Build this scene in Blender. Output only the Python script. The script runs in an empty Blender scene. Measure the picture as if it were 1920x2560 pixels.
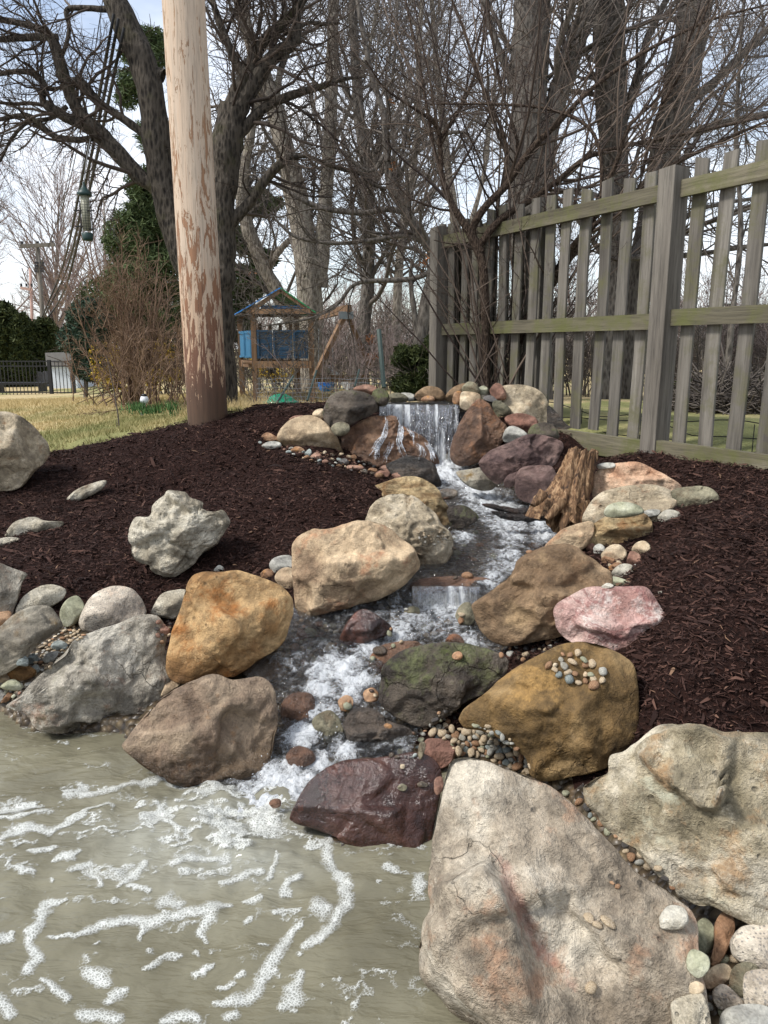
import bpy, bmesh, math, random
import numpy as np
from mathutils import Vector, Matrix
from mathutils.bvhtree import BVHTree
random.seed(7); rng = np.random.default_rng(7)
S = bpy.context.scene
COL = S.collection
# ------------------------------------------------------------ camera, world, sun
E = 1.6; PITCH = math.radians(12.0); FPX = 1671.0
cam = bpy.data.cameras.new('camera'); camo = bpy.data.objects.new('camera', cam); COL.objects.link(camo)
camo.location = (0, 0, E); camo.rotation_euler = (math.radians(90) - PITCH, 0, 0)
cam.sensor_fit = 'VERTICAL'; cam.sensor_height = 24.0; cam.lens = 24.0 * FPX / 2212.0
cam.clip_start = 0.05; cam.clip_end = 2000
S.camera = camo
SUN_EL, SUN_AZ = math.radians(50), math.radians(-112)   # azimuth measured from +Y towards +X
w = bpy.data.worlds.new('World'); S.world = w; w.use_nodes = True
wn = w.node_tree.nodes; wl = w.node_tree.links; wn.clear()
wo = wn.new('ShaderNodeOutputWorld'); bg = wn.new('ShaderNodeBackground'); bg.inputs[1].default_value = 0.125
sky = wn.new('ShaderNodeTexSky'); sky.sky_type = 'NISHITA'; sky.sun_disc = False
sky.sun_elevation = SUN_EL; sky.sun_rotation = SUN_AZ; sky.air_density = 1.0; sky.dust_density = 1.5
tc = wn.new('ShaderNodeTexCoord'); mp = wn.new('ShaderNodeMapping'); mp.inputs['Scale'].default_value = (1, 1, 2.6)
cn = wn.new('ShaderNodeTexNoise'); cn.inputs['Scale'].default_value = 2.1; cn.inputs['Detail'].default_value = 6; cn.inputs['Roughness'].default_value = .55
cr = wn.new('ShaderNodeValToRGB'); cr.color_ramp.elements[0].position = .36; cr.color_ramp.elements[1].position = .66
cr.color_ramp.elements[0].color = (.18, .18, .18, 1); cr.color_ramp.elements[1].color = (.95, .95, .95, 1)
cm = wn.new('ShaderNodeMixRGB'); cm.inputs[2].default_value = (7.4, 7.6, 8.0, 1)
wl.new(tc.outputs['Generated'], mp.inputs[0]); wl.new(mp.outputs[0], cn.inputs[0]); wl.new(cn.outputs[0], cr.inputs[0])
wl.new(cr.outputs[0], cm.inputs[0]); wl.new(sky.outputs[0], cm.inputs[1]); wl.new(cm.outputs[0], bg.inputs[0]); wl.new(bg.outputs[0], wo.inputs[0])
sl = bpy.data.lights.new('sun', 'SUN'); sl.energy = 2.6; sl.angle = math.radians(10); sl.color = (1, .965, .92)
so = bpy.data.objects.new('sun', sl); COL.objects.link(so)
sd = Vector((math.sin(SUN_AZ) * math.cos(SUN_EL), math.cos(SUN_AZ) * math.cos(SUN_EL), math.sin(SUN_EL)))
so.rotation_euler = sd.to_track_quat('Z', 'Y').to_euler(); so.location = (0, 0, 20)
S.view_settings.view_transform = 'Standard'; S.view_settings.look = 'None'; S.view_settings.exposure = 0.63
S.view_settings.gamma = 1; S.view_settings.use_curve_mapping = False
S.cycles.max_bounces = 8; S.cycles.transparent_max_bounces = 24; S.cycles.caustics_reflective = False; S.cycles.caustics_refractive = False

# ------------------------------------------------------------ pixel -> world
CP, SP = math.cos(PITCH), math.sin(PITCH)
FR = dict(Z=(0, 0, 1), A=(0, 0, .5), B=(829.5, 0, .5), C=(0, 432, .33333), D=(483.9, 553, .3125), E=(915.9, 518.4, .448),
          F=(518.4, 777.7, .3125), G=(950.5, 898.6, .375), H=(0, 1002.3, .3958), I=(518.4, 1244.3, .3646), J=(881.4, 1348, .46875), K=(0, 1520.8, .573))
def fr(f, x, y): a = FR[f]; return a[0] + a[2] * x, a[1] + a[2] * y
def ray(px, py):
    cx, cy = (px - 829.5) / FPX, (1106 - py) / FPX
    return np.array([cx, CP + cy * SP, -SP + cy * CP])
def Wp(px, py, Y): d = ray(px, py); return np.array([0, 0, E]) + d * (Y / d[1])
def WZ(px, py, z): d = ray(px, py); t = (z - E) / d[2]; return np.array([0, 0, E]) + d * t
def project(P):
    v = P - np.array([0, 0, E]); dep = v[..., 1] * CP - v[..., 2] * SP; up = v[..., 1] * SP + v[..., 2] * CP
    return 829.5 + FPX * v[..., 0] / dep, 1106 - FPX * up / dep, dep
# ------------------------------------------------------------ numpy noise
def _h(i, j, k, s):
    n = (i * 374761393 + j * 668265263 + k * 2147483647 + s * 974711) & 0xffffffff
    n = ((n ^ (n >> 13)) * 1274126177) & 0xffffffff
    n = ((n ^ (n >> 16)) * 2246822519) & 0xffffffff
    return ((n ^ (n >> 15)) & 0xffffff) / 8388607.5 - 1.0
def vn(p, seed=0):
    p = np.asarray(p, float); f = np.floor(p); i = f.astype(np.int64); t = p - f; t = t * t * (3 - 2 * t)
    r = 0
    for a in (0, 1):
        for b in (0, 1):
            for c in (0, 1):
                wgt = (t[..., 0] if a else 1 - t[..., 0]) * (t[..., 1] if b else 1 - t[..., 1]) * (t[..., 2] if c else 1 - t[..., 2])
                r = r + wgt * _h(i[..., 0] + a, i[..., 1] + b, i[..., 2] + c, seed)
    return r
def fbm(p, o=4, seed=0, g=.5):
    r = 0; a = 1; q = np.asarray(p, float)
    for k in range(o): r = r + a * vn(q, seed + k * 17); a *= g; q = q * 2.03 + 3.7
    return r
def ss(a, b, x): t = np.clip((x - a) / (b - a), 0, 1); return t * t * (3 - 2 * t)
# ------------------------------------------------------------ polygon tools
def inpoly(poly, x, y):
    r = np.zeros(np.shape(x), bool); n = len(poly)
    for i in range(n):
        x1, y1 = poly[i][:2]; x2, y2 = poly[(i + 1) % n][:2]
        c = ((y1 > y) != (y2 > y)) & (x < (x2 - x1) * (y - y1) / ((y2 - y1) if y2 != y1 else 1e-9) + x1); r ^= c
    return r
def segdist(x, y, x1, y1, x2, y2):
    dx, dy = x2 - x1, y2 - y1; t = np.clip(((x - x1) * dx + (y - y1) * dy) / (dx * dx + dy * dy + 1e-12), 0, 1)
    return np.hypot(x - x1 - t * dx, y - y1 - t * dy), t
def sdist(poly, x, y):
    d = np.full(np.shape(x), 1e9)
    for i in range(len(poly)):
        a = poly[i]; b = poly[(i + 1) % len(poly)]; d = np.minimum(d, segdist(x, y, a[0], a[1], b[0], b[1])[0])
    return np.where(inpoly(poly, x, y), -d, d)
# ------------------------------------------------------------ interpolation
class RBF:
    def __init__(s, pts, fn):
        s.fn = fn; p = np.array(pts, float); s.q = fn(p[:, 0], p[:, 1]); n = len(p)
        K = np.hypot(s.q[:, None, 0] - s.q[None, :, 0], s.q[:, None, 1] - s.q[None, :, 1])
        A = np.zeros((n + 3, n + 3)); A[:n, :n] = K; A[:n, n] = 1; A[:n, n + 1:] = s.q; A[n, :n] = 1; A[n + 1:, :n] = s.q.T
        s.w = np.linalg.lstsq(A, np.append(p[:, 2], [0, 0, 0]), rcond=None)[0]
    def __call__(s, x, y):
        q = s.fn(np.asarray(x, float), np.asarray(y, float)); r = s.w[-3] + q[..., 0] * s.w[-2] + q[..., 1] * s.w[-1]
        for i in range(len(s.q)): r = r + s.w[i] * np.sqrt((q[..., 0] - s.q[i, 0]) ** 2 + (q[..., 1] - s.q[i, 1]) ** 2 + 2e-4)
        return r
warp = lambda x, y: np.stack([x / (y + 1.5) * 2.0, np.log(y + 1.0) * 2.0], -1)
P0 = np.array([.53, 7.5]); P1 = np.array([1.8, 5.1]); FD = (P1 - P0) / np.linalg.norm(P1 - P0); FN = np.array([FD[1], -FD[0]])
ctrl_px = [(300, 1340, .22), (60, 1290, .28), (-250, 1300, .25), (450, 1180, .42), (150, 1180, .38), (600, 1150, .47), (150, 1060, .55), (400, 1060, .58), (700, 1080, .64),
 (200, 990, .72), (450, 960, .86), (620, 960, .86), (450, 905, 1.02), (650, 880, 1.12), (250, 935, .88), (150, 965, .78), (-100, 1000, .68), (500, 1300, .24), (600, 1330, .27),
 (1550, 1050, .86), (1500, 1180, .72), (1560, 1350, .6), (1600, 1545, .5), (1450, 1480, .45), (1659, 1720, .18), (1800, 1560, .45), (1620, 2100, .10), (1900, 2212, .15), (1480, 2050, .02), (1300, 1700, .08), (1000, 1660, .0), (1100, 2000, -.12), (1300, 2212, -.12), (1200, 1800, -.04), (1450, 1850, .05),
 (1350, 1250, .5), (1280, 1000, .8), (1100, 900, 1.05), (900, 862, 1.1), (800, 900, 1.0), (700, 1010, .74), (860, 985, .70), (850, 1030, .62), (780, 985, .76), (780, 1040, .64), (1050, 980, .8), (1200, 1150, .5), (870, 1230, .45), (680, 1335, .28), (1180, 1390, .33), (400, 1470, .1), (200, 1500, .08), (0, 1480, .12)]
ctrl = [tuple(WZ(*c)) for c in ctrl_px] + [(1.8, 5.1, .94), (2.18, 4.39, .94), (1.45, 5.76, 1.0), (.53, 7.5, 1.08), (-3, 8, .68), (-1.5, 8.5, .82), (-4, 11, .58), (0, 10, .82), (-2, 13, .5), (0, 15, .72), (1.5, 12, .8),
 (-8, 22, .25), (0, 25, .4), (8, 20, .4), (3, 8, .9), (5, 6, .9), (-15, 30, 0), (15, 40, 0), (0, 60, 0), (-40, 100, 0), (40, 100, 0), (-6, 6, .5), (6, 3, .8), (-5, 4, .2), (-2.3, 15, .72), (-12.6, 27, 0), (0, 7.2, 1.05), (1.5, .6, .05), (3, 1, .3), (-3, 1, -.1)]
T0 = RBF(ctrl, warp)
# stream water level
wat = [(960, 1000, .70), (1000, 1005, .69), (1040, 1050, .61), (960, 1060, .60), (1000, 1110, .53), (1100, 1110, .525), (1200, 1130, .515), (980, 1190, .47), (1150, 1190, .475), (900, 1255, .42), (1030, 1262, .42), (1000, 1235, .43),
       (900, 1298, .33), (1030, 1300, .335), (800, 1320, .325), (650, 1350, .30), (980, 1360, .285), (800, 1400, .245), (620, 1410, .255), (700, 1440, .22), (700, 1500, .165), (620, 1540, .13), (760, 1560, .12), (640, 1620, .06), (720, 1625, .07), (600, 1690, .02), (640, 1740, .0), (560, 1700, .0)]
WT = RBF([tuple(WZ(*c)) for c in wat], lambda x, y: np.stack([x, y], -1))
up_poly = [WZ(*c)[:2] for c in [(930, 992, .71), (1010, 992, .71), (1075, 1030, .64), (1120, 1070, .57), (1180, 1095, .54), (1250, 1130, .51), (1215, 1190, .48), (1130, 1250, .43), (1060, 1264, .42), (880, 1266, .42), (860, 1240, .44), (920, 1205, .46), (950, 1150, .5), (940, 1080, .58), (930, 1030, .65)]]
lo_poly = [WZ(*c)[:2] for c in [(1075, 1285, .34), (870, 1285, .34), (760, 1305, .32), (600, 1340, .3), (560, 1400, .27), (570, 1480, .18), (570, 1560, .12), (560, 1640, .05), (500, 1700, .0), (520, 1760, -.02), (660, 1800, -.03), (670, 1700, .03), (700, 1650, .05), (850, 1620, .08), (880, 1560, .12), (850, 1500, .17), (900, 1440, .22), (1060, 1420, .25), (1100, 1360, .29)]]
bed_poly = [up_poly[i] for i in range(9)] + lo_poly[::-1][0:0] + []
pond = [WZ(a, b, 0)[:2] for a, b in [(-900, 1450), (-300, 1500), (0, 1530), (60, 1570), (150, 1582), (260, 1585), (300, 1640), (400, 1690), (545, 1712), (600, 1740), (640, 1800), (760, 1840), (900, 1895), (940, 1960), (930, 2050), (960, 2150), (1040, 2230), (1100, 2400), (900, 3200)]] + [np.array([-4., .5])]
rocky = [WZ(*c)[:2] for c in [(870, 1650, .02), (960, 1600, .1), (1100, 1570, .15), (1250, 1660, .2), (1330, 1600, .3), (1400, 1600, .35), (1659, 1640, .35), (2100, 1650, .35), (2100, 2600, .1), (900, 2600, -.1), (900, 2100, -.1), (845, 1880, -.05), (850, 1780, -.03)]]
slopes = [WZ(*c)[:2] for c in [(-400, 1440, .14), (0, 1415, .16), (80, 1370, .2), (150, 1340, .23), (200, 1352, .22), (150, 1420, .15), (90, 1490, .1), (40, 1545, .03), (-400, 1570, .02)]]
def G(x, y, raw=False):
    x = np.asarray(x, float); y = np.asarray(y, float); z = T0(x, y)
    near = (y < 8) & (np.abs(x) < 6)
    for pl in (up_poly, lo_poly):
        d = sdist(pl, x, y); wz = WT(x, y); k = ss(.12, -.02, d); z = np.where(near, z * (1 - k) + np.minimum(z, wz - .055) * k, z)
    d = sdist(pond, x, y); k = ss(.0, -.25, d); dstr = np.minimum(sdist(up_poly, x, y), sdist(lo_poly, x, y)); dro = sdist(rocky, x, y)
    zin = np.minimum(z, -.02) * (1 - k) + (-.35) * k
    kk_ = np.minimum(ss(-.02, .12, dstr), ss(-.05, .18, dro)); zout = z * (1 - kk_) + kk_ * np.maximum(z, -.02 + .15 * ss(0, .4, d))
    return np.where(near, np.where(d < 0, zin, zout), z)
def hit(px, py, f=None):
    d = ray(px, py); Y = np.concatenate([np.arange(1., 9, .01), np.arange(9, 40, .1)]); P = np.array([0, 0, E]) + np.outer(Y / d[1], d)
    g = P[:, 2] - G(P[:, 0], P[:, 1]); i = np.argmax(g < 0) if (g < 0).any() else len(Y) - 1
    return P[i]
# ------------------------------------------------------------ mesh helpers
def tag(o, label=None, cat=None, group=None, kind=None):
    if label: o['label'] = label
    if cat: o['category'] = cat
    if group: o['group'] = group
    if kind: o['kind'] = kind
    return o
def link(name, me, mat=None, parent=None, loc=None, smooth=True):
    o = bpy.data.objects.new(name, me); COL.objects.link(o)
    if mat is not None and len(me.materials) == 0: me.materials.append(mat)
    if parent is not None: o.parent = parent
    if loc is not None: o.location = loc
    return o
def mesh_np(name, V, F, mat=None, smooth=True, attrs=None):
    """V (n,3), F (m,k) int with constant k, or list of arrays"""
    me = bpy.data.meshes.new(name); Fs = F if isinstance(F, list) else [F]
    V = np.ascontiguousarray(V, dtype=np.float32); Fs = [np.asarray(f, dtype=np.int32) for f in Fs if len(f)]
    me.vertices.add(len(V)); me.vertices.foreach_set('co', V.ravel())
    lv = np.concatenate([f.ravel() for f in Fs]); ln = np.concatenate([np.full(len(f), f.shape[1]) for f in Fs]).astype(np.int32)
    st = np.concatenate([[0], np.cumsum(ln)[:-1]]).astype(np.int32)
    me.loops.add(len(lv)); me.loops.foreach_set('vertex_index', lv); me.polygons.add(len(ln))
    me.polygons.foreach_set('loop_start', st); me.polygons.foreach_set('loop_total', ln)
    me.polygons.foreach_set('use_smooth', np.full(len(ln), smooth))
    if attrs:
        for k, a in attrs.items():
            at = me.attributes.new(k, 'FLOAT', 'POINT'); at.data.foreach_set('value', np.asarray(a, dtype=np.float32).ravel())
    me.update(calc_edges=True)
    if mat: me.materials.append(mat)
    return me
def empty(name, loc, label=None, cat=None, group=None):
    o = bpy.data.objects.new(name, None); COL.objects.link(o); o.location = loc; o.empty_display_size = .1
    return tag(o, label, cat, group)
def part(name, me, mat, root, kind=None):
    """mesh given in world coordinates becomes a child of root (root has only a location)"""
    o = link(name, me, mat, root); o.matrix_parent_inverse = Matrix.Translation(root.location if root.parent is None else root.matrix_world.translation).inverted()
    if kind: o['kind'] = kind
    return o
def recentre(me, c):
    n = len(me.vertices); a = np.empty(n * 3, np.float32); me.vertices.foreach_get('co', a); a = a.reshape(-1, 3) - np.array(c, np.float32); me.vertices.foreach_set('co', a.ravel()); me.update()
class MB:
    def __init__(s): s.V = []; s.F = []; s.n = 0; s.T = []
    def add(s, V, F):
        V = np.asarray(V, float); s.V.append(V)
        for f in F: (s.F if len(f) == 4 else s.T).append([i + s.n for i in f])
        s.n += len(V)
    def box(s, c, size, rot=None):
        sx, sy, sz = [a / 2 for a in size]
        V = np.array([(x, y, z) for x in (-sx, sx) for y in (-sy, sy) for z in (-sz, sz)])
        if rot is not None: V = V @ np.array(rot).T
        s.add(V + np.array(c), [(0, 1, 3, 2), (4, 6, 7, 5), (0, 4, 5, 1), (2, 3, 7, 6), (0, 2, 6, 4), (1, 5, 7, 3)]); return s
    def beam(s, p, q, wd, ht, side=None):
        p = np.array(p, float); q = np.array(q, float); a = q - p; L = np.linalg.norm(a); a /= L
        r = np.array(side if side is not None else (np.cross(a, (0, 0, 1)) if abs(a[2]) < .9 else (1, 0, 0)), float); r -= a * (r @ a); r /= np.linalg.norm(r); u = np.cross(r, a)
        return s.box((p + q) / 2, (L, wd, ht), np.stack([a, r, u], 1))
    def tube(s, pts, rad, sides=8, cap=True):
        P = np.array(pts, float)[None]; R = np.array(rad, float) * np.ones(len(pts)); V, F = tubes(P, R[None], sides); s.add(V, F.tolist())
        if cap:
            s.T.append([s.n - sides + i for i in range(sides)]) ; s.T.append([s.n - sides * len(pts) + i for i in range(sides)][::-1])
        return s
    def lathe(s, c, prof, sides=20):
        P = [np.array(c) + np.array([0, 0, z]) for r, z in prof]; return s.tube(P, [r for r, z in prof], sides)
    def mesh(s, name, mat=None, smooth=False, bevel=0):
        Fs = []
        if s.F: Fs.append(np.array(s.F))
        by = {}
        for t in s.T: by.setdefault(len(t), []).append(t)
        Fs += [np.array(v) for v in by.values()]
        return mesh_np(name, np.concatenate(s.V), Fs, mat, smooth)
def tubes(P, R, sides, jit=None):
    P = np.asarray(P, float); N, K = P.shape[:2]
    T = np.gradient(P, axis=1); T /= np.linalg.norm(T, axis=2, keepdims=True) + 1e-9
    D = P[:, -1] - P[:, 0]; ref = np.where(np.abs(D[:, 0:1]) < .5 * np.linalg.norm(D, axis=1, keepdims=True), np.array([[1., .13, .07]]), np.array([[.1, 1., .11]]))
    ref = np.where(np.linalg.norm(D, axis=1, keepdims=True) > 0, ref, ref)[:, None, :] * np.ones((N, K, 1))
    a = np.cross(T, ref); a /= np.linalg.norm(a, axis=2, keepdims=True) + 1e-9; b = np.cross(T, a)
    th = np.arange(sides) * 2 * np.pi / sides
    V = P[:, :, None] + R[:, :, None, None] * (np.cos(th)[None, None, :, None] * a[:, :, None] + np.sin(th)[None, None, :, None] * b[:, :, None])
    if jit is not None: V = jit(V, P[:, :, None] * np.ones((1, 1, sides, 1)))
    V = V.reshape(-1, 3); base = (np.arange(N) * K * sides)[:, None, None] + (np.arange(K - 1) * sides)[None, :, None]
    i = np.arange(sides)[None, None]; j = (i + 1) % sides
    F = np.stack([base + i, base + j, base + sides + j, base + sides + i], -1).reshape(-1, 4)
    return V, F
def smooth_path(pts, K):
    P = np.array(pts, float); Q = np.concatenate([[2 * P[0] - P[1]], P, [2 * P[-1] - P[-2]]]); n = len(P) - 1
    t = np.linspace(0, n - 1e-6, K); i = t.astype(int); f = (t - i)[:, None]
    a, b, c, d = Q[i], Q[i + 1], Q[i + 2], Q[i + 3]
    return .5 * (2 * b + (c - a) * f + (2 * a - 5 * b + 4 * c - d) * f * f + (-a + 3 * b - 3 * c + d) * f ** 3)
# ------------------------------------------------------------ materials
def newmat(name):
    m = bpy.data.materials.new(name); m.use_nodes = True; nt = m.node_tree; return m, nt.nodes, nt.links, nt.nodes['Principled BSDF']
class NB:
    def __init__(s, name):
        s.m, s.n, s.l, s.b = newmat(name); s.out = s.n['Material Output']
    def link(s, a, b): s.l.new(a, b)
    def inp(s, node, k, v):
        if v is None: return
        if isinstance(v, bpy.types.NodeSocket): s.l.new(v, node.inputs[k])
        else:
            i = node.inputs[k]
            if i.type == 'RGBA' and len(v) == 3: v = (*v, 1)
            i.default_value = v
    def coord(s, scale=(1, 1, 1), rnd=True, kind='Object'):
        t = s.n.new('ShaderNodeTexCoord').outputs[kind]; m = s.n.new('ShaderNodeMapping'); m.inputs['Scale'].default_value = scale; s.l.new(t, m.inputs[0])
        if rnd:
            oi = s.n.new('ShaderNodeObjectInfo'); ml = s.math('MULTIPLY', oi.outputs['Random'], 53.0); s.l.new(ml, m.inputs['Location'])
        return m.outputs[0]
    def math(s, op, a, b=None, c=None, clamp=False):
        n = s.n.new('ShaderNodeMath'); n.operation = op; n.use_clamp = clamp
        for k, v in enumerate((a, b, c)): s.inp(n, k, v)
        return n.outputs[0]
    def noise(s, vec, scale, detail=4, rough=.5, dist=0):
        n = s.n.new('ShaderNodeTexNoise'); s.inp(n, 'Vector', vec); n.inputs['Scale'].default_value = scale; n.inputs['Detail'].default_value = detail; n.inputs['Roughness'].default_value = rough; n.inputs['Distortion'].default_value = dist; return n.outputs[0]
    def voro(s, vec, scale, feature='F1', out='Distance'):
        n = s.n.new('ShaderNodeTexVoronoi'); n.feature = feature; s.inp(n, 'Vector', vec); n.inputs['Scale'].default_value = scale; return n.outputs[out]
    def ramp(s, f, stops, interp='LINEAR'):
        n = s.n.new('ShaderNodeValToRGB'); s.inp(n, 0, f); e = n.color_ramp.elements; n.color_ramp.interpolation = interp
        while len(e) < len(stops): e.new(.5)
        for k, (p, c) in enumerate(stops): e[k].position = p; e[k].color = (c, c, c, 1) if not hasattr(c, '__len__') else (*c[:3], 1)
        return n.outputs[0]
    def mix(s, f, a, b, mode='MIX'):
        n = s.n.new('ShaderNodeMixRGB'); n.blend_type = mode; s.inp(n, 0, f); s.inp(n, 1, a); s.inp(n, 2, b); return n.outputs[0]
    def bump(s, h, strength=.5, dist=.01, nrm=None):
        n = s.n.new('ShaderNodeBump'); n.inputs['Strength'].default_value = strength; n.inputs['Distance'].default_value = dist; s.inp(n, 'Height', h); s.inp(n, 'Normal', nrm); return n.outputs[0]
    def geo(s, k): return s.n.new('ShaderNodeNewGeometry').outputs[k]
    def sep(s, v, k): n = s.n.new('ShaderNodeSeparateXYZ'); s.l.new(v, n.inputs[0]); return n.outputs[k]
    def attr(s, k): n = s.n.new('ShaderNodeAttribute'); n.attribute_name = k; return n.outputs['Fac']
    def set(s, **kw):
        for k, v in kw.items(): s.inp(s.b, {'color': 'Base Color', 'rough': 'Roughness', 'normal': 'Normal', 'spec': 'Specular IOR Level', 'metal': 'Metallic', 'alpha': 'Alpha', 'ior': 'IOR', 'trans': 'Transmission Weight', 'coat': 'Coat Weight'}[k], v)
        return s.m
def flat(name, col, rough=.6, metal=0, var=.12, scale=8):
    b = NB(name); v = b.coord(); n = b.noise(v, scale, 5, .6); c = b.mix(1, col, b.ramp(n, [(.3, 1 - var), (.7, 1 + var)]), 'MULTIPLY')
    return b.set(color=c, rough=rough, metal=metal, normal=b.bump(b.noise(v, scale * 6, 4), .25, .004))
def hexc(r, g, b):
    f = lambda c: ((c / 255 + .055) / 1.055) ** 2.4 if c > 10 else c / 255 / 12.92
    return (f(r), f(g), f(b))
RM = {}
def rockmat(name, c1, c2, c3, c4=None, th4=.6, s=3.0, moss=None, moss_th=.6, moss_up=True, wet=None, wetamt=.45, speck=None, speck_s=70, rough=.82, bump=.6, strata=0, pits=0, veins=None, gloss=None, mottle=.3, cracks=.6, streak=None):
    ds = lambda c: None if c is None else tuple(.95 * a + .05 * (c[0] * .3 + c[1] * .6 + c[2] * .1) for a in c)
    c1, c2, c3, c4 = ds(c1), ds(c2), ds(c3), ds(c4)
    b = NB(name); v = b.coord()
    if strata: 
        m = b.n.new('ShaderNodeMapping'); m.inputs['Scale'].default_value = (1, 1, 3.5); m.inputs['Rotation'].default_value = (.3, .5, 0); b.link(v, m.inputs[0]); vs = m.outputs[0]
    else: vs = v
    n1 = b.noise(vs, s, 7, .62, .35); col = b.ramp(n1, [(.40, c1), (.5, c2), (.60, c3)]); col = b.mix(1, col, b.ramp(b.noise(v, 9, 5, .7, .5), [(.36, .68), (.5, 1), (.64, 1.18)]), 'MULTIPLY')
    if c4 is not None: col = b.mix(b.ramp(b.noise(v, s * 1.7, 8, .68, .2), [(th4 - .04, 0), (th4 + .06, .85)]), col, c4)
    if veins is not None:
        vv = b.noise(v, s * .6, 4, .6, 1.2); k = b.math('ABSOLUTE', b.math('SUBTRACT', vv, .5)); col = b.mix(b.ramp(k, [(.0, .8), (.035, 0)]), col, veins)
    col = b.mix(b.ramp(b.noise(v, s * 2.6, 9, .75, .3), [(.58, 0), (.70, .55)]), col, tuple(min(1, a * 1.55 + .02) for a in c3)) ; col = b.mix(b.ramp(b.noise(v, s * 1.3, 7, .7, .9), [(.60, 0), (.72, .5)]), col, (c2[0] * .8, c2[1] * .5, c2[2] * .38))
    f = b.noise(v, 26, 6, .7); col = b.mix(1, col, b.ramp(f, [(.28, 1 - mottle * 1.3), (.5, 1), (.72, 1 + mottle)]), 'MULTIPLY')
    f2 = b.noise(v, 120, 3, .7); col = b.mix(1, col, b.ramp(f2, [(.3, .8), (.7, 1.18)]), 'MULTIPLY')
    if speck is not None:
        sp = b.voro(v, speck_s); col = b.mix(b.ramp(sp, [(.22, .85), (.36, 0)]), col, speck)
    hgt = b.math('ADD', b.math('MULTIPLY', f, .75), b.math('MULTIPLY', f2, .5))
    n8 = b.noise(vs, 8, 6, .7, .6); hgt = b.math('ADD', hgt, b.math('MULTIPLY', n8, 1.5))
    if cracks:
        wv = b.n.new('ShaderNodeVectorMath'); wv.operation = 'ADD'; nz_ = b.n.new('ShaderNodeTexNoise'); b.link(vs, nz_.inputs[0]); nz_.inputs['Scale'].default_value = 4; nz_.inputs['Detail'].default_value = 6; b.link(vs, wv.inputs[0]); sc_ = b.n.new('ShaderNodeVectorMath'); sc_.operation = 'SCALE'; b.link(nz_.outputs['Color'], sc_.inputs[0]); sc_.inputs['Scale'].default_value = .35; b.link(sc_.outputs[0], wv.inputs[1])
        ck = b.voro(wv.outputs[0], 3.6, 'DISTANCE_TO_EDGE'); gate = b.ramp(b.noise(v, 2.2, 3), [(.54, 0), (.66, cracks)]); ckm = b.math('MULTIPLY', b.ramp(ck, [(.0, 1), (.012, 0)]), gate)
        hgt = b.math('SUBTRACT', hgt, b.math('MULTIPLY', ckm, .8)); col = b.mix(b.math('MULTIPLY', ckm, .6), col, tuple(a * .25 for a in c1))
    if pits:
        pv = b.voro(v, 16 if pits < 2 else 30); pt = b.ramp(pv, [(.06, 0), (.16, 1)]); gate = b.ramp(b.noise(v, 5, 2), [(.5, 1), (.62, 0)]); pm = b.math('MAXIMUM', pt, gate)
        hgt = b.math('ADD', hgt, b.math('MULTIPLY', pm, .5)); col = b.mix(1, col, b.ramp(pm, [(0, .55), (1, 1)]), 'MULTIPLY')
    if moss is not None:
        mk = b.ramp(b.noise(v, 4.5, 6, .7), [(moss_th - .05, 0), (moss_th + .07, .9)])
        if moss_up: mk = b.math('MULTIPLY', mk, b.ramp(b.sep(b.geo('Normal'), 2), [(.0, .1), (.5, 1)]))
        col = b.mix(mk, col, moss)
    if streak is not None: col = b.mix(b.ramp(b.math('ADD', b.attr('tint'), b.math('MULTIPLY', b.math('SUBTRACT', b.noise(v, 14, 6, .75), .5), 2.6)), [(.45, 0), (1.3, .42)]), col, streak)
    r = rough
    if wet is not None:
        z = b.sep(b.geo('Position'), 2); wn_ = b.noise(v, 5, 4, .6); zz = b.math('ADD', z, b.math('MULTIPLY', b.math('SUBTRACT', wn_, .5), .25))
        k = b.ramp(b.math('SUBTRACT', zz, wet - .5), [(.47, 1), (.53, 0)])
        col = b.mix(b.math('MULTIPLY', k, 1.0), col, b.mix(1, col, (wetamt, wetamt * .93, wetamt * .85), 'MULTIPLY')); r = b.ramp(k, [(0, rough), (1, .22)])
    if gloss is not None: r = b.ramp(f, [(.3, gloss), (.7, gloss + .12)])
    RM[name] = b.set(color=col, rough=r, normal=b.bump(hgt, min(1, bump * 1.25), .022), spec=.4 if gloss is None else .6)
    return RM[name]
rockmat('sandstone_tan', hexc(140, 116, 90), hexc(176, 152, 120), hexc(196, 172, 138), hexc(168, 122, 88), .58, s=3, pits=1, wet=.36)
rockmat('sandstone_pale', hexc(150, 136, 112), hexc(180, 164, 136), hexc(196, 182, 156), hexc(150, 120, 88), .62, s=5, pits=1, bump=.8, wet=.5)
rockmat('sandstone_strata', hexc(130, 105, 70), hexc(175, 150, 108), hexc(192, 170, 128), hexc(140, 100, 58), .6, s=4, strata=1, bump=.9)
rockmat('golden', hexc(104, 74, 40), hexc(142, 106, 62), hexc(176, 144, 98), hexc(148, 92, 34), .56, s=2.6, bump=.55, pits=1, mottle=.3)
rockmat('golden_dark', hexc(88, 68, 36), hexc(118, 92, 52), hexc(134, 110, 72), hexc(154, 120, 66), .6, s=2.8, bump=.5)
rockmat('grey_rough', hexc(122, 115, 102), hexc(164, 156, 140), hexc(192, 185, 169), hexc(140, 112, 92), .6, s=4, moss=hexc(84, 88, 50), moss_th=.66, moss_up=False, bump=1.0, wet=.06)
rockmat('limestone', hexc(146, 136, 116), hexc(180, 170, 148), hexc(202, 194, 174), hexc(128, 122, 110), .62, s=5, bump=1.0, pits=2)
rockmat('brown_damp', hexc(96, 76, 58), hexc(126, 106, 86), hexc(152, 132, 108), hexc(146, 104, 60), .6, s=2.4, bump=.7, wet=.1, rough=.55)
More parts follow.
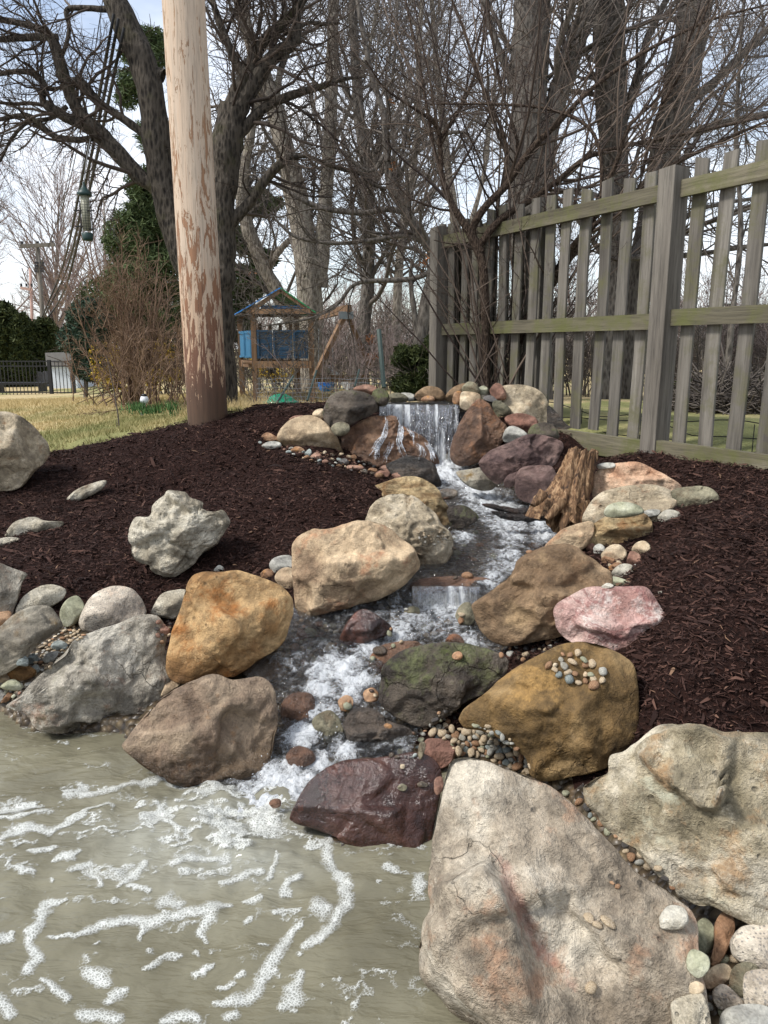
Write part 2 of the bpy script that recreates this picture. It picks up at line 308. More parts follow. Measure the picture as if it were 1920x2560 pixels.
rockmat('brown_stone', hexc(106, 84, 60), hexc(132, 108, 80), hexc(150, 126, 96), hexc(158, 132, 96), .6, s=2.5, bump=.6)
rockmat('red_wet', hexc(40, 22, 16), hexc(60, 35, 27), hexc(80, 52, 42), hexc(98, 50, 30), .62, s=3, bump=.35, gloss=.08)
rockmat('red_dry', hexc(100, 66, 54), hexc(128, 90, 74), hexc(142, 104, 88), s=4, bump=.7)
rockmat('brown_wet', hexc(70, 48, 34), hexc(104, 74, 54), hexc(124, 92, 68), hexc(134, 84, 48), .6, s=3, bump=.7, gloss=.25)
rockmat('brown_face', hexc(92, 66, 48), hexc(124, 92, 68), hexc(142, 110, 82), hexc(150, 100, 58), .6, s=2.5, bump=.8, gloss=.4)
rockmat('purple', hexc(78, 60, 57), hexc(106, 84, 78), hexc(124, 102, 94), hexc(176, 146, 104), .72, s=4, bump=.7)
rockmat('pink', hexc(162, 122, 112), hexc(188, 152, 142), hexc(204, 176, 164), hexc(222, 210, 200), .58, s=5, bump=.9, veins=hexc(150, 104, 98))
rockmat('peach', hexc(176, 134, 104), hexc(198, 164, 134), hexc(206, 180, 152), hexc(206, 134, 98), .62, s=3, bump=.7)
rockmat('dark_wet', hexc(44, 40, 36), hexc(70, 62, 54), hexc(92, 80, 68), hexc(60, 52, 40), .6, s=4, strata=1, bump=.9, gloss=.28)
rockmat('mossy_dark', hexc(62, 54, 46), hexc(88, 78, 66), hexc(106, 96, 84), hexc(96, 100, 62), .56, s=3, moss=hexc(82, 92, 34), moss_th=.58, bump=.8, rough=.5)
rockmat('mossy_grey', hexc(112, 104, 90), hexc(138, 130, 114), hexc(154, 148, 132), hexc(110, 92, 64), .62, s=3, moss=hexc(110, 84, 30), moss_th=.62, bump=.5)
rockmat('olive_stone', hexc(92, 90, 72), hexc(124, 118, 96), hexc(140, 134, 110), hexc(98, 84, 64), .55, s=3, bump=.6)  # dull olive to tan stone, its own colour
rockmat('granite', hexc(156, 144, 128), hexc(182, 170, 152), hexc(200, 190, 172), hexc(150, 112, 88), .63, s=4, speck=hexc(124, 120, 114), speck_s=100, bump=.5)
rockmat('front_slab', hexc(132, 119, 101), hexc(166, 153, 133), hexc(196, 186, 167), hexc(166, 130, 102), .58, s=3.2, bump=.8, pits=1, mottle=.35, wet=.03, streak=hexc(170, 112, 98))
rockmat('lichen_slab', hexc(126, 116, 92), hexc(166, 154, 128), hexc(200, 190, 168), hexc(160, 128, 90), .58, s=3.6, moss=hexc(190, 190, 168), moss_th=.63, bump=.9, pits=1, mottle=.3)
rockmat('cobble_tan', hexc(160, 138, 110), hexc(180, 160, 130), hexc(196, 180, 152), s=6, bump=.35, cracks=0)
rockmat('cobble_grey', hexc(140, 138, 130), hexc(164, 162, 152), hexc(182, 180, 168), s=6, bump=.35, cracks=0)
rockmat('cobble_green', hexc(124, 124, 100), hexc(146, 146, 120), hexc(160, 160, 138), s=6, bump=.3, cracks=0)
rockmat('cobble_white', hexc(146, 140, 124), hexc(172, 166, 150), hexc(190, 185, 170), s=6, bump=.5)
rockmat('cobble_brown', hexc(120, 88, 62), hexc(150, 114, 84), hexc(168, 134, 102), hexc(176, 124, 66), .6, s=7, cracks=0, bump=.4)
rockmat('cobble_red', hexc(112, 80, 66), hexc(138, 102, 84), hexc(158, 124, 104), s=7, cracks=0, bump=.4)
rockmat('cobble_blue', hexc(104, 112, 110), hexc(130, 138, 134), hexc(152, 158, 152), s=7, cracks=0, bump=.4)
rockmat('cobble_wet', hexc(50, 46, 40), hexc(84, 74, 60), hexc(104, 92, 76), hexc(100, 66, 46), .55, s=7, cracks=0, bump=.4, gloss=.2)
rockmat('cobble_dark', hexc(54, 52, 50), hexc(76, 72, 68), hexc(92, 86, 82), s=7, cracks=0, bump=.4, gloss=.35)
def wood(name, c1, c2, c3, axis=2, moss=None, moss_th=.6, rough=.85, fine=70, knots=True):
    b = NB(name); sc = [1, 1, 1]; sc[axis] = .06; v = b.coord(tuple(sc)); v2 = b.coord()
    g = b.noise(v, fine, 6, .65, .3); lo = b.noise(v, 12, 4, .6, .6); c = b.ramp(lo, [(.3, c1), (.5, c2), (.72, c3)]); c = b.mix(1, c, b.ramp(g, [(.3, .55), (.5, 1), (.7, 1.2)]), 'MULTIPLY')
    oi = b.n.new('ShaderNodeObjectInfo'); c = b.mix(1, c, b.ramp(oi.outputs['Random'], [(0, .8), (1, 1.15)]), 'MULTIPLY')
    if moss is not None:
        mk = b.ramp(b.noise(v2, 3.2, 7, .75), [(moss_th - .08, 0), (moss_th + .1, .85)]); c = b.mix(mk, c, moss)
    return b.set(color=c, rough=rough, normal=b.bump(g, .7, .004))
W_picket = wood('picket_wood', hexc(72, 67, 60), hexc(98, 93, 85), hexc(120, 115, 106), moss=hexc(88, 86, 56), moss_th=.56)
W_post = wood('post_wood', hexc(84, 78, 70), hexc(110, 104, 95), hexc(128, 122, 111), moss=hexc(104, 102, 76), moss_th=.64)
W_rail = wood('rail_wood', hexc(74, 68, 52), hexc(98, 92, 74), hexc(116, 110, 92), axis=0, moss=hexc(86, 88, 44), moss_th=.53)
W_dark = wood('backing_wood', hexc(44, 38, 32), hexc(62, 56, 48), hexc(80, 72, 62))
W_play = wood('play_timber', hexc(98, 74, 52), hexc(126, 98, 72), hexc(146, 118, 90))
def barkmat(name, c1, c2, c3, s=14, lich=None, bump=1.0):
    b = NB(name); v = b.coord((1, 1, .3)); v2 = b.coord(); n = b.noise(v, s * 1.8, 7, .7, .4); vo = b.voro(v, s * 2.6); h = b.math('ADD', n, b.math('MULTIPLY', vo, .8))
    c = b.ramp(h, [(.45, c1), (.75, c2), (1.05, c3)])
    if lich is not None: c = b.mix(b.ramp(b.noise(v2, 3, 6, .7), [(.56, 0), (.7, .6)]), c, lich)
    return b.set(color=c, rough=.9, normal=b.bump(h, bump, .03), spec=.2)
B_dark = barkmat('bark_dark', hexc(32, 29, 26), hexc(58, 53, 47), hexc(86, 79, 70), lich=hexc(82, 80, 52))
B_pale = barkmat('bark_pale', hexc(74, 66, 58), hexc(110, 102, 92), hexc(142, 134, 122), s=9, lich=hexc(112, 112, 90))
B_mid = barkmat('bark_mid', hexc(50, 46, 43), hexc(78, 73, 68), hexc(106, 100, 93), s=9)
def twigmat(name, c1, c2):
    b = NB(name); r = b.geo('Random Per Island'); return b.set(color=b.ramp(r, [(0, c1), (1, c2)]), rough=.75, spec=.25)
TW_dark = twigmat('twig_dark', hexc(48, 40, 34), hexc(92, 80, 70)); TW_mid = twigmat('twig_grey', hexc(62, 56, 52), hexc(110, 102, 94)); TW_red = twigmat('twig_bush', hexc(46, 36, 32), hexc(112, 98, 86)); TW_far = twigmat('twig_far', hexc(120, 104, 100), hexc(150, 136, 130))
def leafmat(name, c1, c2, c3):
    b = NB(name); r = b.geo('Random Per Island'); n = b.noise(b.coord(rnd=False), 1.1, 3); m = b.math('ADD', b.math('MULTIPLY', r, .6), b.math('MULTIPLY', n, .4)); return b.set(color=b.ramp(m, [(.1, c1), (.5, c2), (.9, c3)]), rough=.7, spec=.2)
L_pine = leafmat('pine_needles', (.035, .055, .02), (.07, .10, .035), (.12, .15, .065))
TW_brown = twigmat('twig_brown', hexc(82, 64, 52), hexc(146, 120, 98)); L_arb = leafmat('arborvitae_leaves', (.014, .022, .008), (.035, .048, .014), (.075, .085, .026))
L_spr = leafmat('spruce_needles', (.02, .038, .024), (.04, .07, .045), (.075, .11, .075)); L_yel = leafmat('yellow_blossom', (.30, .19, .02), (.45, .30, .03), (.55, .40, .06))
L_dry = leafmat('dry_leaves', (.16, .06, .025), (.28, .12, .05), (.38, .2, .1)); L_grn = leafmat('bulb_leaves', (.05, .10, .03), (.08, .16, .05), (.12, .22, .08))
M_black = flat('black_metal', (.012, .012, .014), .5, .2); M_white = flat('white_paint', (.7, .72, .75), .5, 0, .06); M_bluep = flat('blue_plastic', hexc(14, 54, 80), .5, 0, .15, 5)
M_bright = flat('bright_blue_plastic', hexc(24, 116, 200), .4); M_green = flat('green_plastic', hexc(20, 140, 104), .5); M_tarpb = flat('blue_tarp', hexc(40, 120, 190), .6); M_tarpg = flat('green_tarp', hexc(24, 130, 78), .6)
M_cable = flat('cable_rubber', (.012, .013, .015), .6); M_feed = flat('feeder_green', (.008, .035, .03), .45); M_seed = flat('feeder_seed', hexc(150, 150, 130), .5, 0, .3, 60); M_wire = flat('galvanised_wire', (.25, .26, .26), .45, .6); M_brick = flat('brick_wall', hexc(150, 84, 64), .85, 0, .3, 20)
M_roof = flat('roof_shingle', hexc(120, 118, 116), .9); M_shed = flat('shed_siding', hexc(196, 204, 212), .7, 0, .05); M_gfence = flat('grey_board', hexc(124, 124, 128), .85); M_stake = flat('green_stake', hexc(52, 70, 64), .6); M_liner = flat('pond_liner', (.012, .012, .013), .35)
def soilmat():
    b = NB('mulch_soil'); v = b.coord(rnd=False); n = b.noise(v, 60, 6, .7); c = b.ramp(n, [(.3, hexc(20, 12, 10)), (.55, hexc(44, 27, 22)), (.75, hexc(70, 44, 36))]); return b.set(color=c, rough=.95, normal=b.bump(n, 1, .02), spec=.15)
M_mulch = soilmat()
def shredmat():
    b = NB('mulch_shreds'); r = b.geo('Random Per Island'); n = b.noise(b.coord(rnd=False), 1.3, 3); big = b.ramp(n, [(.35, .85), (.65, 1.15)])
    c = b.ramp(r, [(0, hexc(32, 21, 18)), (.5, hexc(52, 35, 30)), (.85, hexc(70, 49, 42)), (.985, hexc(88, 64, 54)), (1, hexc(124, 98, 78))]); return b.set(color=b.mix(1, c, big, 'MULTIPLY'), rough=.85, spec=.2)
M_shred = shredmat()
def lawnmat():
    b = NB('lawn_turf'); v = b.coord((1, .35, 1), rnd=False); n = b.noise(v, .55, 5, .6, .4); yy = b.sep(b.n.new('ShaderNodeTexCoord').outputs['Object'], 1); n = b.math('ADD', n, b.math('MULTIPLY', b.math('SUBTRACT', b.math('MINIMUM', yy, 16.0), 9.5), .016)); m = b.noise(b.coord(rnd=False), 40, 4, .7)
    c = b.ramp(n, [(.38, hexc(112, 114, 74)), (.5, hexc(140, 138, 92)), (.6, hexc(184, 166, 126))]); c = b.mix(1, c, b.ramp(m, [(.3, .7), (.7, 1.2)]), 'MULTIPLY'); return b.set(color=c, rough=.95, normal=b.bump(m, .8, .03), spec=.1)
M_lawn = lawnmat()
def grassmat():
    b = NB('grass_blades'); r = b.geo('Random Per Island'); v = b.coord((1, .35, 1), rnd=False); n = b.noise(v, .55, 5, .6, .4); yy = b.sep(b.n.new('ShaderNodeTexCoord').outputs['Object'], 1); n = b.math('ADD', n, b.math('MULTIPLY', b.math('SUBTRACT', b.math('MINIMUM', yy, 16.0), 9.5), .016)); a = b.ramp(r, [(0, hexc(96, 104, 56)), (1, hexc(146, 142, 96))]); d = b.ramp(r, [(0, hexc(150, 132, 86)), (1, hexc(206, 186, 140))]); return b.set(color=b.mix(b.ramp(n, [(.42, .05), (.6, .95)]), a, d), rough=.8, spec=.2)
M_grass = grassmat()
def mudmat():
    b = NB('stream_bed_gravel'); v = b.coord(rnd=False); vo = b.voro(v, 34); cc = b.voro(v, 34, 'F1', 'Color'); c = b.mix(1, b.ramp(b.sep(cc, 0), [(0, hexc(70, 60, 46)), (.5, hexc(104, 88, 68)), (1, hexc(134, 118, 92))]), b.ramp(vo, [(0, 1.1), (.6, .35)]), 'MULTIPLY'); return b.set(color=c, rough=.4, normal=b.bump(b.math('MULTIPLY', vo, -1), 1, .02))
M_bed = mudmat()

# ------------------------------------------------------------ ground: near grid split into lawn, mulch bed, stream bed
lawn_edge = [hit(a, b)[:2] for a, b in [(-350, 1015), (-100, 1000), (60, 985), (150, 968), (280, 942), (400, 913), (520, 890), (640, 874), (700, 868)]]
mul_poly = [np.array([-9, lawn_edge[0][1]])] + lawn_edge + [np.array([-.3, 7.1]), P0 + FN * .03, P1 + FN * .03, P1 + FD * 3.2, np.array([7, 2]), np.array([7, -1]), np.array([-9, -1])]
xs = np.arange(-6.5, 6.5, .03); ys = np.arange(.3, 9.5, .03); X, Y = np.meshgrid(xs, ys); Zg = G(X, Y)
mask_m = inpoly(mul_poly, X, Y); sdm = sdist(mul_poly, X, Y)
dS = np.minimum.reduce([sdist(p_, X, Y) for p_ in (up_poly, lo_poly, pond, rocky, slopes)])
bumpz = fbm(np.stack([X * 7, Y * 7, X * 0], -1), 3, 5) * .012 + fbm(np.stack([X * 1.6, Y * 1.6, X * 0], -1), 2, 9) * .02
Zg = Zg + np.where(mask_m & (dS > .0), bumpz * ss(.05, .3, dS) + .02 * ss(0, -.12, sdm), 0)
idx = np.arange(X.size).reshape(X.shape); quads = np.stack([idx[:-1, :-1], idx[:-1, 1:], idx[1:, 1:], idx[1:, :-1]], -1).reshape(-1, 4)
cx = X.ravel()[quads].mean(1); cy = Y.ravel()[quads].mean(1)
cm_ = inpoly(mul_poly, cx, cy); cs_ = (dS.ravel()[quads].mean(1) < .04) | ((cy < 4) & (cx < 0) & (Zg.ravel()[quads].mean(1) < .17))
GV = np.stack([X, Y, Zg], -1).reshape(-1, 3)
def sub(name, sel, mat, label):
    q = quads[sel]; u, inv = np.unique(q, return_inverse=True); me = mesh_np(name, GV[u], inv.reshape(-1, 4), mat); o = link(name, me); tag(o, label, None, None, 'structure'); return o
o_mulch = sub('mulch_bed', cm_ & ~cs_, M_mulch, 'dark brown shredded bark mulch bed on both banks of the stream')
o_lawn = sub('lawn', ~cm_ & ~cs_, M_lawn, 'patchy dry spring lawn behind the mulch bed')
o_bed = sub('stream_bed', cs_, M_bed, 'gravelly bed below the stream and the pond')
# far ground, out to the horizon
rr = np.concatenate([np.linspace(9.45, 30, 60), np.geomspace(31, 900, 40)]); aa = np.linspace(-1.35, 1.35, 90)
xx = np.clip(np.tan(aa), -6, 6); XX = xx[None] * rr[:, None]; YY = rr[:, None] * np.ones_like(XX); ZZ = np.where(YY < 90, G(XX, YY), 0); ZZ = np.where(np.abs(XX) > 45, 0, ZZ); ZZ = ZZ * (1 - ss(60, 90, YY)) - .004
ii = np.arange(XX.size).reshape(XX.shape); q = np.stack([ii[:-1, :-1], ii[:-1, 1:], ii[1:, 1:], ii[1:, :-1]], -1).reshape(-1, 4)
tag(link('ground', mesh_np('ground', np.stack([XX, YY, ZZ], -1).reshape(-1, 3), q, M_lawn)), 'flat grassy ground running out to the horizon', None, None, 'structure')
ZI = lambda x, y: None
def gz(x, y):
    i = np.clip(((np.asarray(y) - .3) / .03), 0, len(ys) - 2); j = np.clip(((np.asarray(x) + 6.5) / .03), 0, len(xs) - 2); i0 = i.astype(int); j0 = j.astype(int); a = i - i0; b = j - j0
    return Zg[i0, j0] * (1 - a) * (1 - b) + Zg[i0 + 1, j0] * a * (1 - b) + Zg[i0, j0 + 1] * (1 - a) * b + Zg[i0 + 1, j0 + 1] * a * b
# ------------------------------------------------------------ rocks
_ico = {}
def ico(sub):
    if sub not in _ico:
        bm = bmesh.new(); bmesh.ops.create_icosphere(bm, subdivisions=sub, radius=1); V = np.array([v.co[:] for v in bm.verts]); F = np.array([[v.index for v in f.verts] for f in bm.faces]); bm.free(); _ico[sub] = (V, F)
    return _ico[sub]
BV = []   # (V,F) of rocks for casting pebbles
def rock(label, frame, pts, mat, th=.85, sub=5, seed=0, planes=None, npl=6, amp=.045, Y=None, dY=0., cat='boulder', name='boulder', group=None, box=.5, ridge=None, lift=0, root=None, extra=None, fac=None, tint=None):
    fac = (1.35 if sub >= 5 else .45) if fac is None else fac
    r0 = np.random.default_rng(seed + 100); P = np.array([fr(frame, *p) for p in pts])
    Pc = np.concatenate([P[-2:], P, P[:2]]); dense = smooth_path(Pc, len(Pc) * 6)[6 * 2:-6 * 2 + 0]
    dense = P if len(P) < 4 else .35 * 0 + dense
    c = (P.min(0) + P.max(0)) / 2; hw, hh = (P.max(0) - P.min(0)) / 2
    bot = P[np.argmax(P[:, 1])]
    if Y is None: Y = hit(c[0], min(bot[1], 2300))[1]
    Y = Y + dY
    ctr = Wp(c[0], c[1], Y); fw = ctr - np.array([0, 0, E]); dist = np.linalg.norm(fw); fw /= dist; rt = np.cross(fw, (0, 0, 1)); rt /= np.linalg.norm(rt); up = np.cross(rt, fw)
    # outline on the plane through ctr
    D = np.array([ray(*p) for p in dense]); t = (fw @ (ctr - np.array([0, 0, E]))) / (D @ fw); Q = np.array([0, 0, E]) + D * t[:, None] - ctr
    ox, oy = Q @ rt, Q @ up; sx, sy = (ox.max() - ox.min()) / 2, (oy.max() - oy.min()) / 2
    V, F = ico(sub); a, b, cz = V[:, 0], V[:, 1], V[:, 2]; r = np.hypot(a, b); phi = np.arctan2(b, a)
    ca, sa = np.cos(phi), np.sin(phi); R = np.full(len(V), 1e-4)
    x1, y1 = ox, oy; x2, y2 = np.roll(ox, -1), np.roll(oy, -1)
    for k in range(len(ox)):
        dx, dy = x2[k] - x1[k], y2[k] - y1[k]; den = ca * dy - sa * dx; den = np.where(np.abs(den) < 1e-9, 1e-9, den)
        tt = (x1[k] * dy - y1[k] * dx) / den; uu = (x1[k] * sa - y1[k] * ca) / den
        ok = (tt > 0) & (uu >= -1e-6) & (uu <= 1 + 1e-6); R = np.where(ok & (tt > R), tt, R)
    Tm = th * (sx * sy) ** .5
    rp = r ** .95; x = ca * R * rp; y = sa * R * rp
    z = np.sign(cz) * Tm * (1 - np.clip(r, 0, 1) ** (2 + box * 2)) ** .5
    z = np.where(np.abs(cz) < 1e-9, 0, z); xn, yn = x / sx, y / sy
    if planes is None:
        planes = [(r0.uniform(-.35, .35), r0.uniform(.55, 1.0), r0.uniform(.5, .9), r0.uniform(.55, .75))]
        for k in range(npl - 1):
            an = 2 * np.pi * (k + r0.uniform(-.3, .3)) / max(1, npl - 1) + 4; m = r0.uniform(.4, 1.1); planes.append((np.cos(an) * m, np.sin(an) * m * .9, 1.0, r0.uniform(.62, .92)))
    zf = z / Tm; zf0 = zf
    for (nx, ny, nz, d) in planes:
        L = math.sqrt(nx * nx + ny * ny + nz * nz); zp = (d * L - nx * xn - ny * yn) / nz; k = .02
        zf = np.where(cz > 0, -k * np.log(np.exp(-np.clip(zf, -5, 5) / k) + np.exp(-np.maximum(zp, .28 * np.sqrt(np.clip(1 - r * r, 0, 1)) + .0) / k)), zf)
    if extra is not None: zf = zf + np.where(cz > 0, extra(xn, yn), 0) * (1 - r ** 4)
    zf = np.where(cz > 1e-9, np.maximum(zf, .18 * zf0), zf); z = zf * Tm
    L3 = np.stack([x, y, z], -1); sz = (sx * sy) ** .5; q = L3 / sz
    off = r0.uniform(-50, 50, 3); nl = L3 / (np.linalg.norm(L3, axis=1, keepdims=True) + 1e-6)
    n1 = fbm(q * 1.6 + off, 3, seed); n2 = fbm(q * 6 + off, 4, seed + 5, .62); rg = (.5 - np.abs(fbm(q * 2.2 + off + 9, 3, seed + 11))) 
    disp = amp * sz * (n1 * .8 + n2 * (.5 if sub >= 5 else .3) + rg * .55); rg2 = .5 - np.abs(fbm(q * 5.5 + off + 3, 4, seed + 21, .6)); disp = disp + amp * sz * .4 * np.clip(rg2, -.6, .5) * (sub >= 5)
    if fac:
        ns = 34; sd_ = r0.uniform(-1.3, 1.3, (ns, 3)); gv = r0.normal(size=(ns, 3)); hv = r0.normal(size=ns); qq = q + .10 * np.stack([fbm(q * 3 + off, 2, 7), fbm(q * 3 + off, 2, 8), fbm(q * 3 + off, 2, 9)], -1)
        dd_ = np.stack([((qq - c_) ** 2).sum(1) ** .5 for c_ in sd_], 1); ww = np.exp(-(dd_ - dd_.min(1, keepdims=True)) * 48); ww /= ww.sum(1, keepdims=True)
        hh_ = sum(ww[:, j_] * (((q - sd_[j_]) @ gv[j_]) * .5 + .10 * hv[j_]) for j_ in range(ns)); disp = disp + fac * amp * 3.0 * sz * hh_
    Nn = nl * .6; Nn[:, 2] += np.sign(cz) * .7; Nn /= np.linalg.norm(Nn, axis=1, keepdims=True)
    keep = np.where(r > .8, 1 - .5 * ss(.8, 1, r), 1)
    L3 = L3 + Nn * (disp * keep)[:, None] * np.stack([.6 + 0 * r, .6 + 0 * r, np.ones_like(r)], -1)
    Wv = L3[:, 0:1] * rt + L3[:, 1:2] * up - L3[:, 2:3] * fw; Wv += fw * (.22 * Tm); Wv[:, 2] += lift
    at_ = None
    if tint is not None:
        at_ = np.full(len(xn), 9.)
        for p_, q_ in zip(tint[:-1], tint[1:]): at_ = np.minimum(at_, segdist(xn, yn, *p_, *q_)[0])
        at_ = {'tint': np.exp(-(at_ / (.05 + .05 * np.abs(fbm(q * 3, 2, 3)))) ** 2) * (cz > 0)}
    me = mesh_np(name, Wv, F, RM[mat] if isinstance(mat, str) else mat, attrs=at_)
    if cat is None: o = link(name, me, None, root, None); return o, ctr
    o = link(name, me, None, None, ctr); tag(o, label, cat, group)
    if sub >= 3: BV.append((Wv + ctr, F))
    return o
R_ = rock
# left bank
R_('large tan and grey boulder cut by the left edge, behind the mulch', 'Z', [(-70, 890), (0, 888), (45, 900), (85, 930), (108, 965), (105, 990), (75, 1020), (45, 1055), (0, 1062), (-70, 1060)], 'sandstone_pale', 1.0, 5, 1, amp=.06, planes=[(.9, .3, .8, .55), (-.3, .7, .8, .6), (-.1, -.5, 1, .6)])
R_('flat pale stone almost buried in mulch, right of the left edge boulder', 'Z', [(140, 1076), (162, 1052), (200, 1036), (230, 1030), (222, 1048), (195, 1064), (160, 1078)], 'limestone', .7, 4, 2, amp=.11, lift=-.025)
R_('low flat pale stone buried in mulch near the left edge', 'H', [(20, 375), (60, 310), (110, 280), (180, 268), (250, 290), (345, 292), (345, 312), (300, 345), (240, 368), (180, 378), (100, 375), (50, 390)], 'limestone', .6, 4, 3, amp=.11, lift=-.025)
R_('small sliver of pale stone in mulch touching the left edge', 'H', [(-60, 410), (0, 405), (60, 398), (110, 410), (50, 442), (0, 458), (-60, 458)], 'limestone', .6, 4, 4, amp=.06)
R_('craggy whitish limestone boulder standing alone in the left mulch', 'H', [(712, 350), (745, 290), (815, 288), (830, 230), (870, 180), (920, 150), (1010, 155), (1040, 185), (1115, 205), (1100, 240), (1160, 262), (1215, 252), (1257, 300), (1250, 340), (1190, 430), (1100, 500), (1060, 550), (1000, 590), (930, 622), (870, 612), (820, 580), (812, 555), (770, 550), (720, 510), (708, 430)], 'limestone', .95, 6, 5, amp=.10, planes=[(-.1, .9, .9, .5), (.75, -.5, .8, .42), (-.8, -.3, .9, .5), (-.2, -.8, .8, .5), (.5, .5, 1, .55)])
R_('smooth pale grey boulder cut by the left edge beside the mulch', 'H', [(-80, 540), (0, 540), (50, 560), (148, 600), (125, 640), (100, 730), (75, 800), (60, 840), (-80, 850)], 'grey_rough', .9, 5, 6, amp=.03)
R_('whitish angular stone half under mulch above the mossy grey rock', 'H', [(80, 810), (120, 730), (190, 680), (270, 655), (357, 680), (350, 730), (290, 775), (200, 820), (100, 830)], 'limestone', .8, 4, 7)
R_('grey rock with a patch of dry brown moss at the left edge', 'H', [(-80, 930), (0, 885), (60, 830), (150, 780), (230, 770), (290, 790), (342, 870), (335, 895), (280, 940), (200, 1000), (130, 1080), (60, 1130), (0, 1160), (-80, 1180)], 'mossy_grey', .9, 5, 8, planes=[(.1, .8, .8, .5), (.7, -.5, .8, .45), (-.4, -.4, 1, .6)])
R_('small orange brown stone on the left edge above the mossy grey rock', 'H', [(-50, 820), (0, 808), (55, 803), (62, 840), (20, 885), (-50, 890)], 'cobble_brown', .8, 4, 9, cat='stone', name='cobble', dY=-.05)
R_('smooth olive grey oval cobble between pale stone and speckled boulder', 'H', [(325, 830), (335, 780), (370, 735), (420, 718), (455, 755), (462, 800), (440, 845), (400, 882), (350, 888)], 'cobble_green', .9, 4, 10, amp=.02, npl=3, cat='stone', name='cobble')
R_('round cream boulder speckled grey like granite, above the big grey boulder', 'H', [(428, 870), (450, 800), (490, 730), (560, 680), (640, 663), (720, 680), (770, 730), (797, 790), (785, 840), (700, 880), (600, 915), (500, 930), (445, 905)], 'granite', .95, 5, 11, amp=.025, npl=4)
R_('pale angular stone between the speckled boulder and golden boulder', 'H', [(825, 825), (835, 780), (880, 710), (950, 688), (1020, 690), (1010, 770), (960, 845), (900, 840)], 'limestone', .8, 4, 12, cat='stone', name='cobble')
R_('big rough grey boulder with creased face at the pond edge, left', 'H', [(35, 1322), (100, 1270), (160, 1200), (240, 1120), (340, 1040), (430, 950), (540, 900), (640, 870), (740, 832), (830, 823), (872, 850), (905, 930), (900, 1000), (908, 1100), (925, 1180), (900, 1250), (820, 1330), (740, 1410), (690, 1450), (560, 1462), (400, 1465), (260, 1462), (190, 1430), (155, 1360), (95, 1345)], 'grey_rough', .62, 6, 13, amp=.085, planes=[(-.45, .55, .8, .38), (.7, .2, .8, .45), (.1, -.75, .8, .5), (-.5, -.4, .9, .5)], dY=.05)
R_('large golden brown smooth boulder left of the cascade', 'H', [(903, 1060), (920, 980), (945, 880), (975, 800), (1005, 690), (1040, 620), (1100, 588), (1200, 588), (1280, 576), (1350, 590), (1450, 625), (1540, 670), (1600, 740), (1607, 800), (1585, 880), (1560, 960), (1500, 1020), (1400, 1080), (1330, 1130), (1240, 1168), (1130, 1168), (1060, 1190), (990, 1203), (930, 1180), (903, 1130)], 'golden', .9, 6, 14, amp=.045, planes=[(.05, .95, .75, .52), (-.75, .1, .9, .55), (.55, .1, .9, .62), (.0, -.6, .9, .62), (.6, -.5, .9, .62)])
R_('broad grey brown damp boulder entering the pond left of the splash', 'Z', [(262, 1608), (300, 1560), (345, 1508), (400, 1480), (460, 1456), (505, 1468), (560, 1460), (590, 1480), (600, 1520), (602, 1570), (588, 1640), (565, 1690), (545, 1712), (500, 1700), (450, 1696), (400, 1698), (360, 1688), (320, 1666), (285, 1640), (265, 1620)], 'brown_damp', .7, 6, 15, amp=.06, planes=[(-.25, .8, .8, .42), (.75, .1, .8, .5), (-.1, -.6, .9, .45), (-.7, -.2, .8, .45)], dY=.05)
R_('rounded brown boulder peeping out behind the damp grey brown boulder', 'H', [(1322, 1145), (1370, 1085), (1440, 1055), (1510, 1068), (1550, 1120), (1555, 1190), (1480, 1230), (1380, 1210)], 'brown_damp', .8, 4, 16, amp=.03, Y=3.3)
R_('large tan pitted boulder on the left bank beside the small second fall', 'F', [(350, 1300), (370, 1240), (420, 1195), (500, 1160), (600, 1165), (720, 1130), (860, 1100), (980, 1130), (1060, 1170), (1130, 1240), (1200, 1290), (1232, 1360), (1240, 1430), (1185, 1495), (1120, 1570), (1000, 1640), (850, 1690), (700, 1730), (560, 1760), (440, 1790), (380, 1750), (362, 1600), (350, 1450)], 'sandstone_tan', .85, 6, 17, amp=.055, planes=[(-.1, .95, .7, .42), (.1, -.35, .95, .45), (-.8, .1, .8, .6), (.55, -.7, .8, .5)])
R_('whitish tan cratered boulder behind the large pitted tan one', 'F', [(870, 1095), (890, 1030), (950, 960), (1040, 925), (1140, 923), (1210, 950), (1290, 1010), (1350, 1060), (1400, 1140), (1462, 1200), (1482, 1300), (1455, 1380), (1380, 1432), (1300, 1460), (1200, 1450), (1080, 1380), (950, 1250), (880, 1150)], 'sandstone_pale', .8, 6, 18, amp=.09, Y=4.15)
R_('golden layered sandstone boulder at the head of the left bank row', 'F', [(930, 870), (985, 848), (1010, 838), (1100, 810), (1200, 800), (1290, 830), (1370, 890), (1400, 960), (1440, 1020), (1462, 1100), (1462, 1190), (1400, 1220), (1250, 1150), (1100, 1030), (985, 950), (980, 890)], 'sandstone_strata', .75, 6, 19, amp=.05, Y=4.75)
R_('dark wet blocky boulder beside the stream below the waterfall', 'F', [(1010, 730), (1080, 690), (1180, 658), (1280, 680), (1340, 720), (1372, 790), (1397, 850), (1385, 890), (1320, 880), (1230, 860), (1120, 830), (1050, 790)], 'dark_wet', .8, 5, 20, amp=.07, Y=5.55)
R_('large tan boulder with wet brown lower half left of the waterfall', 'F', [(253, 530), (290, 460), (350, 410), (430, 385), (510, 383), (590, 430), (640, 480), (680, 540), (705, 610), (720, 670), (600, 665), (480, 650), (380, 625), (300, 595), (262, 560)], None, .8, 5, 21, amp=.03, dY=.05) if False else None
rockmat('tan_half_wet', hexc(160, 138, 108), hexc(182, 160, 128), hexc(194, 174, 142), s=3, bump=.5, wet=.93, wetamt=.42, rough=.75)
